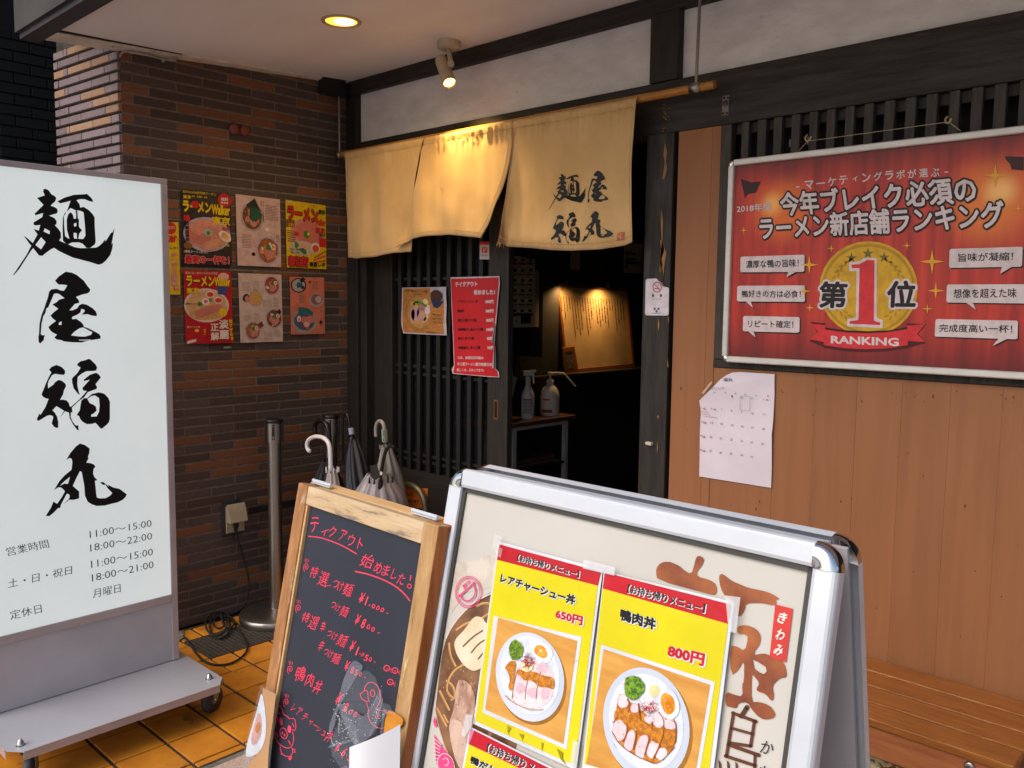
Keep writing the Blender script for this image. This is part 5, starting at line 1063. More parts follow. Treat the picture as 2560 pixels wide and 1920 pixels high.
for px, py in ((555, 372), (905, 388)):
    c = at_x(*ZI(px, py), XI + .16); b = MB(); b.lathe([(.016, 0), (.020, .03), (.020, .05), (0, .05)], c, M_black, 14); b.lathe([(.014, .002), (0, .003)], c, mat('small_lamp_glow', '#ffb050', emit='#ff9a3c', estr=14), 12); b.build('lamp', mb_)
    area_spot('menu_lamp_beam', c + V3((0, 0, -.004)), c + V3((-.11, .02, -.35)), 8, .02, 150, 1, col=(1, .55, .2))
t = thing('wooden_card_holder', 'small orange wooden frame with a picture card leaning on the lit menu board', 'card holder', at_x(*ZI(580, 1100), XI + .10)); Pq = wx(XI + .11)
b = MB(); b.slab(pl(Pq, zm(ZI, [(510, 893), (605, 882), (640, 1090), (540, 1105)])), (.012, 0, 0), mat('orange_pine', '#b06a2c', '#935520', scale=10, rough=.5)); b.build('frame', t)
b = MB(); P_ = wx(XI + .123); poly(b, P_, zm(ZI, [(538, 925), (600, 918), (615, 1058), (560, 1068)]), pc('#8a7c60'), .0006); poly(b, P_, zm(ZI, [(540, 928), (598, 922), (601, 945), (543, 950)]), pc('#3c4048'), .001)
for cx, m_ in ((558, '#5a4c80'), (590, '#8a5a70')): poly(b, P_, zm(ZI, ell(cx, 1000, 11, 18)), pc(m_), .001); poly(b, P_, zm(ZI, ell(cx, 1001, 5, 9)), pc('#b8a890'), .0014); poly(b, P_, zm(ZI, ell(cx, 965, 9, 12)), pc('#7a7a48'), .001); poly(b, P_, zm(ZI, ell(cx + 8, 1038, 7, 18)), pc('#6a6a40'), .001)
b.build('card', t)
t = thing('ticket_machine', 'cream meal ticket machine with five rows of buttons on the dark inner wall', 'ticket machine', at_x(*ZI(190, 725), XI + .1)); Pt = wx(XI + .16)
M_tm = mat('cream_machine', '#cfc4a6', '#c0b597', scale=5, rough=.5); tm = zm(ZI, [(60, 120), (290, 160), (292, 722), (60, 728)])
b = MB(); b.slab(pl(Pt, tm), (-.15, 0, 0), M_tm); b.build('cabinet', t)
b = MB(); b.slab(pl(Pt.off(-.04), zm(ZI, [(293, 252), (325, 255), (322, 720), (293, 722)])), (-.10, 0, 0), pc('#a39878')); b.build('side_box', t)
for row in range(6):
    y = 165 + row * 84 if row else 165
    for col in range(3):
        x = 118 + col * 64 - row * 1.2; b = MB(); b.slab(pl(Pt, zm(ZI, [(x - 26, y - 14), (x + 24, y - 12), (x + 24, y + 22), (x - 26, y + 20)]), 0), (.006, 0, 0), pc('#c9bea4')); b.slab(pl(Pt, zm(ZI, ell(x, y + 3, 14, 11, 0, 8)), .006), (.004, 0, 0), BLK); b.build('button', t)
b = MB()
for row in range(5):
    y = 215 + row * 84 - 8
    for col in range(3): x = 118 + col * 64 - row; poly(b, Pt, zm(ZI, [(x - 29, y - 12 if row else y - 30), (x + 25, y - 10 if row else y - 28), (x + 25, y), (x - 29, y - 3)]), pc('#6a2f28') if row == 0 else pc('#3c332a'), .001)
poly(b, Pt, zm(ZI, [(85, 600), (272, 598), (272, 630), (85, 632)]), pc('#7a3a30'), .001); poly(b, Pt, zm(ZI, [(172, 612), (256, 610), (254, 694), (172, 694)]), pc('#1f2a24'), .0014)
poly(b, Pt, zm(ZI, [(96, 618), (98, 670), (85, 672), (85, 618)]), pc('#7a3a30'), .0014); poly(b, Pt, zm(ZI, ell(136, 674, 5, 8, 0, 8)), BLK, .001); b.build('front_labels', t)
for i, (pts_, m_, lab) in enumerate((([(583, 95), (663, 95), (662, 250), (582, 246)], '#c9b98a', 'cream notice card hanging under the curtain, left of the brown board'), ([(666, 95), (848, 98), (846, 262), (666, 252)], '#4a3524', 'plain brown board on the inner wall under the curtain hem'),
                                ([(1028, 45), (1188, 22), (1172, 278), (1025, 272)], '#c9b98a', 'cream sheet with black bars on the inner wall beside the door post'), ([(945, 100), (1022, 100), (1020, 268), (944, 262)], '#3a2a20', 'dark brown board beside the cream sheet with black bars'))):
    b = MB(); b.slab(pl(wx(XI + .02), zm(ZI, pts_)), (.004, 0, 0), pc(m_)); o = b.build('wall_notice', label=lab, cat='notice')
    if i == 2:
        b = MB(); P_ = wx(XI + .0245)
        for q in ([(1035, 103), (1127, 108), (1127, 120), (1035, 115)], [(1040, 175), (1132, 180), (1132, 200), (1040, 195)], [(1040, 175), (1052, 175), (1054, 235), (1044, 235)], [(1142, 180), (1164, 182), (1164, 200), (1142, 198)], [(1045, 150), (1125, 155), (1125, 168), (1045, 163)]): poly(b, P_, zm(ZI, q), BLK, .0006)
        b.build('lettering', o)
t = thing('wall_shelf', 'dark panelled half height cabinet below the lit menu', 'cabinet', at_x(1480, 1200, XI)); b = MB()
q0, q1 = at_x(*ZI(350, 1112), XI + .20), at_x(*ZI(1195, 1068), XI + .20)
b.box(XI, XI + .14, q0.y, 6.5, 0, at_x(*ZI(560, 1112), XI + .14).z - .012, M_dark); b.build('cabinet', t); b = MB(); zz0 = at_x(*ZI(560, 1112), XI + .14).z
b.box(XI, XI + .15, q0.y, 6.5, zz0 - .012, zz0, mat('shelf_top', '#3a3530', rough=.4)); b.build('ledge', t)
b = MB(); b.box(XI, XI + .10, at_x(1355, 900, XI + .1).y, at_x(1395, 900, XI + .1).y, zz0, 2.0, mat('dark_grey_panel', '#34312e', rough=.7)); b.build('side_panel', t)
# table
M_lw = mat('white_enamel_tube', '#c9c4c0', '#b8b3af', scale=6, rough=.4)
tb = thing('side_table', 'small table with a wooden top and white square legs just inside the door', 'table', at_x(1350, 1300, -3.35)); XT = -3.30
f0, f1 = at_x(1272, 1066, XT), at_x(1441, 1044, XT); zt_ = f0.z + .012
b = MB(); b.box(XI + .01, XT, f0.y - .16, f1.y, zt_ - .026, zt_, mat('walnut_top', '#6d4a32', '#533622', scale=10, rough=.4, stretch=(8, 1, 1))); b.build('table_top', tb, bevel=.003)
for x, y in ((XT - .03, at_x(1283, 1120, XT - .03).y), (XT - .03, at_x(1412, 1100, XT - .03).y), (XI + .04, at_x(1283, 1120, XT - .03).y), (XI + .04, at_x(1412, 1100, XT - .03).y)):
    b = MB(); b.box(x - .014, x + .014, y - .014, y + .014, 0, zt_ - .027, M_lw); b.build('leg', tb)
b = MB(); y0_, y1_ = at_x(1283, 1120, XT - .03).y, at_x(1412, 1100, XT - .03).y; b.box(XT - .04, XT - .02, y0_ + .014, y1_ - .014, zt_ - .05, zt_ - .027, M_lw); b.box(XI + .03, XT - .02, y0_, y1_, .50, .512, M_dark); b.build('frame', tb)
b = MB(); rr = random.Random(4)
for k in range(5):
    y = f0.y + .04 + k * .012; z = .513 + k * .010; m_ = pc(['#5c4030', '#7a6a5a', '#4a3226', '#8a5a40', '#60463a'][k]); b.obox(V3((XT - .14, (y + f1.y - .14) / 2, z + .004)), V3((.10, rr.uniform(-.02, .02), 0)), V3((0, (f1.y - .14 - y) / 2, 0)), V3((0, 0, .004)), m_)
b.build('magazine_pile', label='pile of magazines on the low shelf of the small table', cat='magazines')
# bottles
def on_table(px, py): return at_z(px, py, zt_)
M_trn = mat('frosted_plastic', '#e8e2da', '#dcd4cc', scale=6, rough=.35, spec=.4); M_wpl = mat('white_plastic', '#e0dad4', rough=.35)
c = on_table(1319, 1046); t = thing('spray_bottle', 'translucent spray bottle with a white trigger on the small table', 'bottle', c); b = MB()
b.lathe([(.036, 0), (.040, .006), (.040, .13), (.036, .155), (.022, .185), (.015, .205), (.015, .225)], c, M_trn, 26); b.build('bottle', t)
b = MB(); top = c + V3((0, 0, .225)); b.lathe([(.018, 0), (.018, .026), (.015, .03)], top, M_wpl, 18); d = V3((.5, .85, 0)).normalized()
b.obox(top + V3((0, 0, .05)) + d * .004, d * .034, V3((-d.y, d.x, 0)) * .012, V3((0, 0, .016)), M_wpl, bev=.004); b.obox(top + V3((0, 0, .062)) + d * .034, d * .012, V3((-d.y, d.x, 0)) * .009, V3((0, 0, .007)), M_wpl)
b.tube([top + V3((0, 0, .045)) + d * .028, top + V3((0, 0, .02)) + d * .034, top + V3((0, 0, -.012)) + d * .036], .0055, M_wpl, 8); b.build('trigger_head', t)
b = MB(); lb = [(a, z) for a in (-.75, -.45, -.15, .15, .45, .75) for z in (0,)]; base = math.atan2(-c.y + 0, -c.x) ; vs = []
for a in (-.7, -.42, -.14, .14, .42, .7): vs += [c + V3((.0408 * math.cos(base + a), .0408 * math.sin(base + a), z)) for z in (.03, .125)]
b.add(vs, [(i * 2, i * 2 + 2, i * 2 + 3, i * 2 + 1) for i in range(5)], pc('#bdb4ac'), True)
for z0, z1, m_ in ((.114, .122, '#b8584a'), (.100, .103, '#3a6a50'), (.09, .093, '#3a6a50'), (.075, .079, '#b8584a'), (.06, .062, '#6a6560'), (.05, .052, '#6a6560'), (.04, .042, '#6a6560')):
    vs = []
    for a in (-.6, -.3, 0, .3, .6): vs += [c + V3((.0412 * math.cos(base + a), .0412 * math.sin(base + a), z)) for z in (z0, z1)]
    b.add(vs, [(i * 2, i * 2 + 2, i * 2 + 3, i * 2 + 1) for i in range(4)], pc(m_))
b.build('label', t)
c = on_table(1374, 1038); t = thing('pump_bottle', 'round shouldered sanitizer bottle with a long white pump arm on the small table', 'bottle', c); b = MB()
b.lathe([(.055, 0), (.060, .008), (.060, .115), (.055, .148), (.040, .175), (.022, .190), (.020, .196)], c, M_trn, 30); b.build('bottle', t)
b = MB(); top = c + V3((0, 0, .196)); b.lathe([(.022, 0), (.022, .026), (.010, .03), (.006, .032), (.006, .058), (.017, .060), (.017, .074), (0, .076)], top, M_wpl, 20); b.tube([top + V3((0, 0, .067)), top + V3((.02, .06, .069)), top + V3((.03, .10, .062)), top + V3((.05, .19, -.022))], .0055, M_wpl, 8); b.build('pump', t)
b = MB(); base = math.atan2(-c.y, -c.x)
for z0, z1, a0, a1, m_ in ((.098, .108, -.75, .0, '#b0605a'), (.022, .042, -.9, .25, '#a8504a')):
    vs = []; n_ = 6
    for i in range(n_): a = a0 + (a1 - a0) * i / (n_ - 1); vs += [c + V3((.0605 * math.cos(base + a), .0605 * math.sin(base + a), z)) for z in (z0, z1)]
    b.add(vs, [(i * 2, i * 2 + 2, i * 2 + 3, i * 2 + 1) for i in range(n_ - 1)], pc(m_))
b.build('label', t)
b = MB(); b.slab([at_x(*ZI(x, y), XI + .25) for x, y in ((70, 1040), (100, 1042), (105, 1130), (138, 1140), (100, 1305), (70, 1310))], (.004, 0, 0), pc('#a39a90')); b.build('leaflet', label='folded white leaflet standing behind the spray bottle', cat='leaflet')
b = MB(); b.slab([at_x(*ZI(x, y), XI + .05) for x, y in ((115, 962), (305, 970), (298, 1165), (125, 1160))], (.05, 0, 0), pc('#3c3832')); b.build('wall_box', label='dark grey box on the inner wall behind the bottles', cat='box')
# ------------------------------------------------------------------ belt stanchions
def stanchion(c, H, lab, group='belt posts by the brick wall'):
    t = thing('belt_stanchion', lab, 'stanchion', c, group); c = V3((c[0], c[1], 0))
    b = MB(); b.lathe([(.168, .0), (.170, .004), (.170, .030), (.164, .036), (.10, .046), (.04, .052), (.036, .055)], c, M_steel, 56); b.build('base', t)
    b = MB(); b.lathe([(.0305, .05), (.0305, H - .105)], c, M_steel, 32); b.build('pole', t)
    b = MB(); b.lathe([(.036, H - .108), (.036, H - .018)], c, M_steel, 32); hd = b.build('head', t)
    b = MB(); b.lathe([(.037, H - .017), (.040, H - .014), (.040, H - .003), (.036, H), (0, H)], c, M_black, 32); b.build('cap', hd)
    b = MB(); d = (CAM - c); d.z = 0; d.normalize(); s_ = V3((-d.y, d.x, 0))
    for k in (-1, 1): b.obox(c + s_ * (.036 * k) + V3((0, 0, H - .062)), s_ * .006, d * .020, V3((0, 0, .046)), M_black, bev=.002)
    b.obox(c + d * .0355 - s_ * .004 + V3((0, 0, H - .058)), s_ * .0055, d * .002, V3((0, 0, .036)), M_black, bev=.001); b.build('belt_slot', hd)
    b = MB()
    for z in (-.032, -.080, -.088): b.lathe([(.0022, 0), (.0015, .001), (0, .0012)], c + d * .0372 - s_ * .004 + V3((0, 0, H + z)), M_chrome, 8, d)
    b.build('screw', hd)
H_ = .945; s1 = at_z(692, 1530, .03)
stanchion((s1.x, s1.y, 0), H_, 'steel belt stanchion with a black cap and round base beside the socket')
s2 = at_z(826.5, 1036, H_); stanchion((max(s2.x, XW + .19), s2.y, 0), H_, 'second belt stanchion, half hidden behind the umbrellas in the corner')

# ------------------------------------------------------------------ wall socket, cable
zo = zz(440, 1120, 4.88); Pw_ = wx(XW + .004)
t = thing('wall_socket', 'cream hooded outdoor socket on a dark plate on the bricks, a black plug in it', 'socket', Pw_.p(590, 1300))
M_soc = mat('aged_cream_plastic', '#b0a188', '#9c8d74', scale=9, rough=.45)
a0 = at_x(*zo(552, 680), XW + .004); a1 = at_x(*zo(800, 1040), XW + .004)
b = MB(); b.box(XW + .003, XW + .010, a0.y, a1.y, a1.z - .002, a0.z + .006, mat('dark_plate', '#2f3136', rough=.7)); b.build('back_plate', t)
y0, y1 = at_x(*zo(603, 800), XW + .01).y, at_x(*zo(850, 800), XW + .03).y; zt3 = at_x(*zo(640, 690), XW + .02).z; zm3 = at_x(*zo(700, 920), XW + .05).z; zb3 = at_x(*zo(640, 1045), XW + .02).z
b = MB(); b.box(XW + .010, XW + .018, y0, y1, zb3, zt3 - .01, M_soc); b.build('plate', t, bevel=.002)
b = MB(); pr = [(XW + .018, zt3), (XW + .030, zt3 - .004), (XW + .040, zt3 - .03), (XW + .055, zm3), (XW + .018, zm3)]
b.slab([V3((x, y0 + .003, z)) for x, z in pr], (0, y1 - y0 - .006, 0), M_soc); b.build('hood', t, bevel=.004)
b = MB(); b.lathe([(.0025, 0), (.0015, .001), (0, .001)], V3((XW + .034, (y0 + y1) / 2, zt3 - .02)), M_black, 8, (1, 0, 0)); b.lathe([(.007, 0), (.006, .006), (0, .007)], V3((XW + .018, y1 - .018, zb3 + .018)), M_soc, 12, (1, 0, 0)); b.build('screw', t)
b = MB(); pc0 = V3((XW + .036, (y0 + y1) / 2 - .008, zm3 - .012)); b.lathe([(.012, .02), (.013, 0), (.009, -.02), (.006, -.035)], pc0, M_black, 16); b.build('plug', t)
b = MB(); q0, q1 = at_x(*zo(885, 760), XW), at_x(735, 1254, XW); b.box(XW - .001, XW + .0045, q0.y, 2.45, q0.z - .018, q0.z + .012, mat('black_tape_band', '#1b1c1f', rough=.6)); b.build('cable_band', label='black band taped along one brick course to the right of the socket', cat='tape')
def gx(x, y, z=.008):
    p = at_z(x, y, z); return p if p.x > XW + .022 else at_x(x, y, XW + .022)
Z8 = zz(0, 1220, 2.37); z5 = zz(440, 1440, 6.38)
hang = [V3((pc0.x, pc0.y, pc0.z - .03))] + [at_x(*Z8(x, y), XW + .035) for x, y in ((1408, 300), (1440, 400), (1468, 500), (1476, 600), (1458, 680))]
lay = [gx(*z5(x, y), .006) for x, y in ((1000, 560), (880, 610), (760, 640))]
def loop(cx, cy, rx, ry, a0, a1, n=14, z=.008, an=0): return [gx(*z5(*p), z) for p in ell(cx, cy, rx, ry, an, n, 0, 1, a0, a1)]
coil = loop(700, 790, 160, 200, -1.2, -7.0, 22, .010) + loop(640, 760, 170, 190, -.7, -6.6, 22, .018) + loop(690, 740, 90, 95, -.3, -6.0, 16, .012) + loop(840, 740, 90, 90, 3.3, 9.0, 16, .014)
tail = [gx(*z5(x, y), .006) for x, y in ((700, 570), (800, 600), (900, 700), (1000, 860), (1100, 1030), (1148, 1120), (1120, 1220), (1030, 1310), (900, 1390), (720, 1425), (560, 1410), (430, 1350), (320, 1230), (230, 1100), (170, 1010), (120, 960))]
b = MB(); pts = smooth([tuple(p) for p in hang + lay + coil + tail], 2); b.tube([V3(p) for p in pts], .0044, M_blackr, 8); b.build('power_cable', label='black cable hanging from the socket and coiled on the orange floor tiles', cat='cable')

# ------------------------------------------------------------------ upright shop sign on castors
XS = -3.02; SY0, SY1 = .750, 1.4135; ZT2, ZB2 = 1.914, .133
M_sal = mat('sign_aluminium', '#b5abac', '#a69c9d', scale=4, rough=.38, metal=.25, stretch=(1, 1, 2)); M_sgr = mat('sign_grey_panel', '#bab6b9', '#aca8ac', scale=3, rough=.5, metal=.1, spots=[('#5a5450', 50, .76)])
M_acr = mat('white_acrylic', '#dfe3e1', '#cfd6d6', scale=1.6, rough=.22, spec=.5, spots=[('#b9bfbc', 70, .775)], emit='#dfeeee', estr=.34)
sg = thing('upright_sign', 'tall white upright sign with large brush characters on a grey wheeled base', 'sign', (-3.08, 1.08, 0))
b = MB(); b.box(XS - .13, XS - .004, SY0 + .002, SY1 - .002, ZB2, ZT2 - .002, M_sgr); b.build('cabinet', sg)
fw = .024
for nm, y0, y1, z0, z1 in (('frame_rail', SY0, SY1, ZT2 - .019, ZT2), ('frame_rail', SY0 + fw, SY1 - fw, .358, .388), ('frame_post', SY1 - fw, SY1, ZB2, ZT2 - .0195), ('frame_post', SY0, SY0 + fw, ZB2, ZT2 - .0195)):
    b = MB(); b.box(XS - .01, XS + .003, y0, y1, z0, z1, M_sal); b.build(nm, sg, bevel=.002)
b = MB(); b.box(XS - .005, XS - .0015, SY0 + fw, SY1 - fw, .388, ZT2 - .0195, M_acr); b.build('white_panel', sg)
b = MB(); b.box(XS - .005, XS - .003, SY0 + fw, SY1 - fw, ZB2, .3575, M_sgr); b.build('lower_panel', sg)
Psg = wx(XS - .0015); b = MB()
for K in (K_MEN, K_YA, K_FU, K_MA): calli(b, K, lambda x, y: Psg.p(x, y, .0006), M_ink)
Zs = zz(80, 1090, 7.9); poly(b, Psg, zm(Zs, [(1370, 905), (1410, 912), (1445, 940), (1420, 968), (1385, 950)]), M_ink, .0009)
b.build('brush_lettering', sg)
b = MB(); Zh = zz(0, 1280, 4.608)
def mincho(t_, BL, BRq, TL, m=M_ink):
    BL, BRq, TL = Zh(*BL), Zh(*BRq), Zh(*TL); h = abs(BL[1] - TL[1])
    for k, dx in enumerate((-.017, 0, .017)):
        d = (dx * h * .9, 0)
        text(b, Psg, t_, (BL[0] + d[0], BL[1]), (BRq[0] + d[0], BRq[1]), (TL[0] + d[0], TL[1]), m, -.016, .0006 + k * .0002)
mincho('営業時間', (88, 510), (568, 408), (62, 412)); mincho('土・日・祝日', (92, 878), (826, 712), (92, 778)); mincho('定休日', (125, 1242), (482, 1158), (112, 1140))
for t_, BL, BRq, TL in (('11:00～15:00', (1035, 300), (1745, 165), (1031, 220)), ('18:00～22:00', (1042, 457), (1750, 313), (1038, 375)), ('11:00～15:00', (1052, 645), (1760, 495), (1048, 563)), ('18:00～21:00', (1062, 802), (1768, 642), (1057, 719)), ('月曜日', (1073, 992), (1387, 922), (1070, 895))): mincho(t_, BL, BRq, TL)
b.build('hours_lettering', sg)
# base plate
pz_ = .13; A = [at_z(x, y, pz_) for x, y in ((20, 1884.5), (57.9, 1883), (546.9, 1709.4), (553, 1695), (471, 1641))]
yn, yfp, xf = A[0].y, 1.447, (A[1].x + A[2].x) / 2
top = [V3((xf, A[1].y + .004, pz_)), V3((xf, A[2].y, pz_)), V3((A[3].x, yfp, pz_)), V3((-3.44, yfp, pz_)), V3((-3.48, yfp - .04, pz_)), V3((-3.48, yn + .04, pz_)), V3((-3.44, yn, pz_)), V3((xf - .045, yn, pz_))]
b = MB(); b.slab(top, (0, 0, -.003), mat('grey_painted_steel', '#b0b1ba', '#a4a5ae', scale=2.5, rough=.36, metal=.15, spots=[('#4c4848', 60, .785)])); b.build('base_plate', sg)
b = MB(); n = len(top)
for i in range(n):
    p, q = top[i], top[(i + 1) % n]
    if i in (1, 7): continue
    d = (q - p).normalized(); nrm = V3((d.y, -d.x, 0)); c = (p + q) / 2
    b.slab([p - V3((0, 0, .0035)), q - V3((0, 0, .0035)), q - V3((0, 0, .028)), p - V3((0, 0, .028))], -nrm * .002, M_sal)
    b.tube([p + V3((0, 0, -.002)), q + V3((0, 0, -.002))], .0026, M_sal, 6)
b.build('base_flange', sg)
for (px, py, zc) in ((523, 1697, pz_), (51, 1863, pz_)):
    c = at_z(px, py, zc); b = MB(); b.lathe([(.0125, .0), (.0125, .001)], c, M_grt, 16); b.lathe([(.0105, .001), (.0105, .009), (.0085, .0105), (.0082, .013), (.006, .018), (0, .0205)], c, M_chrome, 6 if 0 else 14); b.build('dome_nut', sg)
M_tyre = mat('grey_rubber', '#3a3b40', '#2e2f33', scale=30, rough=.6); M_zinc = mat('zinc', '#a5aaa8', '#8f9492', scale=20, rough=.35, metal=.8)
def castor(cx, cy, ang):
    t = MB(); r = .047; w_ = .012; ax = V3((math.cos(ang), math.sin(ang), 0)); c = V3((cx, cy, r))
    t.lathe([(.014, -w_), (r - .004, -w_), (r, -w_ * .6), (r, w_ * .6), (r - .004, w_), (.014, w_)], c, M_tyre, 32, ax, cap=False); wh = t.build('castor_wheel', sg)
    t = MB(); t.lathe([(.015, -w_ - .001), (.015, w_ + .001)], c, M_zinc, 18, ax); t.lathe([(.006, w_), (.006, w_ + .007), (0, w_ + .008)], c, M_chrome, 10, ax); t.build('hub', wh)
    t = MB(); f = V3((-ax.y, ax.x, 0))
    for k in (-1, 1): t.slab([c + ax * (k * (w_ + .004)) + f * a + V3((0, 0, z)) for a, z in ((-.008, -.006), (.008, -.006), (.030, .052), (-.010, .052))], ax * .002, M_zinc)
    t.obox(c + f * .014 + V3((0, 0, .0535)), ax * .022, f * .024, V3((0, 0, .003)), M_zinc); t.build('castor_fork', sg)
p = at_z(539.6, 1776, 0); castor(p.x - .004, p.y - .012, .35); p = at_z(76, 1926, .047); castor(p.x, p.y, 1.0); castor(-3.43, .83, .2); castor(-3.43, 1.38, .6)

# ------------------------------------------------------------------ A-boards
class Leaf(Panel):
    def __init__(s, P0, phi, th, back=False):
        h = V3((math.cos(phi), math.sin(phi), 0)); n = V3((math.sin(phi), -math.cos(phi), 0)); k = -1 if back else 1
        s.dn = V3((0, 0, -math.cos(th))) + n * (math.sin(th) * k); Panel.__init__(s, P0, h, -s.dn)
        if back: s.n = -s.n if s.n.dot(n) > 0 else s.n
    def q(s, u, d, l=0): return s.o + s.u * u + s.dn * d + s.n * l
P0p, PHp, THp = V3((-1.027, .965, 1.208)), -.009, .211
F = Leaf(P0p, PHp, THp); Wp, Hp = .66, 1.228
pa = thing('poster_stand', 'silver framed A-board with a duck noodle poster and yellow takeout menus', 'A-board', F.q(Wp / 2, Hp) )
M_sil = mat('silver_snap_frame', '#cfd3da', '#c2c7cf', scale=5, rough=.34, metal=.22, stretch=(1, 1, 2), spots=[('#6d6a66', 50, .785)]); M_gask = mat('dark_gasket', '#3b3a36', rough=.5)
def frame_leaf(L, W, H, par, fw=.031, h=.011, dark=False):
    for nm, a, e, d in (('frame_rail', L.q(fw, 0), L.q(W - fw, 0), L.dn), ('frame_rail', L.q(fw, H), L.q(W - fw, H), -L.dn), ('frame_rail', L.q(0, fw), L.q(0, H - fw), L.u), ('frame_rail', L.q(W, fw), L.q(W, H - fw), -L.u)):
        b = MB(); rail(b, a, e, d, fw, L.n, M_sil, h); b.build(nm, par)
    for u, v, du, dv in ((fw, fw, -L.u, -L.dn), (W - fw, fw, L.u, -L.dn), (fw, H - fw, -L.u, L.dn), (W - fw, H - fw, L.u, L.dn)):
        b = MB(); cap(b, L.q(u, v), du, dv, fw, L.n, M_chrome, h + .001); b.build('corner_cap', par)
    b = MB(); c = L.q(W / 2, H / 2, -.008); b.obox(c, L.u * (W / 2 - .012), L.dn * (H / 2 - .012), L.n * .003, M_sgr if dark else mat('board_back', '#8a8078', rough=.6)); b.build('back_board', par)
frame_leaf(F, Wp, Hp, pa)
BL2 = Leaf(P0p + F.n * 0 + V3((0, .047, 0)), PHp, THp, back=True); frame_leaf(BL2, Wp, Hp, pa, dark=True)
b = MB()
for k in range(6): b.tube([F.q(.035, .004, -.010 - k * .0075) , F.q(Wp - .035, .004, -.010 - k * .0075)], .0042, M_sil, 8)
b.build('hinge_bar', pa)
b = MB(); g_ = .031
for a, e, d in ((F.q(g_, g_), F.q(Wp - g_, g_), F.dn), (F.q(g_, g_), F.q(g_, Hp - g_), F.u), (F.q(Wp - g_, g_), F.q(Wp - g_, Hp - g_), -F.u)): b.slab([a, e, e + d * .007, a + d * .007], F.n * .0035, M_gask)
b.build('gasket', pa)
pgm = mat('printed_pale_poster', '#c2bfb9', '#b8b3aa', scale=2.2, rough=.35, spec=.4, spots=[('#b5a898', 3.1, .66)])
b = MB(); b.slab([F.q(.03, .03, -.004), F.q(Wp - .03, .03, -.004), F.q(Wp - .03, Hp - .03, -.004), F.q(.03, Hp - .03, -.004)], F.n * .003, pgm); b.build('poster_sheet', pa)
G = Panel(F.o - F.n * .001, F.u, F.v); G.n = F.n
A_ = MB(); T_ = MB()
Z12 = zz(1060, 1400, 3.19); Z11 = zz(1620, 1340, 2.861)
# large printed soup bowl on the left
SOUP = mat('printed_soup', '#8c6444', '#4d2e1c', scale=16, detail=8, rough=.4, lo=.35, hi=.65, spots=[('#b08a64', 22, .62), ('#331c10', 9, .62)]); NDL = pc('#b0804a')
xmx = 790
poly(A_, G, zm(Z12, [(258, 30), (600, -60), (600, 200), (330, 260), (215, 430), (205, 330)]), pc('#cabfb2'), .0006)
poly(A_, G, zm(Z12, smooth([(185, 610), (215, 540), (300, 430), (420, 320), (560, 240), (760, 200), (790, 1720), (290, 1720), (190, 1540), (120, 1320), (95, 1180), (110, 1050), (130, 880), (150, 740)], 1)), SOUP, .0010)
stroke(A_, G, zm(Z12, smooth([(180, 625), (215, 545), (300, 430), (420, 325), (560, 255)], 1)), 4.2, pc('#cfc0b0'), .0016); stroke(A_, G, zm(Z12, smooth([(95, 1180), (120, 1320), (190, 1540), (290, 1720)], 1)), 2.2, pc('#b98f6a'), .0016)
for l in ([(205, 660), (215, 760), (260, 850)], [(330, 830), (240, 880), (190, 980), (190, 1060), (250, 1110)], [(180, 960), (240, 1000), (260, 1090), (220, 1120)], [(130, 1040), (170, 1120), (210, 1200)], [(110, 1180), (150, 1260), (190, 1330)], [(160, 1230), (200, 1300)], [(260, 560), (330, 510), (390, 490)], [(420, 370), (480, 340), (540, 350)], [(440, 480), (520, 430), (560, 380)]):
    stroke(A_, G, zm(Z12, smooth(l, 2)), 6.5, NDL, .0016); stroke(A_, G, zm(Z12, smooth([(x + 3, y - 3) for x, y in l], 2)), 1.8, pc('#d2a878'), .0020)
poly(A_, G, zm(Z12, smooth([(405, 445), (475, 455), (500, 505), (560, 520), (560, 760), (430, 900), (330, 850), (260, 740), (245, 640), (330, 560)], 2, True)), mat('printed_bamboo', '#dcd2ba', '#c8b48c', scale=12, detail=8, rough=.4, spots=[('#b89868', 16, .66)]), .0024)
for l in ([(320, 690), (400, 610), (480, 560)], [(385, 740), (440, 670), (520, 620)], [(440, 790), (480, 740), (530, 700)]): stroke(A_, G, zm(Z12, smooth(l, 1)), 3.4, pc('#6d5030'), .0028)
CHK = mat('printed_chicken', '#c4a490', '#9a7460', scale=55, detail=8, rough=.4, lo=.35, hi=.6, stretch=(2, 2, .6), spots=[('#dcc4b4', 40, .62), ('#6e4c3a', 50, .66)])
poly(A_, G, zm(Z12, smooth([(270, 960), (330, 950), (400, 1020), (420, 1120), (400, 1300), (390, 1500), (380, 1700), (290, 1660), (230, 1480), (205, 1300), (250, 1180)], 1, True)), CHK, .0024)
poly(A_, G, zm(Z12, smooth([(205, 1290), (260, 1260), (330, 1320), (350, 1500), (330, 1700), (270, 1620), (225, 1460)], 1, True)), pc('#c8aa98'), .0028)
rr = random.Random(9)
for k in range(46): x, y = rr.uniform(150, 440), rr.uniform(850, 1650); poly(A_, G, zm(Z12, ell(x, y, rr.uniform(2, 5), rr.uniform(2, 7), rr.uniform(0, 3), 6)), pc('#dcc8b0') if k % 2 else pc('#8a5c3c'), .0032)
PKK = pc('#d8467e')
poly(A_, G, zm(Z12, ell(365, 255, 107, 128, .05)), PKK, .0032, [zm(Z12, ell(365, 255, 101, 122, .05))]); poly(A_, G, zm(Z12, ell(365, 255, 93, 113, .05)), PKK, .0032, [zm(Z12, ell(365, 255, 88, 107, .05))])
stroke(A_, G, zm(Z12, [(288, 290), (415, 178)]), 4, PKK, .0034); stroke(A_, G, zm(Z12, smooth([(300, 283), (330, 325), (380, 325), (420, 280), (422, 230), (405, 190)], 2)), 3.5, PKK, .0036)
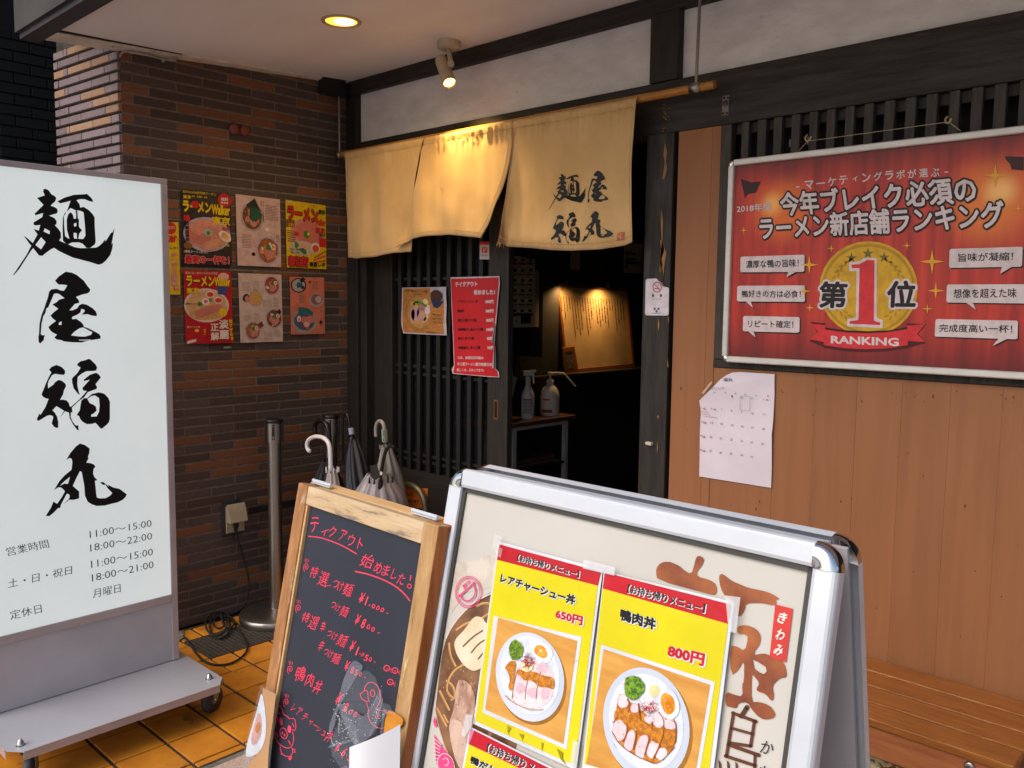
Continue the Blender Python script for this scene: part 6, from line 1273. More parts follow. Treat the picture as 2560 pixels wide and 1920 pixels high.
for l in ([(335, 235), (325, 195)], [(345, 228), (335, 190)], [(318, 208), (375, 160)], [(322, 216), (380, 172)], [(290, 275), (300, 300)], [(398, 170), (412, 188)]): stroke(A_, G, zm(Z12, l), 2, PKK, .0034)
poly(A_, G, zm(Z12, [(85, 1390), (160, 1500), (215, 1560), (250, 1700), (135, 1720), (100, 1600)]), PKK, .0013)
for k in range(7): stroke(A_, G, zm(Z12, [(92, 1420 + k * 32), (150 - k * 3, 1470 + k * 22)]), 1.6, pc('#d9d2ca'), .0036)
poly(A_, G, zm(Z12, ell(185, 1625, 62, 90, -.3)), PKK, .0038); poly(A_, G, zm(Z12, ell(190, 1630, 66, 95, -.3)), pc('#d9d2ca'), .0040, [zm(Z12, ell(190, 1630, 62, 90, -.3))])
stroke(A_, G, zm(Z12, smooth([(165, 1590), (190, 1570), (215, 1600), (200, 1640), (180, 1630)], 2)), 1.5, pc('#d9d2ca'), .0042); poly(A_, G, zm(Z12, [(95, 1240), (118, 1320), (100, 1330), (85, 1290)]), PKK, .0036)
# brush characters on the right
BRN = mat('printed_brown_ink', '#a8612e', '#6b2f1e', scale=5.5, rough=.4, lo=.42, hi=.60, spots=[('#c08a34', 4.2, .64)])
poly(A_, G, zm(Z11, smooth([(65, 225), (95, 190), (150, 182), (190, 196), (230, 215), (260, 245), (315, 275), (335, 200), (350, 145), (380, 142), (402, 160), (402, 185), (380, 225), (352, 255), (355, 290), (450, 315), (495, 350), (495, 425), (420, 410), (70, 315), (60, 260)], 1, True)), BRN, .0012)
poly(A_, G, zm(Z11, smooth([(510, 290), (520, 273), (540, 271), (600, 320), (660, 345), (720, 370), (780, 382), (860, 400), (910, 425), (950, 452), (930, 450), (915, 462), (925, 478), (905, 498), (830, 480), (760, 478), (700, 485), (698, 525), (660, 580), (636, 560), (640, 470), (560, 440), (520, 370)], 1, True)), BRN, .0012)
poly(A_, G, zm(Z11, smooth([(640, 645), (700, 636), (750, 650), (795, 680), (812, 730), (800, 782), (772, 815), (758, 852), (830, 838), (870, 850), (905, 878), (960, 890), (985, 925), (998, 1000), (978, 1015), (960, 1012), (930, 1030), (892, 1072), (907, 1150), (888, 1185), (845, 1128), (790, 1112), (776, 1095), (802, 1050), (760, 1000), (745, 985), (742, 1190), (790, 1183), (870, 1208), (915, 1262), (908, 1300), (850, 1314), (800, 1300), (745, 1240), (718, 1188), (650, 1192), (640, 1232), (600, 1225), (555, 1212), (560, 1110), (620, 1135), (682, 1148), (675, 1060), (690, 1040), (692, 880), (650, 960), (595, 1000), (590, 785), (640, 788), (695, 825), (722, 720), (690, 700), (645, 700)], 1, True)), BRN, .0012, [zm(Z11, [(752, 882), (790, 900), (845, 935), (852, 968), (832, 987), (800, 975), (765, 948)])])
for l, w_ in (([(612, 1265), (775, 1325)], 8), ([(615, 1268), (598, 1370), (565, 1572)], 8), ([(765, 1325), (752, 1410), (738, 1500)], 8), ([(600, 1372), (755, 1415)], 7), ([(585, 1478), (738, 1500)], 8), ([(580, 1490), (795, 1565)], 9), ([(560, 1572), (770, 1640)], 8), ([(712, 1225), (672, 1285)], 11), ([(770, 1560), (765, 1700)], 7)):
    stroke(A_, G, zm(Z11, l), w_, pc('#5d3522'), .0018); 
    for p in (l[0], l[-1]): poly(A_, G, zm(Z11, ell(p[0], p[1], w_ * 1.7, w_ * 1.7, 0, 10)), pc('#5d3522'), .0018)
for x, y in ((520, 1640), (580, 1640), (640, 1650)): poly(A_, G, zm(Z11, [(x - 12, y - 40), (x + 5, y - 20), (x + 16, y + 60), (x - 6, y + 50)]), pc('#5d3522'), .0018)
char(T_, G, 'か', *Z11(857, 1512), 92 / 2.861, 92 / 2.861, .25, K_, .0, .002); char(T_, G, 'も', *Z11(840, 1690), 92 / 2.861, 92 / 2.861, .25, K_, .0, .002)
poly(A_, G, zm(Z11, [(915, 488), (1041, 520), (993, 902), (874, 866)]), pc('#c23a34'), .0020)
for ch, x, y in (('き', 968, 585), ('わ', 955, 705), ('み', 942, 815)): char(T_, G, ch, *Z11(x, y), 62 / 2.861, 78 / 2.861, .28, pc('#e2d8d0'), .03, .0026, slant=.1)
A_.build('printed_artwork', pa); T_.build('lettering', pa)

# yellow laminated menus taped on the poster
Z9, Z3p, ZP1, ZP2 = zz(1060, 1180, 2.242), zz(1080, 1780, 5.267), zz(1220, 1540, 4.367), zz(1480, 1560, 4.608)
YL = mat('menu_yellow', '#d8ce14', '#cabe12', scale=5, rough=.2, spec=.5, bump=.5, bscale=9, spots=[('#b09a10', 24, .72), ('#8c8418', 120, .76)]); RDM = mat('menu_red', '#ba1028', '#a80e22', scale=6, rough=.2, bump=.5, bscale=9, spots=[('#c84a5c', 30, .74)]); WHM = mat('menu_white', '#d2d4d8', '#c0c4ca', scale=10, rough=.3, spots=[('#9a9a8e', 40, .68)])
WDP = mat('photo_wood_table', '#d09a4a', '#bd8438', scale=10, rough=.3, stretch=(1, 1, 5)); PLT = mat('photo_white_plate', '#c6ccd8', '#b8c0ce', scale=7, rough=.3)
SAU = mat('photo_sauce', '#c88428', '#a45e14', scale=150, detail=7, rough=.25, lo=.38, hi=.6, spots=[('#e0a850', 130, .64), ('#7c4410', 60, .66)]); MTP = mat('photo_meat', '#e0d2d4', '#d6b8be', scale=26, detail=7, rough=.3, spots=[('#caa0a8', 18, .62), ('#ece4e4', 60, .62)]); GRP = mat('photo_green_onion', '#7a9c2a', '#3c651a', scale=170, rough=.3, lo=.44, hi=.56, spots=[('#b8c860', 140, .63), ('#24480f', 120, .64)]); EGY = mat('photo_yolk', '#dea028', '#c8720e', scale=70, rough=.3)
def px_sheet(nm, lab, corners, lift):
    t = thing(nm, lab, 'menu', G.p(*corners[3]), 'yellow takeout menus taped on the poster'); b = MB(); pts = pl(G, corners, lift); b.slab(pts, G.n * .0008, WHM); b.build('paper', t); return t
def onion(a, Z, cx, cy, rx, ry, lf, dark, light, seed):
    poly(a, G, zm(Z, ell(cx, cy, rx, ry, 0, 24, .12, seed)), GRP, lf); r = random.Random(seed)
    for k in range(60):
        an, q = r.uniform(0, 6.28), math.sqrt(r.random()) * .95; x, y = cx + rx * q * math.cos(an), cy + ry * q * math.sin(an); s_ = r.uniform(6, 13)
        stroke(a, G, zm(Z, ell(x, y, s_, s_ * .7, an, 8)), .8, pc(light) if k % 3 else pc(dark), lf + .0004 + .0001 * (k % 4), closed=True)
def threads(a, Z, cx, cy, rx, ry, lf, seed, n=34, m=None):
    r = random.Random(seed)
    for k in range(n):
        an, q = r.uniform(0, 6.28), math.sqrt(r.random()); x, y = cx + rx * q * math.cos(an), cy + ry * q * math.sin(an); d = r.uniform(0, 3.14); L = r.uniform(20, 55)
        stroke(a, G, zm(Z, smooth([(x - L * math.cos(d), y - L * math.sin(d)), (x + r.uniform(-8, 8), y + r.uniform(-8, 8)), (x + L * math.cos(d), y + L * math.sin(d))], 1)), .75, m or pc('#b02a30'), lf)
# menu one
t = px_sheet('yellow_menu_sheet', 'yellow takeout menu at 650 yen, left of the two on the silver stand', [Z9(430, 388), Z9(1016, 545), Z9(868, 1668), Z9(290, 1408)], .0050)
a, l = MB(), MB(); LF = .0064
poly(a, G, zm(Z9, [(437, 405), (1008, 560), (990, 637), (424, 492)]), RDM, LF); poly(a, G, zm(Z9, [(424, 492), (990, 637), (862, 1640), (304, 1392)]), YL, LF)
poly(a, G, zm(ZP1, [(95, -5), (1055, 225), (890, 1450), (-25, 1050)]), WHM, LF + .0004); poly(a, G, zm(ZP1, [(145, 12), (1010, 268), (858, 1388), (5, 1015)]), WDP, LF + .0008)
poly(a, G, zm(ZP1, ell(515, 695, 372, 492, -.20, 44)), pc('#96662a', .3), LF + .0011); poly(a, G, zm(ZP1, ell(496, 660, 368, 490, -.20, 44)), PLT, LF + .0014); poly(a, G, zm(ZP1, ell(496, 640, 318, 430, -.20, 40)), pc('#d6dbe4', .3), LF + .0018)
poly(a, G, zm(ZP1, smooth([(370, 500), (300, 870), (300, 920), (420, 990), (600, 1010), (720, 920), (760, 800), (770, 680), (720, 560), (600, 480), (460, 470)], 2, True)), MTP, LF + .0024)
for cx, cy, rx, ry in ((400, 780, 55, 60), (670, 835, 50, 70), (530, 830, 60, 55), (640, 560, 60, 60)): poly(a, G, zm(ZP1, ell(cx, cy, rx, ry, .3, 16, .1, cx)), mat('photo_meat_pink', '#dbb6c0', '#cfa2b0', scale=60, rough=.3), LF + .0028)
poly(a, G, zm(ZP1, smooth([(290, 480), (360, 490), (335, 640), (320, 790), (290, 810), (262, 760), (290, 690), (262, 600), (225, 560), (255, 520)], 1, True)), SAU, LF + .0030)
poly(a, G, zm(ZP1, smooth([(375, 570), (450, 590), (560, 600), (640, 640), (760, 660), (775, 740), (755, 800), (700, 770), (600, 770), (560, 720), (500, 690), (440, 700), (390, 640), (350, 620)], 1, True)), SAU, LF + .0032)
for x in (330, 470, 590): stroke(a, G, zm(ZP1, smooth([(x + 30, 600), (x - 10, 780), (x - 20, 900)], 1)), 1.4, pc('#a06a58'), LF + .0034)
stroke(a, G, zm(ZP1, smooth([(235, 860), (300, 920), (400, 975), (520, 1020), (650, 1010)], 2)), 2, pc('#b88a64'), LF + .0034)
onion(a, ZP1, 352, 365, 78, 108, LF + .0036, '#4a6a1c', '#8a9a2c', 3)
poly(a, G, zm(ZP1, ell(640, 400, 118, 100, .7, 24, .06, 2)), pc('#dde2ea', .3), LF + .0026); poly(a, G, zm(ZP1, ell(622, 382, 82, 58, .8, 20, .08, 3)), EGY, LF + .0030); poly(a, G, zm(ZP1, ell(622, 375, 22, 14, .8, 10, .2, 3)), pc('#e6c890', .3), LF + .0034)
poly(a, G, zm(ZP1, ell(475, 545, 68, 55, 0, 16, .08, 4)), pc('#e0d8ac', .3), LF + .0038); threads(a, ZP1, 490, 490, 50, 55, LF + .0044, 5); threads(a, ZP1, 470, 450, 80, 40, LF + .0043, 6, 6, pc('#2c2a28'))
def jt(l_, s, Z, BL, BRq, TL, m, bo, lf, shadow=None, sb=.07):
    if shadow: text(l_, G, s, tuple(c + d for c, d in zip(Z(*BL), (1.6, 1.6))), tuple(c + d for c, d in zip(Z(*BRq), (1.6, 1.6))), tuple(c + d for c, d in zip(Z(*TL), (1.6, 1.6))), shadow, sb, lf - .0006, base=bo)
    text(l_, G, s, Z(*BL), Z(*BRq), Z(*TL), m, bo, lf)
WS = pc('#dedede')
jt(l, '【お持ち帰りメニュー】', Z9, (540, 498), (886, 594), (544, 460), K_, .02, LF + .0012, WS, .05); jt(l, 'レアチャーシュー丼', Z9, (444, 618), (862, 748), (452, 566), K_, .045, LF + .0012, WS, .09); jt(l, '650円', Z9, (752, 818), (905, 862), (758, 766), pc('#c0142c'), .05, LF + .0012, WS, .10)
CR = pc('#9a8c10')
for p in ([(245, 1185), (290, 1210), (262, 1260), (272, 1300), (250, 1255)], [(375, 1275), (430, 1285), (415, 1330), (420, 1400), (410, 1330)], [(620, 1370), (640, 1375), (625, 1480)], [(785, 1435), (855, 1480), (850, 1540), (890, 1620), (835, 1560)]): poly(l, G, zm(ZP1, p), CR, LF + .0014)
rr = random.Random(21)
for k in range(90):
    x, y = rr.uniform(250, 760), rr.uniform(480, 1000); s_ = rr.uniform(2, 6); poly(a, G, zm(ZP1, ell(x, y, s_, s_ * .7, rr.uniform(0, 3), 6, .3, k)), pc(rr.choice(['#a86a34', '#e8dcd4', '#c89a90', '#8a5a30', '#d8b890']), .3), LF + .00345 + k * .000002)
for x, y in ((600, 350), (630, 365), (650, 420), (600, 400)): poly(a, G, zm(ZP1, ell(x, y, 8, 5, .5, 8, .3, x)), pc('#f0d89a', .2), LF + .0036)
a.build('printed_artwork', t); l.build('lettering', t)
# menu two
def ex(p, q, k): return (q[0] + (q[0] - p[0]) * k, q[1] + (q[1] - p[1]) * k)
Bq = Z9(1600, 1990); Bl = Z9(888, 1800)
t = px_sheet('yellow_menu_sheet', 'yellow takeout menu at 800 yen, right of the two on the silver stand', [Z9(1026, 556), Z9(1755, 728), Bq, Bl], .0066)
a, l = MB(), MB(); LF = .0080
poly(a, G, zm(Z9, [(1032, 562), (1740, 742), (1722, 850), (1020, 652)]), RDM, LF); poly(a, G, [Z9(1020, 652), Z9(1722, 850), Z9(1575, 1985), Z9(900, 1790)], YL, LF)
poly(a, G, zm(ZP2, [(145, 230), (1455, 660), (1225, 2010), (-78, 1680), (0, 1530)]), WHM, LF + .0004); poly(a, G, zm(ZP2, [(178, 283), (1402, 692), (1190, 1960), (-30, 1600), (0, 1490)]), WDP, LF + .0008)
poly(a, G, zm(ZP2, ell(700, 1180, 494, 660, -.22, 48)), pc('#9a6a2c', .3), LF + .0011); poly(a, G, zm(ZP2, ell(672, 1140, 488, 655, -.22, 48)), PLT, LF + .0014); poly(a, G, zm(ZP2, ell(672, 1120, 420, 560, -.22, 44)), pc('#d6dbe4', .3), LF + .0018)
poly(a, G, zm(ZP2, smooth([(350, 800), (440, 800), (470, 880), (560, 920), (640, 1000), (760, 1110), (820, 1000), (890, 1080), (990, 1080), (1030, 1180), (1015, 1400), (900, 1520), (790, 1600), (680, 1560), (520, 1480), (370, 1370), (285, 1200), (320, 1060)], 1, True)), SAU, LF + .0022)
for cx, cy, rx, ry, an in ((410, 880, 60, 75, .1), (370, 1205, 80, 135, .12), (490, 1330, 58, 120, .2), (630, 1400, 68, 140, .22), (755, 1420, 58, 115, .32), (850, 1480, 62, 72, .5), (820, 1090, 68, 90, -.15), (950, 1140, 70, 62, .4), (715, 1090, 62, 40, .2), (545, 960, 50, 50, .3)): (poly(a, G, zm(ZP2, ell(cx, cy, rx + 5, ry + 5, an, 22, .08, cx)), pc('#c09a90', .3), LF + .00245), poly(a, G, zm(ZP2, ell(cx, cy, rx, ry, an, 22, .08, cx)), MTP, LF + .0026))
poly(a, G, zm(ZP2, smooth([(330, 960), (440, 950), (530, 1010), (600, 1080), (690, 1150), (800, 1180), (1000, 1200), (1020, 1260), (1000, 1370), (900, 1420), (850, 1370), (760, 1350), (700, 1260), (600, 1270), (520, 1200), (440, 1160), (380, 1080), (330, 1110), (300, 1070)], 1, True)), SAU, LF + .0030)
for pts_ in ([(460, 850), (490, 900), (480, 1000)], [(590, 900), (600, 1000), (615, 1100)], [(455, 1120), (465, 1220), (420, 1340)], [(570, 1210), (555, 1320), (530, 1430)], [(725, 1270), (700, 1360), (660, 1500)], [(840, 1370), (790, 1480), (760, 1530)], [(745, 1110), (750, 1200)]): stroke(a, G, zm(ZP2, smooth(pts_, 2)), 3.6, pc('#9a4a22'), LF + .0034)
for pts_ in ([(820, 1000), (885, 1080), (880, 1280), (820, 1400)], [(995, 1085), (1030, 1180), (1020, 1350)], [(285, 1220), (370, 1370), (520, 1480), (700, 1565), (800, 1600), (900, 1520), (1010, 1400)], [(300, 1120), (350, 1060)]): stroke(a, G, zm(ZP2, smooth(pts_, 2)), 1.6, pc('#7a3c24'), LF + .0036)
onion(a, ZP2, 540, 720, 118, 138, LF + .0038, '#2f6420', '#7ab030', 7)
poly(a, G, zm(ZP2, ell(935, 910, 120, 180, -.22, 26, .04, 2)), pc('#dde2ea', .3), LF + .0034); poly(a, G, zm(ZP2, ell(930, 905, 78, 125, -.28, 24, .07, 3)), EGY, LF + .0038); poly(a, G, zm(ZP2, ell(950, 945, 40, 70, -.28, 16, .1, 4)), pc('#d4780e', .3), LF + .0042)
poly(a, G, zm(ZP2, ell(770, 760, 70, 70, 0, 14, .2, 4)), pc('#d6cf98', .3), LF + .0022); poly(a, G, zm(ZP2, ell(715, 945, 100, 60, 0, 14, .2, 4)), pc('#e2e2e0', .3), LF + .0036); threads(a, ZP2, 715, 940, 85, 60, LF + .0044, 8, 44); threads(a, ZP2, 690, 1000, 90, 60, LF + .0043, 9, 5, pc('#4a2420'))
jt(l, '【お持ち帰りメニュー】', Z9, (1158, 675), (1592, 790), (1166, 628), K_, .02, LF + .0012, WS, .05); jt(l, '鴨肉丼', Z9, (1118, 828), (1318, 888), (1124, 762), K_, .045, LF + .0012, WS, .09); jt(l, '800円', Z9, (1382, 1032), (1588, 1088), (1392, 962), pc('#c0142c'), .05, LF + .0012, WS, .10)
for k in range(150):
    x, y = rr.uniform(290, 1020), rr.uniform(820, 1560); s_ = rr.uniform(2, 7)
    if abs((x - 650) / 380) ** 2 + abs((y - 1210) / 400) ** 2 > 1: continue
    poly(a, G, zm(ZP2, ell(x, y, s_, s_ * .7, rr.uniform(0, 3), 6, .3, k)), pc(rr.choice(['#a8601c', '#e4d4cc', '#c8908a', '#7a4420', '#d8a050', '#e8c890']), .3), LF + .0032 + k * .000002)
for x, y in ((905, 870), (960, 975), (935, 930), (890, 840)): poly(a, G, zm(ZP2, ell(x, y, 9, 6, .5, 8, .3, x)), pc('#f4dc98', .2), LF + .0046)
a.build('printed_artwork', t); l.build('lettering', t)
# menu three, cut by the frame
t = px_sheet('yellow_menu_sheet', 'third yellow takeout menu, lowest one, cut off at the bottom of the picture', [Z3p(540, 185), Z3p(1990, 900), Z3p(1700, 2100), Z3p(300, 1500)], .0062)
a, l = MB(), MB(); LF = .0074
poly(a, G, zm(Z3p, [(600, 232), (1990, 930), (1960, 1090), (530, 415)]), RDM, LF); poly(a, G, zm(Z3p, [(530, 415), (1960, 1090), (1690, 2080), (320, 1480)]), YL, LF)
poly(a, G, zm(Z3p, [(555, 215), (600, 232), (530, 412), (518, 400)]), pc('#d080a0'), LF)
jt(l, '【お持ち帰りメニュー】', Z3p, (762, 505), (1750, 960), (790, 395), K_, .02, LF + .0012, WS, .05); jt(l, '鴨だし辛つけ麺', Z3p, (545, 655), (1400, 1060), (575, 560), K_, .045, LF + .0012, WS, .09)
a.build('printed_artwork', t); l.build('lettering', t)
# clear tape bits
M_tape = mat('clear_tape', '#e8e8ea', rough=.15, alpha=.22, spec=.6); M_tapew = mat('frosted_tape', '#dcdfe2', rough=.3, alpha=.55)
b = MB()
for Z, pts_, m_ in ((Z9, [(425, 350), (470, 362), (450, 440), (410, 430)], M_tape), (Z9, [(925, 490), (1100, 535), (1095, 580), (920, 540)], M_tapew), (Z9, [(1715, 690), (1800, 700), (1775, 900), (1735, 890)], M_tapew), (Z3p, [(520, 10), (605, 30), (600, 160), (500, 320), (462, 280)], M_tapew), (Z3p, [(1930, 350), (2010, 380), (1990, 600), (1950, 760), (1880, 740)], M_tapew), (Z9, [(425, 420), (470, 430), (460, 480), (430, 470)], M_tape)): poly(b, G, zm(Z, pts_), m_, .0122)
b.build('tape', pa)
# ------------------------------------------------------------------ blackboard A-board
B0, PB_, TB_ = V3((-1.449, .932, 1.121)), -.055, .194
BF = Leaf(B0, PB_, TB_); BW, BH = .445, 1.125
bb = thing('blackboard_stand', 'wooden framed blackboard A-board with red handwritten menu and pig and duck drawings', 'A-board', BF.q(BW / 2, BH))
def wood(nm, c, c2, st, spots=None, rough=.5): return mat(nm, c, c2, scale=7, detail=7, rough=rough, bump=.25, bscale=40, stretch=st, lo=.32, hi=.68, spots=spots)
W_v = wood('varnished_upright', '#b07c4c', '#8a5c36', (9, 9, .9), [('#c9b08a', 3.2, .56), ('#5c3a22', 9, .66)]); W_r = wood('worn_right_upright', '#bb9666', '#9a7444', (9, 9, .9), [('#6f5434', 7, .64), ('#d2bb92', 4, .6)])
W_h = wood('worn_top_rail', '#cbb390', '#b3936c', (1, 9, 9), [('#7d7468', 7, .57), ('#5a544c', 16, .66), ('#a07a50', 5, .62)], .6)
W_l = wood('pale_rail', '#d0a978', '#bd9260', (1, 9, 9), [('#8f6f4c', 9, .70)], .55); W_o = wood('orange_upright', '#a8632c', '#874a1e', (9, 9, .9), [('#5c3418', 9, .68)], .4)
M_bb = mat('blackboard_slate', '#2b2f3b', '#252934', scale=3, rough=.5, spec=.4, spots=[('#343946', 6, .66), ('#4a4e58', 14, .76)])
def bar(nm, L, u0, u1, d0, d1, m, th=.024, lift=0, par=bb, bev=.0022):
    c = L.q((u0 + u1) / 2, (d0 + d1) / 2, lift - th / 2); b = MB(); b.obox(c, L.u * ((u1 - u0) / 2), L.dn * ((d1 - d0) / 2), L.n * (th / 2), m); return b.build(nm, par, bevel=bev)
bar('upright', BF, 0, .036, 0, BH, W_v); bar('upright', BF, .407, BW, 0, BH, W_r); bar('top_rail', BF, .0365, .4065, .0015, .038, W_h, lift=-.001)
q_ = MB(); q_.obox(BF.q(BW + .0006, BH / 2, -.012), BF.u * .0005, BF.dn * (BH / 2 - .002), BF.n * .0115, W_o); q_.build('side_face', bb)
bar('bottom_rail', BF, .0365, .4065, .86, .90, W_h, lift=-.001); bar('slate', BF, .034, .409, .034, .865, M_bb, th=.006, lift=-.010, bev=0)
bar('inner_lip', BF, .0365, .0425, .0385, .86, W_l, th=.012, lift=-.003, bev=.001)
RB = Leaf(B0 + V3((.004, .046, .0)), PB_, TB_, back=True)
bar('rear_upright', RB, 0, .036, 0, BH, W_v); bar('rear_upright', RB, .407, BW, 0, BH, W_o); bar('rear_top_rail', RB, .0365, .4065, .001, .038, W_l); bar('rear_slate', RB, .034, .409, .034, .865, M_bb, th=.006, lift=-.010, bev=0)
b = MB()
for u0, u1 in ((.018, .085), (.345, .415)):
    a0, a1 = B0 + BF.u * u0 + V3((0, .024, .004)), B0 + BF.u * u1 + V3((0, .024, .004)); b.tube([a0, a1], .0032, M_sil, 10)
    b.slab([a0 + V3((0, -.005, -.003)), a1 + V3((0, -.005, -.003)), a1 + V3((0, .005, -.003)), a0 + V3((0, .005, -.003))], (0, 0, -.0015), M_sil)
b.build('hinge', bb)
b = MB(); b.lathe([(.007, 0), (.0065, .0004), (0, .0005)], BF.q(BW + .0002, .045, -.014), mat('peg_hole', '#d0a878', rough=.6), 14, BF.u); b.build('peg', bb)
BP = Panel(BF.o - BF.n * .010, BF.u, BF.v)
CK = mat('red_chalk_pen', '#e2405a', '#d63450', scale=60, rough=.7); CKD = CK
H8, H3 = zz(600, 1180, 2.242), zz(700, 1180, 5.027); c_ = MB(); SL_ = .30
def hw(Z, s, lst, w_, h_, ang, bo=.0, slant=.10):
    for ch, (x, y, *wh) in zip(s, lst):
        ww, hh = wh if wh else (w_, h_); k = 5.027 if Z is H3 else 2.242
        char(c_, BP, ch, *Z(x, y), ww / k, hh / k, ang + random.uniform(-.05, .05), CK, bo, .0006, slant, .035)
hw(H3, 'テ', [(440, 668, 110, 190)], 0, 0, .05, -.004); hw(H3, 'ィクアウト', [(565, 755, 80, 100), (665, 752, 80, 140), (795, 800, 80, 135), (900, 858, 85, 150), (1018, 905, 62, 145)], 0, 0, .24)
hw(H3, '始めました', [(1105, 1120, 160, 170), (1237, 1202, 95, 150), (1335, 1238, 90, 140), (1442, 1288, 70, 125), (1532, 1345, 95, 140)], 0, 0, .25); stroke(c_, BP, zm(H3, [(1650, 1295), (1640, 1365)]), 2.8, CK, .0006); poly(c_, BP, zm(H3, ell(1630, 1435, 30, 32)), CK, .0006, [zm(H3, ell(1630, 1435, 18, 20))])
stroke(c_, BP, zm(H3, smooth([(355, 808), (500, 820), (650, 868), (800, 930), (970, 1032)], 2)), 2.8, CK, .0006); stroke(c_, BP, zm(H3, smooth([(945, 1248), (1100, 1280), (1300, 1350), (1450, 1430), (1560, 1520), (1638, 1622)], 2)), 3.4, CK, .0006)
for x, y in ((373, 535), (328, 765), (283, 1108), (260, 1292)):
    stroke(c_, BP, zm(H8, smooth([(x - 2, y + 1), (x + 3, y - 5), (x - 3, y - 11), (x - 8, y), (x - 2, y + 11), (x + 10, y + 6), (x + 12, y - 12), (x + 1, y - 22), (x - 13, y - 14), (x - 16, y + 6), (x - 9, y + 24)], 2)), 1.5, CK, .0006)
    for k in range(3): stroke(c_, BP, zm(H8, [(x - 7 + k * 9, y - 50 + k * 2), (x - 3 + k * 8, y - 28)]), 1.25, CK, .0006)
hw(H8, '特選つけ麺', [(417, 562, 42, 62), (470, 600, 52, 78), (538, 628, 32, 42), (566, 642, 30, 55), (608, 660, 50, 72)], 0, 0, .25)
stroke(c_, BP, zm(H8, smooth([(448, 620), (460, 640), (512, 636)], 2)), 1.8, CK, .0006)
hw(H8, '¥1,000-', [(685, 705, 26, 58), (712, 722, 8, 52), (728, 748, 8, 12), (750, 752, 20, 26), (775, 762, 20, 26), (800, 773, 20, 26), (828, 792, 15, 4)], 0, 0, .25, .02)
hw(H8, 'つけ麺', [(525, 745, 26, 34), (550, 762, 24, 42), (586, 782, 42, 58)], 0, 0, .28); hw(H8, '¥800-', [(662, 828, 24, 58), (695, 850, 22, 52), (722, 868, 20, 28), (748, 882, 20, 28), (780, 902, 14, 4)], 0, 0, .28, .02)
hw(H8, '特選辛つけ麺', [(372, 815, 42, 56), (415, 845, 50, 72), (467, 868, 28, 58), (503, 905, 26, 34), (533, 922, 28, 48), (575, 945, 52, 68)], 0, 0, .28)
hw(H8, '¥1,050-', [(632, 975, 24, 58), (660, 1003, 8, 50), (675, 1020, 7, 10), (690, 1024, 16, 22), (710, 1042, 20, 36), (733, 1050, 18, 26), (757, 1064, 12, 4)], 0, 0, .28, .02)
hw(H8, '辛つけ麺', [(456, 975, 28, 58), (485, 1008, 24, 32), (510, 1022, 24, 44), (542, 1045, 46, 60)], 0, 0, .30); hw(H8, '¥850-', [(602, 1087, 22, 56), (631, 1112, 18, 42), (654, 1124, 18, 34), (677, 1135, 16, 24), (702, 1152, 10, 4)], 0, 0, .3, .02)
hw(H8, '鴨肉丼', [(341, 1132, 54, 82), (395, 1165, 42, 72), (438, 1205, 42, 78)], 0, 0, .22, .005); hw(H8, '¥800-', [(556, 1272, 24, 72), (596, 1318, 22, 52), (622, 1345, 22, 30), (650, 1358, 22, 30), (676, 1382, 10, 4)], 0, 0, .34, .02)
hw(H8, 'レアチャーシュ丼', [(303, 1320, 16, 46), (335, 1342, 26, 40), (366, 1372, 28, 42), (398, 1404, 22, 30), (423, 1420, 22, 5), (443, 1440, 24, 30), (471, 1464, 24, 26), (500, 1482, 34, 62)], 0, 0, .40)
hw(H8, '¥650-', [(549, 1545, 22, 56), (586, 1572, 22, 52), (616, 1596, 18, 44), (645, 1612, 20, 32), (680, 1640, 14, 4)], 0, 0, .36, .02)
ZG, ZU8 = zz(640, 1680, 3.965), zz(820, 1600, 5.185)
def dd(Z, pts_, w_=1.9, it=1, cl=False): stroke(c_, BP, zm(Z, smooth(pts_, it, cl)), w_, CK, .0006, closed=cl)
dd(ZG, [(215, 465), (192, 400), (205, 360), (240, 330), (262, 365), (278, 420)]); dd(ZG, [(278, 422), (310, 435), (335, 465)]); dd(ZG, [(335, 462), (385, 458), (398, 520), (397, 582), (362, 570)]); dd(ZG, [(218, 465), (188, 540), (186, 620), (210, 690), (260, 735), (320, 758), (365, 735), (380, 650), (365, 590)])
dd(ZG, [(218, 410), (240, 408)]); dd(ZG, [(362, 505), (382, 545)])
for cx, cy, rx, ry, an in ((250, 488, 17, 40, -.1), (334, 566, 19, 38, -.05)): poly(c_, BP, zm(ZG, ell(cx, cy, rx, ry, an, 16)), CK, .0006)
dd(ZG, ell(277, 607, 34, 55, -.3, 16), 1.9, 1, True); poly(c_, BP, zm(ZG, ell(264, 604, 6, 16, -.2, 10)), CK, .0006); poly(c_, BP, zm(ZG, ell(287, 626, 6, 15, -.2, 10)), CK, .0006)
dd(ZG, [(195, 600), (210, 596), (200, 615), (216, 612), (206, 632), (226, 634)], 1.5); dd(ZG, [(320, 680), (336, 684), (326, 698), (344, 700), (334, 714), (352, 716)], 1.5)
dd(ZG, [(242, 735), (250, 790), (270, 820), (310, 840), (350, 835), (370, 790), (360, 750)]); poly(c_, BP, zm(ZG, [(248, 785), (250, 815), (268, 822), (262, 800)]), CK, .0006); poly(c_, BP, zm(ZG, [(325, 840), (362, 832), (350, 872), (328, 874)]), CK, .0006); dd(ZG, [(365, 800), (385, 795), (392, 765), (380, 758), (376, 780), (398, 800)], 1.5)
dd(ZU8, [(475, 648), (490, 590), (530, 550), (580, 545), (635, 580), (670, 640), (685, 740), (672, 820), (622, 890)], 2, 2); dd(ZU8, [(478, 655), (440, 685), (418, 712), (440, 760), (480, 788), (522, 802), (535, 780), (520, 745), (524, 700), (515, 660), (495, 650)], 2, 1, True)
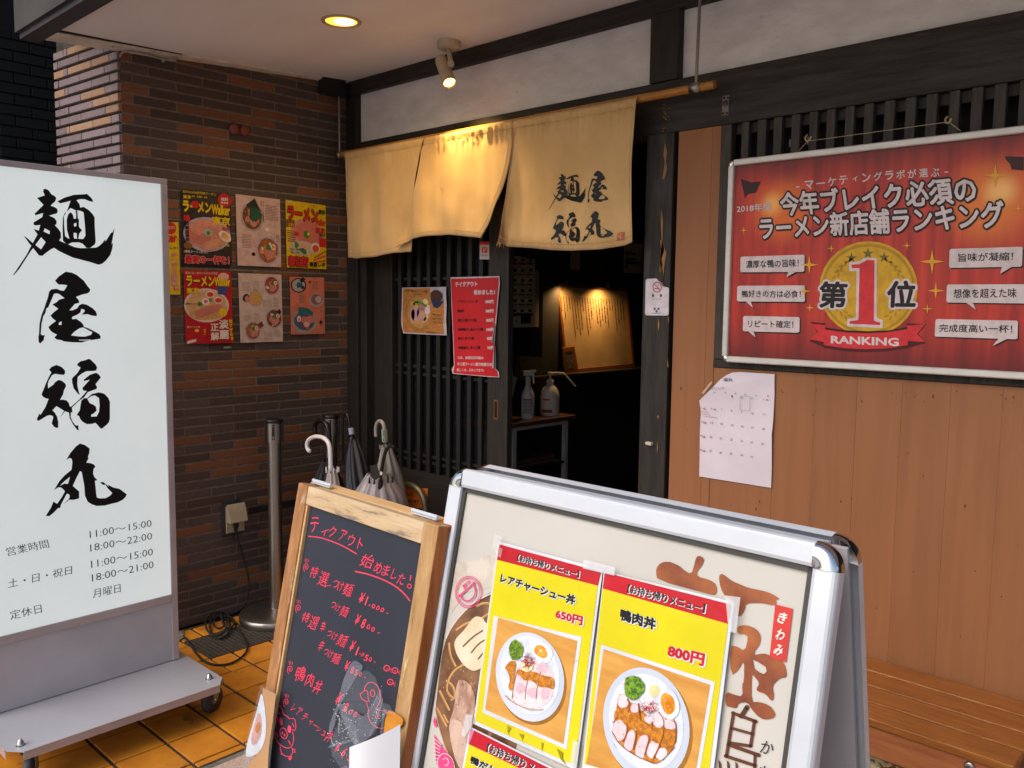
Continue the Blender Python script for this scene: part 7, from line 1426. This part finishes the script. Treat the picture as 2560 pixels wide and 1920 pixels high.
dd(ZU8, ell(583, 690, 28, 44, -.1, 14), 2, 1, True); dd(ZU8, [(500, 812), (520, 870), (535, 910), (520, 940), (530, 1010), (570, 1090), (640, 1135), (710, 1150), (760, 1110), (778, 1020), (765, 940), (740, 915), (615, 905)], 2, 2); dd(ZU8, [(615, 1010), (630, 965), (665, 955), (668, 985), (640, 985), (665, 1010), (652, 1025)], 1.8)
for x, y in ((765, 365), (873, 395), (812, 545)):
    poly(c_, BP, zm(ZU8, ell(x, y, 42, 42, .2, 16)), CK, .0006, [zm(ZU8, ell(x, y, 30, 30, .2, 16))]); dd(ZU8, [(x + 38, y + 10), (x + 60, y + 60), (x + 62, y + 5), (x + 38, y + 12)], 1.7, 0); dd(ZU8, [(x - 10, y - 8), (x - 8, y + 2)], 1.3, 0); dd(ZU8, [(x + 8, y - 4), (x + 10, y + 6)], 1.3, 0); dd(ZU8, [(x - 8, y + 12), (x + 2, y + 16), (x + 12, y + 8)], 1.2, 0)
c_.build('chalk_writing', bb)

# wet clear sleeve and curling paper hanging over the blackboard
M_film = mat('clear_film', '#c8ccd6', '#b4bac6', scale=6, rough=.18, alpha=.09, spec=.7); M_film2 = mat('cloudy_film', '#b9bfcc', '#a0a6b6', scale=9, rough=.2, alpha=.22, spec=.7)
M_drop = mat('water_drop', '#e6e9ee', rough=.05, alpha=.75, spec=1)
t = thing('clear_sleeve', 'crumpled wet clear plastic sleeve hanging over the lower right of the blackboard', 'plastic sleeve', BP.p(930, 1900, .02))
b = MB()
for pts_, m_, lf in (([(315, 212), (515, 345), (375, 505), (355, 560), (280, 690), (170, 950), (120, 1215), (55, 1190), (160, 880), (200, 690)], M_film2, (.004, .012)), ([(225, 790), (400, 870), (600, 1000), (690, 800), (735, 575), (805, 800), (790, 940), (730, 1240), (520, 1340), (440, 1200), (330, 1010), (230, 860)], M_film2, (.010, .030)),
                     ([(330, 1010), (520, 1340), (520, 1659), (480, 1500), (420, 1150)], M_film2, (.006, .03)), ([(835, 775), (960, 840), (1060, 990), (900, 900), (830, 1180), (730, 1240), (800, 940)], M_film, (.02, .035)), ([(375, 505), (515, 345), (735, 575), (690, 800), (600, 1000), (230, 790), (280, 690)], M_film, (.004, .016)), ([(180, 940), (330, 1010), (440, 1200), (520, 1659), (230, 1659), (60, 1400), (120, 1215)], M_film, (.003, .012)),
                     ([(40, 1400), (120, 1320), (230, 1310), (300, 1285), (360, 1310), (270, 1330), (200, 1370), (100, 1372)], M_film2, (.006, .01)), ([(215, 1615), (520, 1620), (520, 1690), (260, 1690)], M_film2, (.01, .016))):
    z_ = zm(ZU8, smooth(pts_, 2, True)); n = len(z_); tr = tessellate_polygon([[V3((x, y, 0)) for x, y in z_]]); ys_ = [p[1] for p in z_]
    b.add([BP.p(x, y, lf[0] + (lf[1] - lf[0]) * (y - min(ys_)) / (max(ys_) - min(ys_)) + .0015 * math.sin(x * .21 + y * .13)) for x, y in z_], tr, m_)
b.build('film', t)
b = MB(); r_ = random.Random(2)
for k in range(210):
    if k % 3: x, y = r_.gauss(300, 110), r_.gauss(1150, 230)
    else: x, y = r_.gauss(720, 55), r_.gauss(950, 150)
    if not (60 < x < 800 and 360 < y < 1650) : continue
    s_ = r_.choice([2, 2.5, 3, 3, 4.5, 6.5]); poly(b, BP, zm(ZU8, ell(x, y, s_, s_ * r_.uniform(.7, 1.5), r_.uniform(0, 3), 7, .2, k)), M_drop, .0135 if y > 700 else .0095)
for l in ([(228, 1000), (218, 1195), (370, 1100)], [(190, 960), (230, 990)], [(120, 1230), (125, 1290), (150, 1340)]): stroke(b, BP, zm(ZU8, l), .9, M_drop, .013)
b.build('droplets', t)
t = thing('curled_menu_sheet', 'curling white laminated sheet with an orange photo inside on the blackboard corner', 'menu', BP.p(985, 1910, .03))
M_rp = mat('sheet_back', '#dedee2', '#d4d5da', scale=3, rough=.5); M_op = mat('orange_photo_print', '#d08a28', '#b87018', scale=9, rough=.3, stretch=(1, 1, 6))
def curl(y_top, y_bot, x0, x1, m, li, lo_, side, b, arc=PI, n=14, sag=0):
    vs = []
    for i in range(n + 1):
        f_ = i / n; x = x0 + (x1 - x0) * f_; a = math.sin(f_ * PI); yt = y_top(f_)
        for k in range(5): y = yt + (y_bot - yt) * k / 4; vs.append(BP.p(x + (y - yt) * -.012, y, li + (lo_ - li) * a))
    b.add(vs, [(i * 5 + k, (i + 1) * 5 + k, (i + 1) * 5 + k + 1, i * 5 + k + 1) for i in range(n) for k in range(4)], m, True)
X0, X1 = ZU8(540, 0)[0], ZU8(1078, 0)[0]
b = MB(); curl(lambda f_: ZU8(0, 1355 - 110 * f_ - 60 * f_ ** 2 - 120 * f_ ** 5)[1], 2050, X0, X1, M_rp, .022, .075, 1, b); b.build('outer_sheet', t)
b = MB(); vs = zm(ZU8, [(815, 1225), (840, 1020), (880, 890), (960, 920), (1050, 980), (1075, 1020), (1068, 1075), (1010, 1130), (920, 1190)]); tr = tessellate_polygon([[V3((x, y, 0)) for x, y in vs]]); b.add([BP.p(x, y, .016) for x, y in vs], tr, M_op); b.build('inner_photo', t)
b = MB(); vs = zm(ZU8, [(815, 1225), (780, 1240), (830, 870), (850, 870), (880, 890), (840, 1020)]); poly(b, BP, vs, M_film2, .018); b.build('film', t)
# laminated photo sheet hanging at the left edge of the blackboard
t = thing('photo_sheet', 'laminated photo of a white dish hanging off the lower left edge of the blackboard', 'photo', BP.p(645, 1910, .02))
LP = Panel(BF.o + BF.n * .012, BF.u, BF.v)
b = MB(); poly(b, LP, [(657, 1720), (690, 1735), (682, 1800), (672, 1870), (662, 2050), (590, 2050), (612, 1930), (640, 1888), (656, 1850)], mat('photo_tan', '#b98a52', '#a87a44', scale=3, rough=.25), 0)
poly(b, LP, smooth([(655, 1728), (662, 1760), (667, 1810), (664, 1850), (650, 1882), (625, 1893), (613, 1890), (620, 1852), (636, 1800), (648, 1755)], 2, True), pc('#ccd0d8', .25), .0008); poly(b, LP, smooth([(648, 1775), (656, 1800), (654, 1840), (640, 1862), (628, 1862), (632, 1830)], 2, True), pc('#c89a90', .25), .0014); poly(b, LP, smooth([(650, 1800), (654, 1822), (644, 1836), (638, 1820)], 2, True), pc('#b8702c', .25), .0018)
b.build('photo', t); b = MB(); poly(b, LP, [(655, 1712), (694, 1730), (684, 1850), (668, 2050), (600, 2050), (612, 1880)], M_film, .003); b.build('film', t)

# ------------------------------------------------------------------ slatted bench
bn = thing('slatted_bench', 'low varnished wooden bench of four slats along the beige wall', 'bench', (-.6, 2.42, 0))
W_b = mat('varnished_pine_slat', '#a0642c', '#7c461c', scale=9, detail=7, rough=.30, bump=.2, bscale=60, stretch=(.8, 9, 9), lo=.3, hi=.7, rand=.06, spots=[('#4a2a16', 4, .64), ('#c08a44', 7, .66)], coat=.3); W_bf = mat('bench_rail', '#a4653a', '#8c502c', scale=7, rough=.5, stretch=(.8, 9, 9), bump=.2)
bz = .405; bl0, bl1 = -1.62, -.425; yb0, yb1 = 2.214, 2.622; gp = (yb1 - yb0) / 4
for i in range(4):
    y0 = yb0 + i * gp; b = MB(); b.obox(V3(((bl0 + bl1) / 2 + random.uniform(-.004, .004), y0 + gp / 2, bz - .011)), V3(((bl1 - bl0) / 2, 0, 0)), V3((0, gp / 2 - .0045, 0)), V3((0, 0, .011)), W_b); b.build('slat', bn, bevel=.003)
b = MB(); b.box(bl0 + .02, bl1 - .02, yb0 + .012, yb0 + .032, bz - .105, bz - .023, W_bf); b.build('front_rail', bn, bevel=.002)
b = MB(); b.box(bl0 + .02, bl1 - .02, yb1 - .04, yb1 - .02, bz - .095, bz - .023, W_bf); b.build('back_rail', bn)
for x in (bl0 + .05, bl1 - .10):
    for y in (yb0 + .033, yb1 - .083): b = MB(); b.box(x, x + .045, y, y + .042, 0, bz - .023, W_bf); b.build('leg', bn)
c = at_y(2424, 1916, yb0 + .010); b = MB(); b.lathe([(.013, 0), (.013, .002), (.009, .006), (0, .007)], c, M_steel, 14, (0, -1, 0)); b.build('bolt', bn)
# cream cast ornament and iron scrolls under the bench
zb_ = zz(2130, 1830, 2.953); Pu = wy(2.30); t = thing('cream_ornament', 'cream painted openwork metal piece on the ground under the bench', 'ornament', at_y(2170, 2010, 2.30)); b = MB(); M_cr = mat('cream_cast_metal', '#c9bd94', '#b5a87e', scale=20, rough=.5, bump=.2)
for l, r in (([(75, 185), (120, 178), (180, 190), (225, 215), (250, 250)], .007), ([(180, 190), (188, 240)], .006), ([(60, 200), (100, 212), (150, 240), (200, 275)], .012), ([(255, 245), (275, 240), (295, 232)], .006), ([(90, 160), (92, 172)], .003), ([(333, 250), (335, 262)], .004)):
    b.tube([at_y(*zb_(x, y), 2.30) for x, y in smooth(l, 2)], r, M_cr, 8)
b.build('casting', t); b = MB(); q = at_y(2170, 1930, 2.30); b.box(q.x - .06, q.x + .05, 2.26, 2.36, 0, q.z - .012, M_cr); b.build('foot', t)
t = thing('iron_scrolls', 'thin black iron scrollwork standing under the bench against the wall', 'ironwork', at_y(2230, 1990, 2.42)); b = MB()
for l in ([(80, 190), (95, 160), (125, 138), (150, 130), (170, 160), (200, 182), (250, 188), (300, 185)], [(195, 190), (180, 182), (200, 178)], [(300, 185), (302, 220), (280, 262)], [(335, 245), (350, 225), (385, 212), (410, 235), (450, 256), (500, 268)], [(150, 130), (145, 120)]): b.tube([at_y(*zb_(x, y), 2.42) for x, y in smooth(l, 2)], .0022, M_black, 6)
q = at_y(2190, 1895, 2.42); b.tube([q, V3((q.x, 2.42, 0))], .003, M_black, 6); q = at_y(2262, 1905, 2.42); b.tube([q, V3((q.x, 2.42, 0))], .003, M_black, 6); b.build('scrolls', t)

# ------------------------------------------------------------------ umbrellas in the rack
ZU = zz(640, 1020, 2.761)
M_wh = mat('white_handle', '#d6cfd2', '#cbc3c7', scale=10, rough=.3); M_clr = mat('clear_vinyl', '#8f8880', '#7a746e', scale=14, rough=.2, alpha=.72, spec=.6, stretch=(1, 1, .3)); M_wv = mat('milky_vinyl', '#b7ada8', '#a39a95', scale=12, rough=.3, alpha=.93)
M_nav = mat('navy_cloth', '#12162a', '#0d101e', scale=20, rough=.55, bump=.2, spots=[('#4a5068', 120, .73)]); M_bc = mat('black_cloth', '#1c1c1f', '#131315', scale=20, rough=.6)
def dpx(p): d = V3(p) - CAM; return YCAMZ(d) / FPX
def YCAMZ(d): return XC.z * d.x + YC.z * d.y + ZC.z * d.z
def handle(nm, t, pts_, Y, wpx, m):
    P_ = [at_y(*ZU(x, y), Y) for x, y in smooth(pts_, 2)]; r = wpx / 2.761 / 2 * abs(dpx(P_[0])); b = MB(); b.tube(P_, r, m, 12); b.lathe([(r, 0), (r * .7, -r * .4), (0, -r * .5)], P_[0], m, 12, (P_[1] - P_[0]).normalized(), cap=False); return b.build(nm, t)
def canopy(nm, t, top, axis, L, prof, m, lobes=8, seed=1, n=48, ripple=.22):
    ax = V3(axis).normalized(); h = V3((1, 0, 0)); a = (h - ax * h.dot(ax)).normalized(); c = ax.cross(a); vs = []; K = 14; r_ = random.Random(seed); ph = r_.uniform(0, 6)
    for k in range(K + 1):
        f_ = k / K; x = f_ * (len(prof) - 1); i = min(int(x), len(prof) - 2); r = prof[i] * (1 - (x - i)) + prof[i + 1] * (x - i)
        for j in range(n):
            an = 2 * PI * j / n; rr_ = r * (1 - ripple + ripple * abs(math.cos(an * lobes / 2 + ph + f_ * 1.6)) * 1.6); z = L * f_ - (.018 * abs(math.sin(an * lobes / 2 + ph)) if k == 0 else 0)
            vs.append(top + ax * z + (a * math.cos(an) + c * math.sin(an)) * rr_)
    b = MB(); b.add(vs, [(k * n + j, k * n + (j + 1) % n, (k + 1) * n + (j + 1) % n, (k + 1) * n + j) for k in range(K) for j in range(n)], m, True); return b.build(nm, t)
def ribs(t, top, axis, r, m, n=8, L=.03):
    ax = V3(axis).normalized(); b = MB()
    for k in range(n): an = 2 * PI * k / n + .3; p = top + V3((math.cos(an) * r, math.sin(an) * r, 0)); b.tube([p, p - ax * L], .0028, m, 6)
    b.build('rib_tips', t)
DN = V3((0, 0, -1))
q = at_y(*ZU(520, 440), 2.16); t = thing('umbrella', 'white J-handled vinyl umbrella standing nearest, just behind the blackboard corner', 'umbrella', (q.x, 2.16, .02), 'umbrellas in the rack')
handle('handle', t, [(372, 300), (356, 284), (351, 250), (362, 220), (392, 200), (430, 196), (468, 205), (498, 232), (511, 275), (514, 350), (516, 438)], 2.16, 29, M_wh); canopy('canopy', t, q + V3((.008, 0, -.006)), DN, .66, [.020, .040, .050, .046, .034, .020, .010], M_wv, seed=2); ribs(t, q + V3((.008, 0, .0)), DN, .028, M_wh, 9, .022)
b = MB(); b.tube([q + V3((0, 0, .02)), V3((q.x, 2.16, .02))], .004, M_steel, 8); b.build('shaft', t)
q = at_y(*ZU(505, 300), 2.32); t = thing('umbrella', 'black umbrella with a black J handle behind the white handled one', 'umbrella', (q.x, 2.32, .02), 'umbrellas in the rack')
handle('handle', t, [(412, 205), (408, 160), (405, 120), (422, 92), (455, 85), (482, 105), (500, 150), (506, 200), (512, 270)], 2.32, 30, M_black); b = MB(); b.tube([at_y(*ZU(512, 262), 2.32), V3((q.x, 2.32, .02))], .006, M_black, 8); b.build('shaft', t)
canopy('canopy', t, at_y(*ZU(490, 375), 2.32), V3((-.06, 0, -1)), .60, [.02, .075, .085, .07, .05, .025, .01], M_bc, seed=4)
q = at_y(*ZU(675, 245), 2.40); t = thing('umbrella', 'navy folding umbrella with a black strap and a silver tipped handle', 'umbrella', (q.x, 2.40, .3), 'umbrellas in the rack')
handle('strap', t, [(600, 360), (602, 250), (598, 120), (604, 50), (622, 30), (640, 70), (648, 140)], 2.40, 16, M_black); b = MB(); p0, p1 = at_y(*ZU(655, 138), 2.40), at_y(*ZU(662, 182), 2.40); b.tube([p0, p1], .0135, pc('#8f9ab0', .3), 12); b.build('handle_label', [c for c in COL.objects if c.parent is t and c.name.startswith(('handle', 'strap'))][0])
b = MB(); b.tube([p1, at_y(*ZU(668, 248), 2.40)], .0105, M_black, 12); b.tube([p1 + V3((0, 0, -.012)), p1 + V3((.001, 0, -.022))], .0115, M_steel, 12); b.build('shaft', t)
canopy('canopy', t, q + V3((.004, 0, 0)), at_y(*ZU(705, 545), 2.36) - q, .42, [.022, .040, .050, .056, .060, .058, .046, .02], M_nav, lobes=8, seed=6)
q = at_y(*ZU(893, 240), 2.36); t = thing('umbrella', 'clear umbrella with a grey J handle wrapped in a green and white label', 'umbrella', (q.x, 2.36, .02), 'umbrellas in the rack')
handle('handle', t, [(829, 195), (826, 160), (830, 115), (848, 88), (868, 92), (882, 115), (887, 160), (892, 240)], 2.36, 26, mat('grey_handle', '#8f8780', '#7e7771', rough=.35)); b = MB(); b.tube([at_y(*ZU(886, 148), 2.357), at_y(*ZU(891, 232), 2.357)], .0135, pc('#8f9a84', .3), 12)
b.build('handle_label', [c for c in COL.objects if c.parent is t and c.name.startswith(('handle', 'strap'))][0]); b = MB(); P_ = wy(2.341)
for k in range(7): x, y = 886 + random.uniform(-8, 6), 156 + k * 11; poly(b, P_, zm(ZU, ell(x, y, 6, 4, .4, 7, .3, k)), pc('#2c5a34') if k % 2 else BLK, 0)
b.build('label_print', [c for c in COL.objects if c.parent is t and c.name.startswith('handle')][0]); b = MB(); b.tube([q, V3((q.x, 2.36, .02))], .004, M_steel, 8); b.build('shaft', t)
canopy('canopy', t, at_y(*ZU(900, 275), 2.36), V3((.12, 0, -1)), .62, [.02, .045, .062, .072, .062, .045, .03, .012], M_clr, seed=8, ripple=.3); ribs(t, at_y(*ZU(880, 285), 2.36), DN, .02, M_clr, 4, .02)
q = at_y(*ZU(870, 400), 2.24); t = thing('umbrella', 'clear umbrella with a black crook handle marked by a white dot', 'umbrella', (q.x, 2.24, .02), 'umbrellas in the rack')
handle('handle', t, [(955, 268), (935, 262), (910, 272), (892, 305), (880, 350), (872, 400), (864, 462)], 2.24, 25, M_black); b = MB(); b.tube([at_y(*ZU(864, 462), 2.24), at_y(*ZU(860, 500), 2.24)], .006, M_black, 8); b.tube([at_y(*ZU(861, 495), 2.235), at_y(*ZU(856, 560), 2.235)], .0105, M_black, 10); b.build('tip', t)
b = MB(); poly(b, wy(2.222), zm(ZU, [(858, 438), (873, 441), (870, 464), (855, 461)]), pc('#c8c0c0'), 0); b.build('white_dot', t)
canopy('canopy', t, at_y(*ZU(845, 470), 2.27), V3((-.02, 0, -1)), .48, [.05, .105, .12, .11, .08, .05, .03], mat('clear_vinyl_light', '#a59ca0', '#8d858a', scale=14, rough=.2, alpha=.78, spec=.6, stretch=(1, 1, .3)), lobes=14, seed=10, ripple=.16); b = MB()
for x, y0, y1 in ((817, 485, 525), (910, 460, 515), (942, 470, 515), (784, 480, 520)): b.tube([at_y(*ZU(x, y0), 2.15), at_y(*ZU(x - 1, y1), 2.15)], [.003, .005], M_black, 6)
b.build('rib_tips', t)
b = MB(); b.slab([at_y(*ZU(x, y), 2.13) for x, y in ((785, 400), (830, 388), (850, 480), (818, 500), (800, 480))], (0, .004, 0), mat('dark_strap_tab', '#2b2824', rough=.5)); b.build('strap_tab', label='small dark cloth tab lying on the clear umbrellas', cat='strap')
rk = thing('umbrella_rack', 'bent metal tube umbrella rack, its rounded end showing beside the orange notice', 'umbrella rack', (-2.62, 2.25, 0)); M_rk = mat('bronze_tube', '#6d6552', '#5a523f', scale=20, rough=.35, metal=.6)
P_ = [at_y(*ZU(x, y), 2.44) for x, y in smooth([(965, 528), (1040, 524), (1100, 542), (1140, 585), (1163, 640), (1168, 705)], 2)]; e_ = P_[-1]
b = MB(); b.tube([V3((-3.25, 2.44, P_[0].z))] + P_ + [V3((e_.x + .01, 2.44, 0))], .0135, M_rk, 12); b.build('front_hoop', rk)
b = MB(); b.tube([V3((-3.25, 2.43, .12)), V3((e_.x, 2.43, .12))], .008, M_rk, 8); b.tube([V3((-3.25, 2.44, P_[0].z)), V3((-3.26, 2.44, 0))], .0135, M_rk, 10); b.build('cross_tube', rk)
Po = wy(2.47); t = thing('orange_notice', 'orange paper notice with black lettering fixed behind the tube of the umbrella rack', 'notice', Po.p(1030, 1250)); b = MB(); b.slab(pl(Po, zm(ZU, [(955, 510), (985, 512), (1120, 552), (1186, 556), (1176, 690), (1100, 690), (950, 640)])), (0, .0008, 0), mat('orange_paper', '#c86a1c', '#b85e18', scale=6, rough=.7)); b.build('paper', t); b = MB()
text(b, Po, 'よりお知らせ', ZU(958, 612), ZU(1085, 610), ZU(958, 584), BLK, .02, .001); text(b, Po, '時間が変わります。', ZU(968, 648), ZU(1142, 660), ZU(968, 622), BLK, .02, .001); b.build('lettering', t)
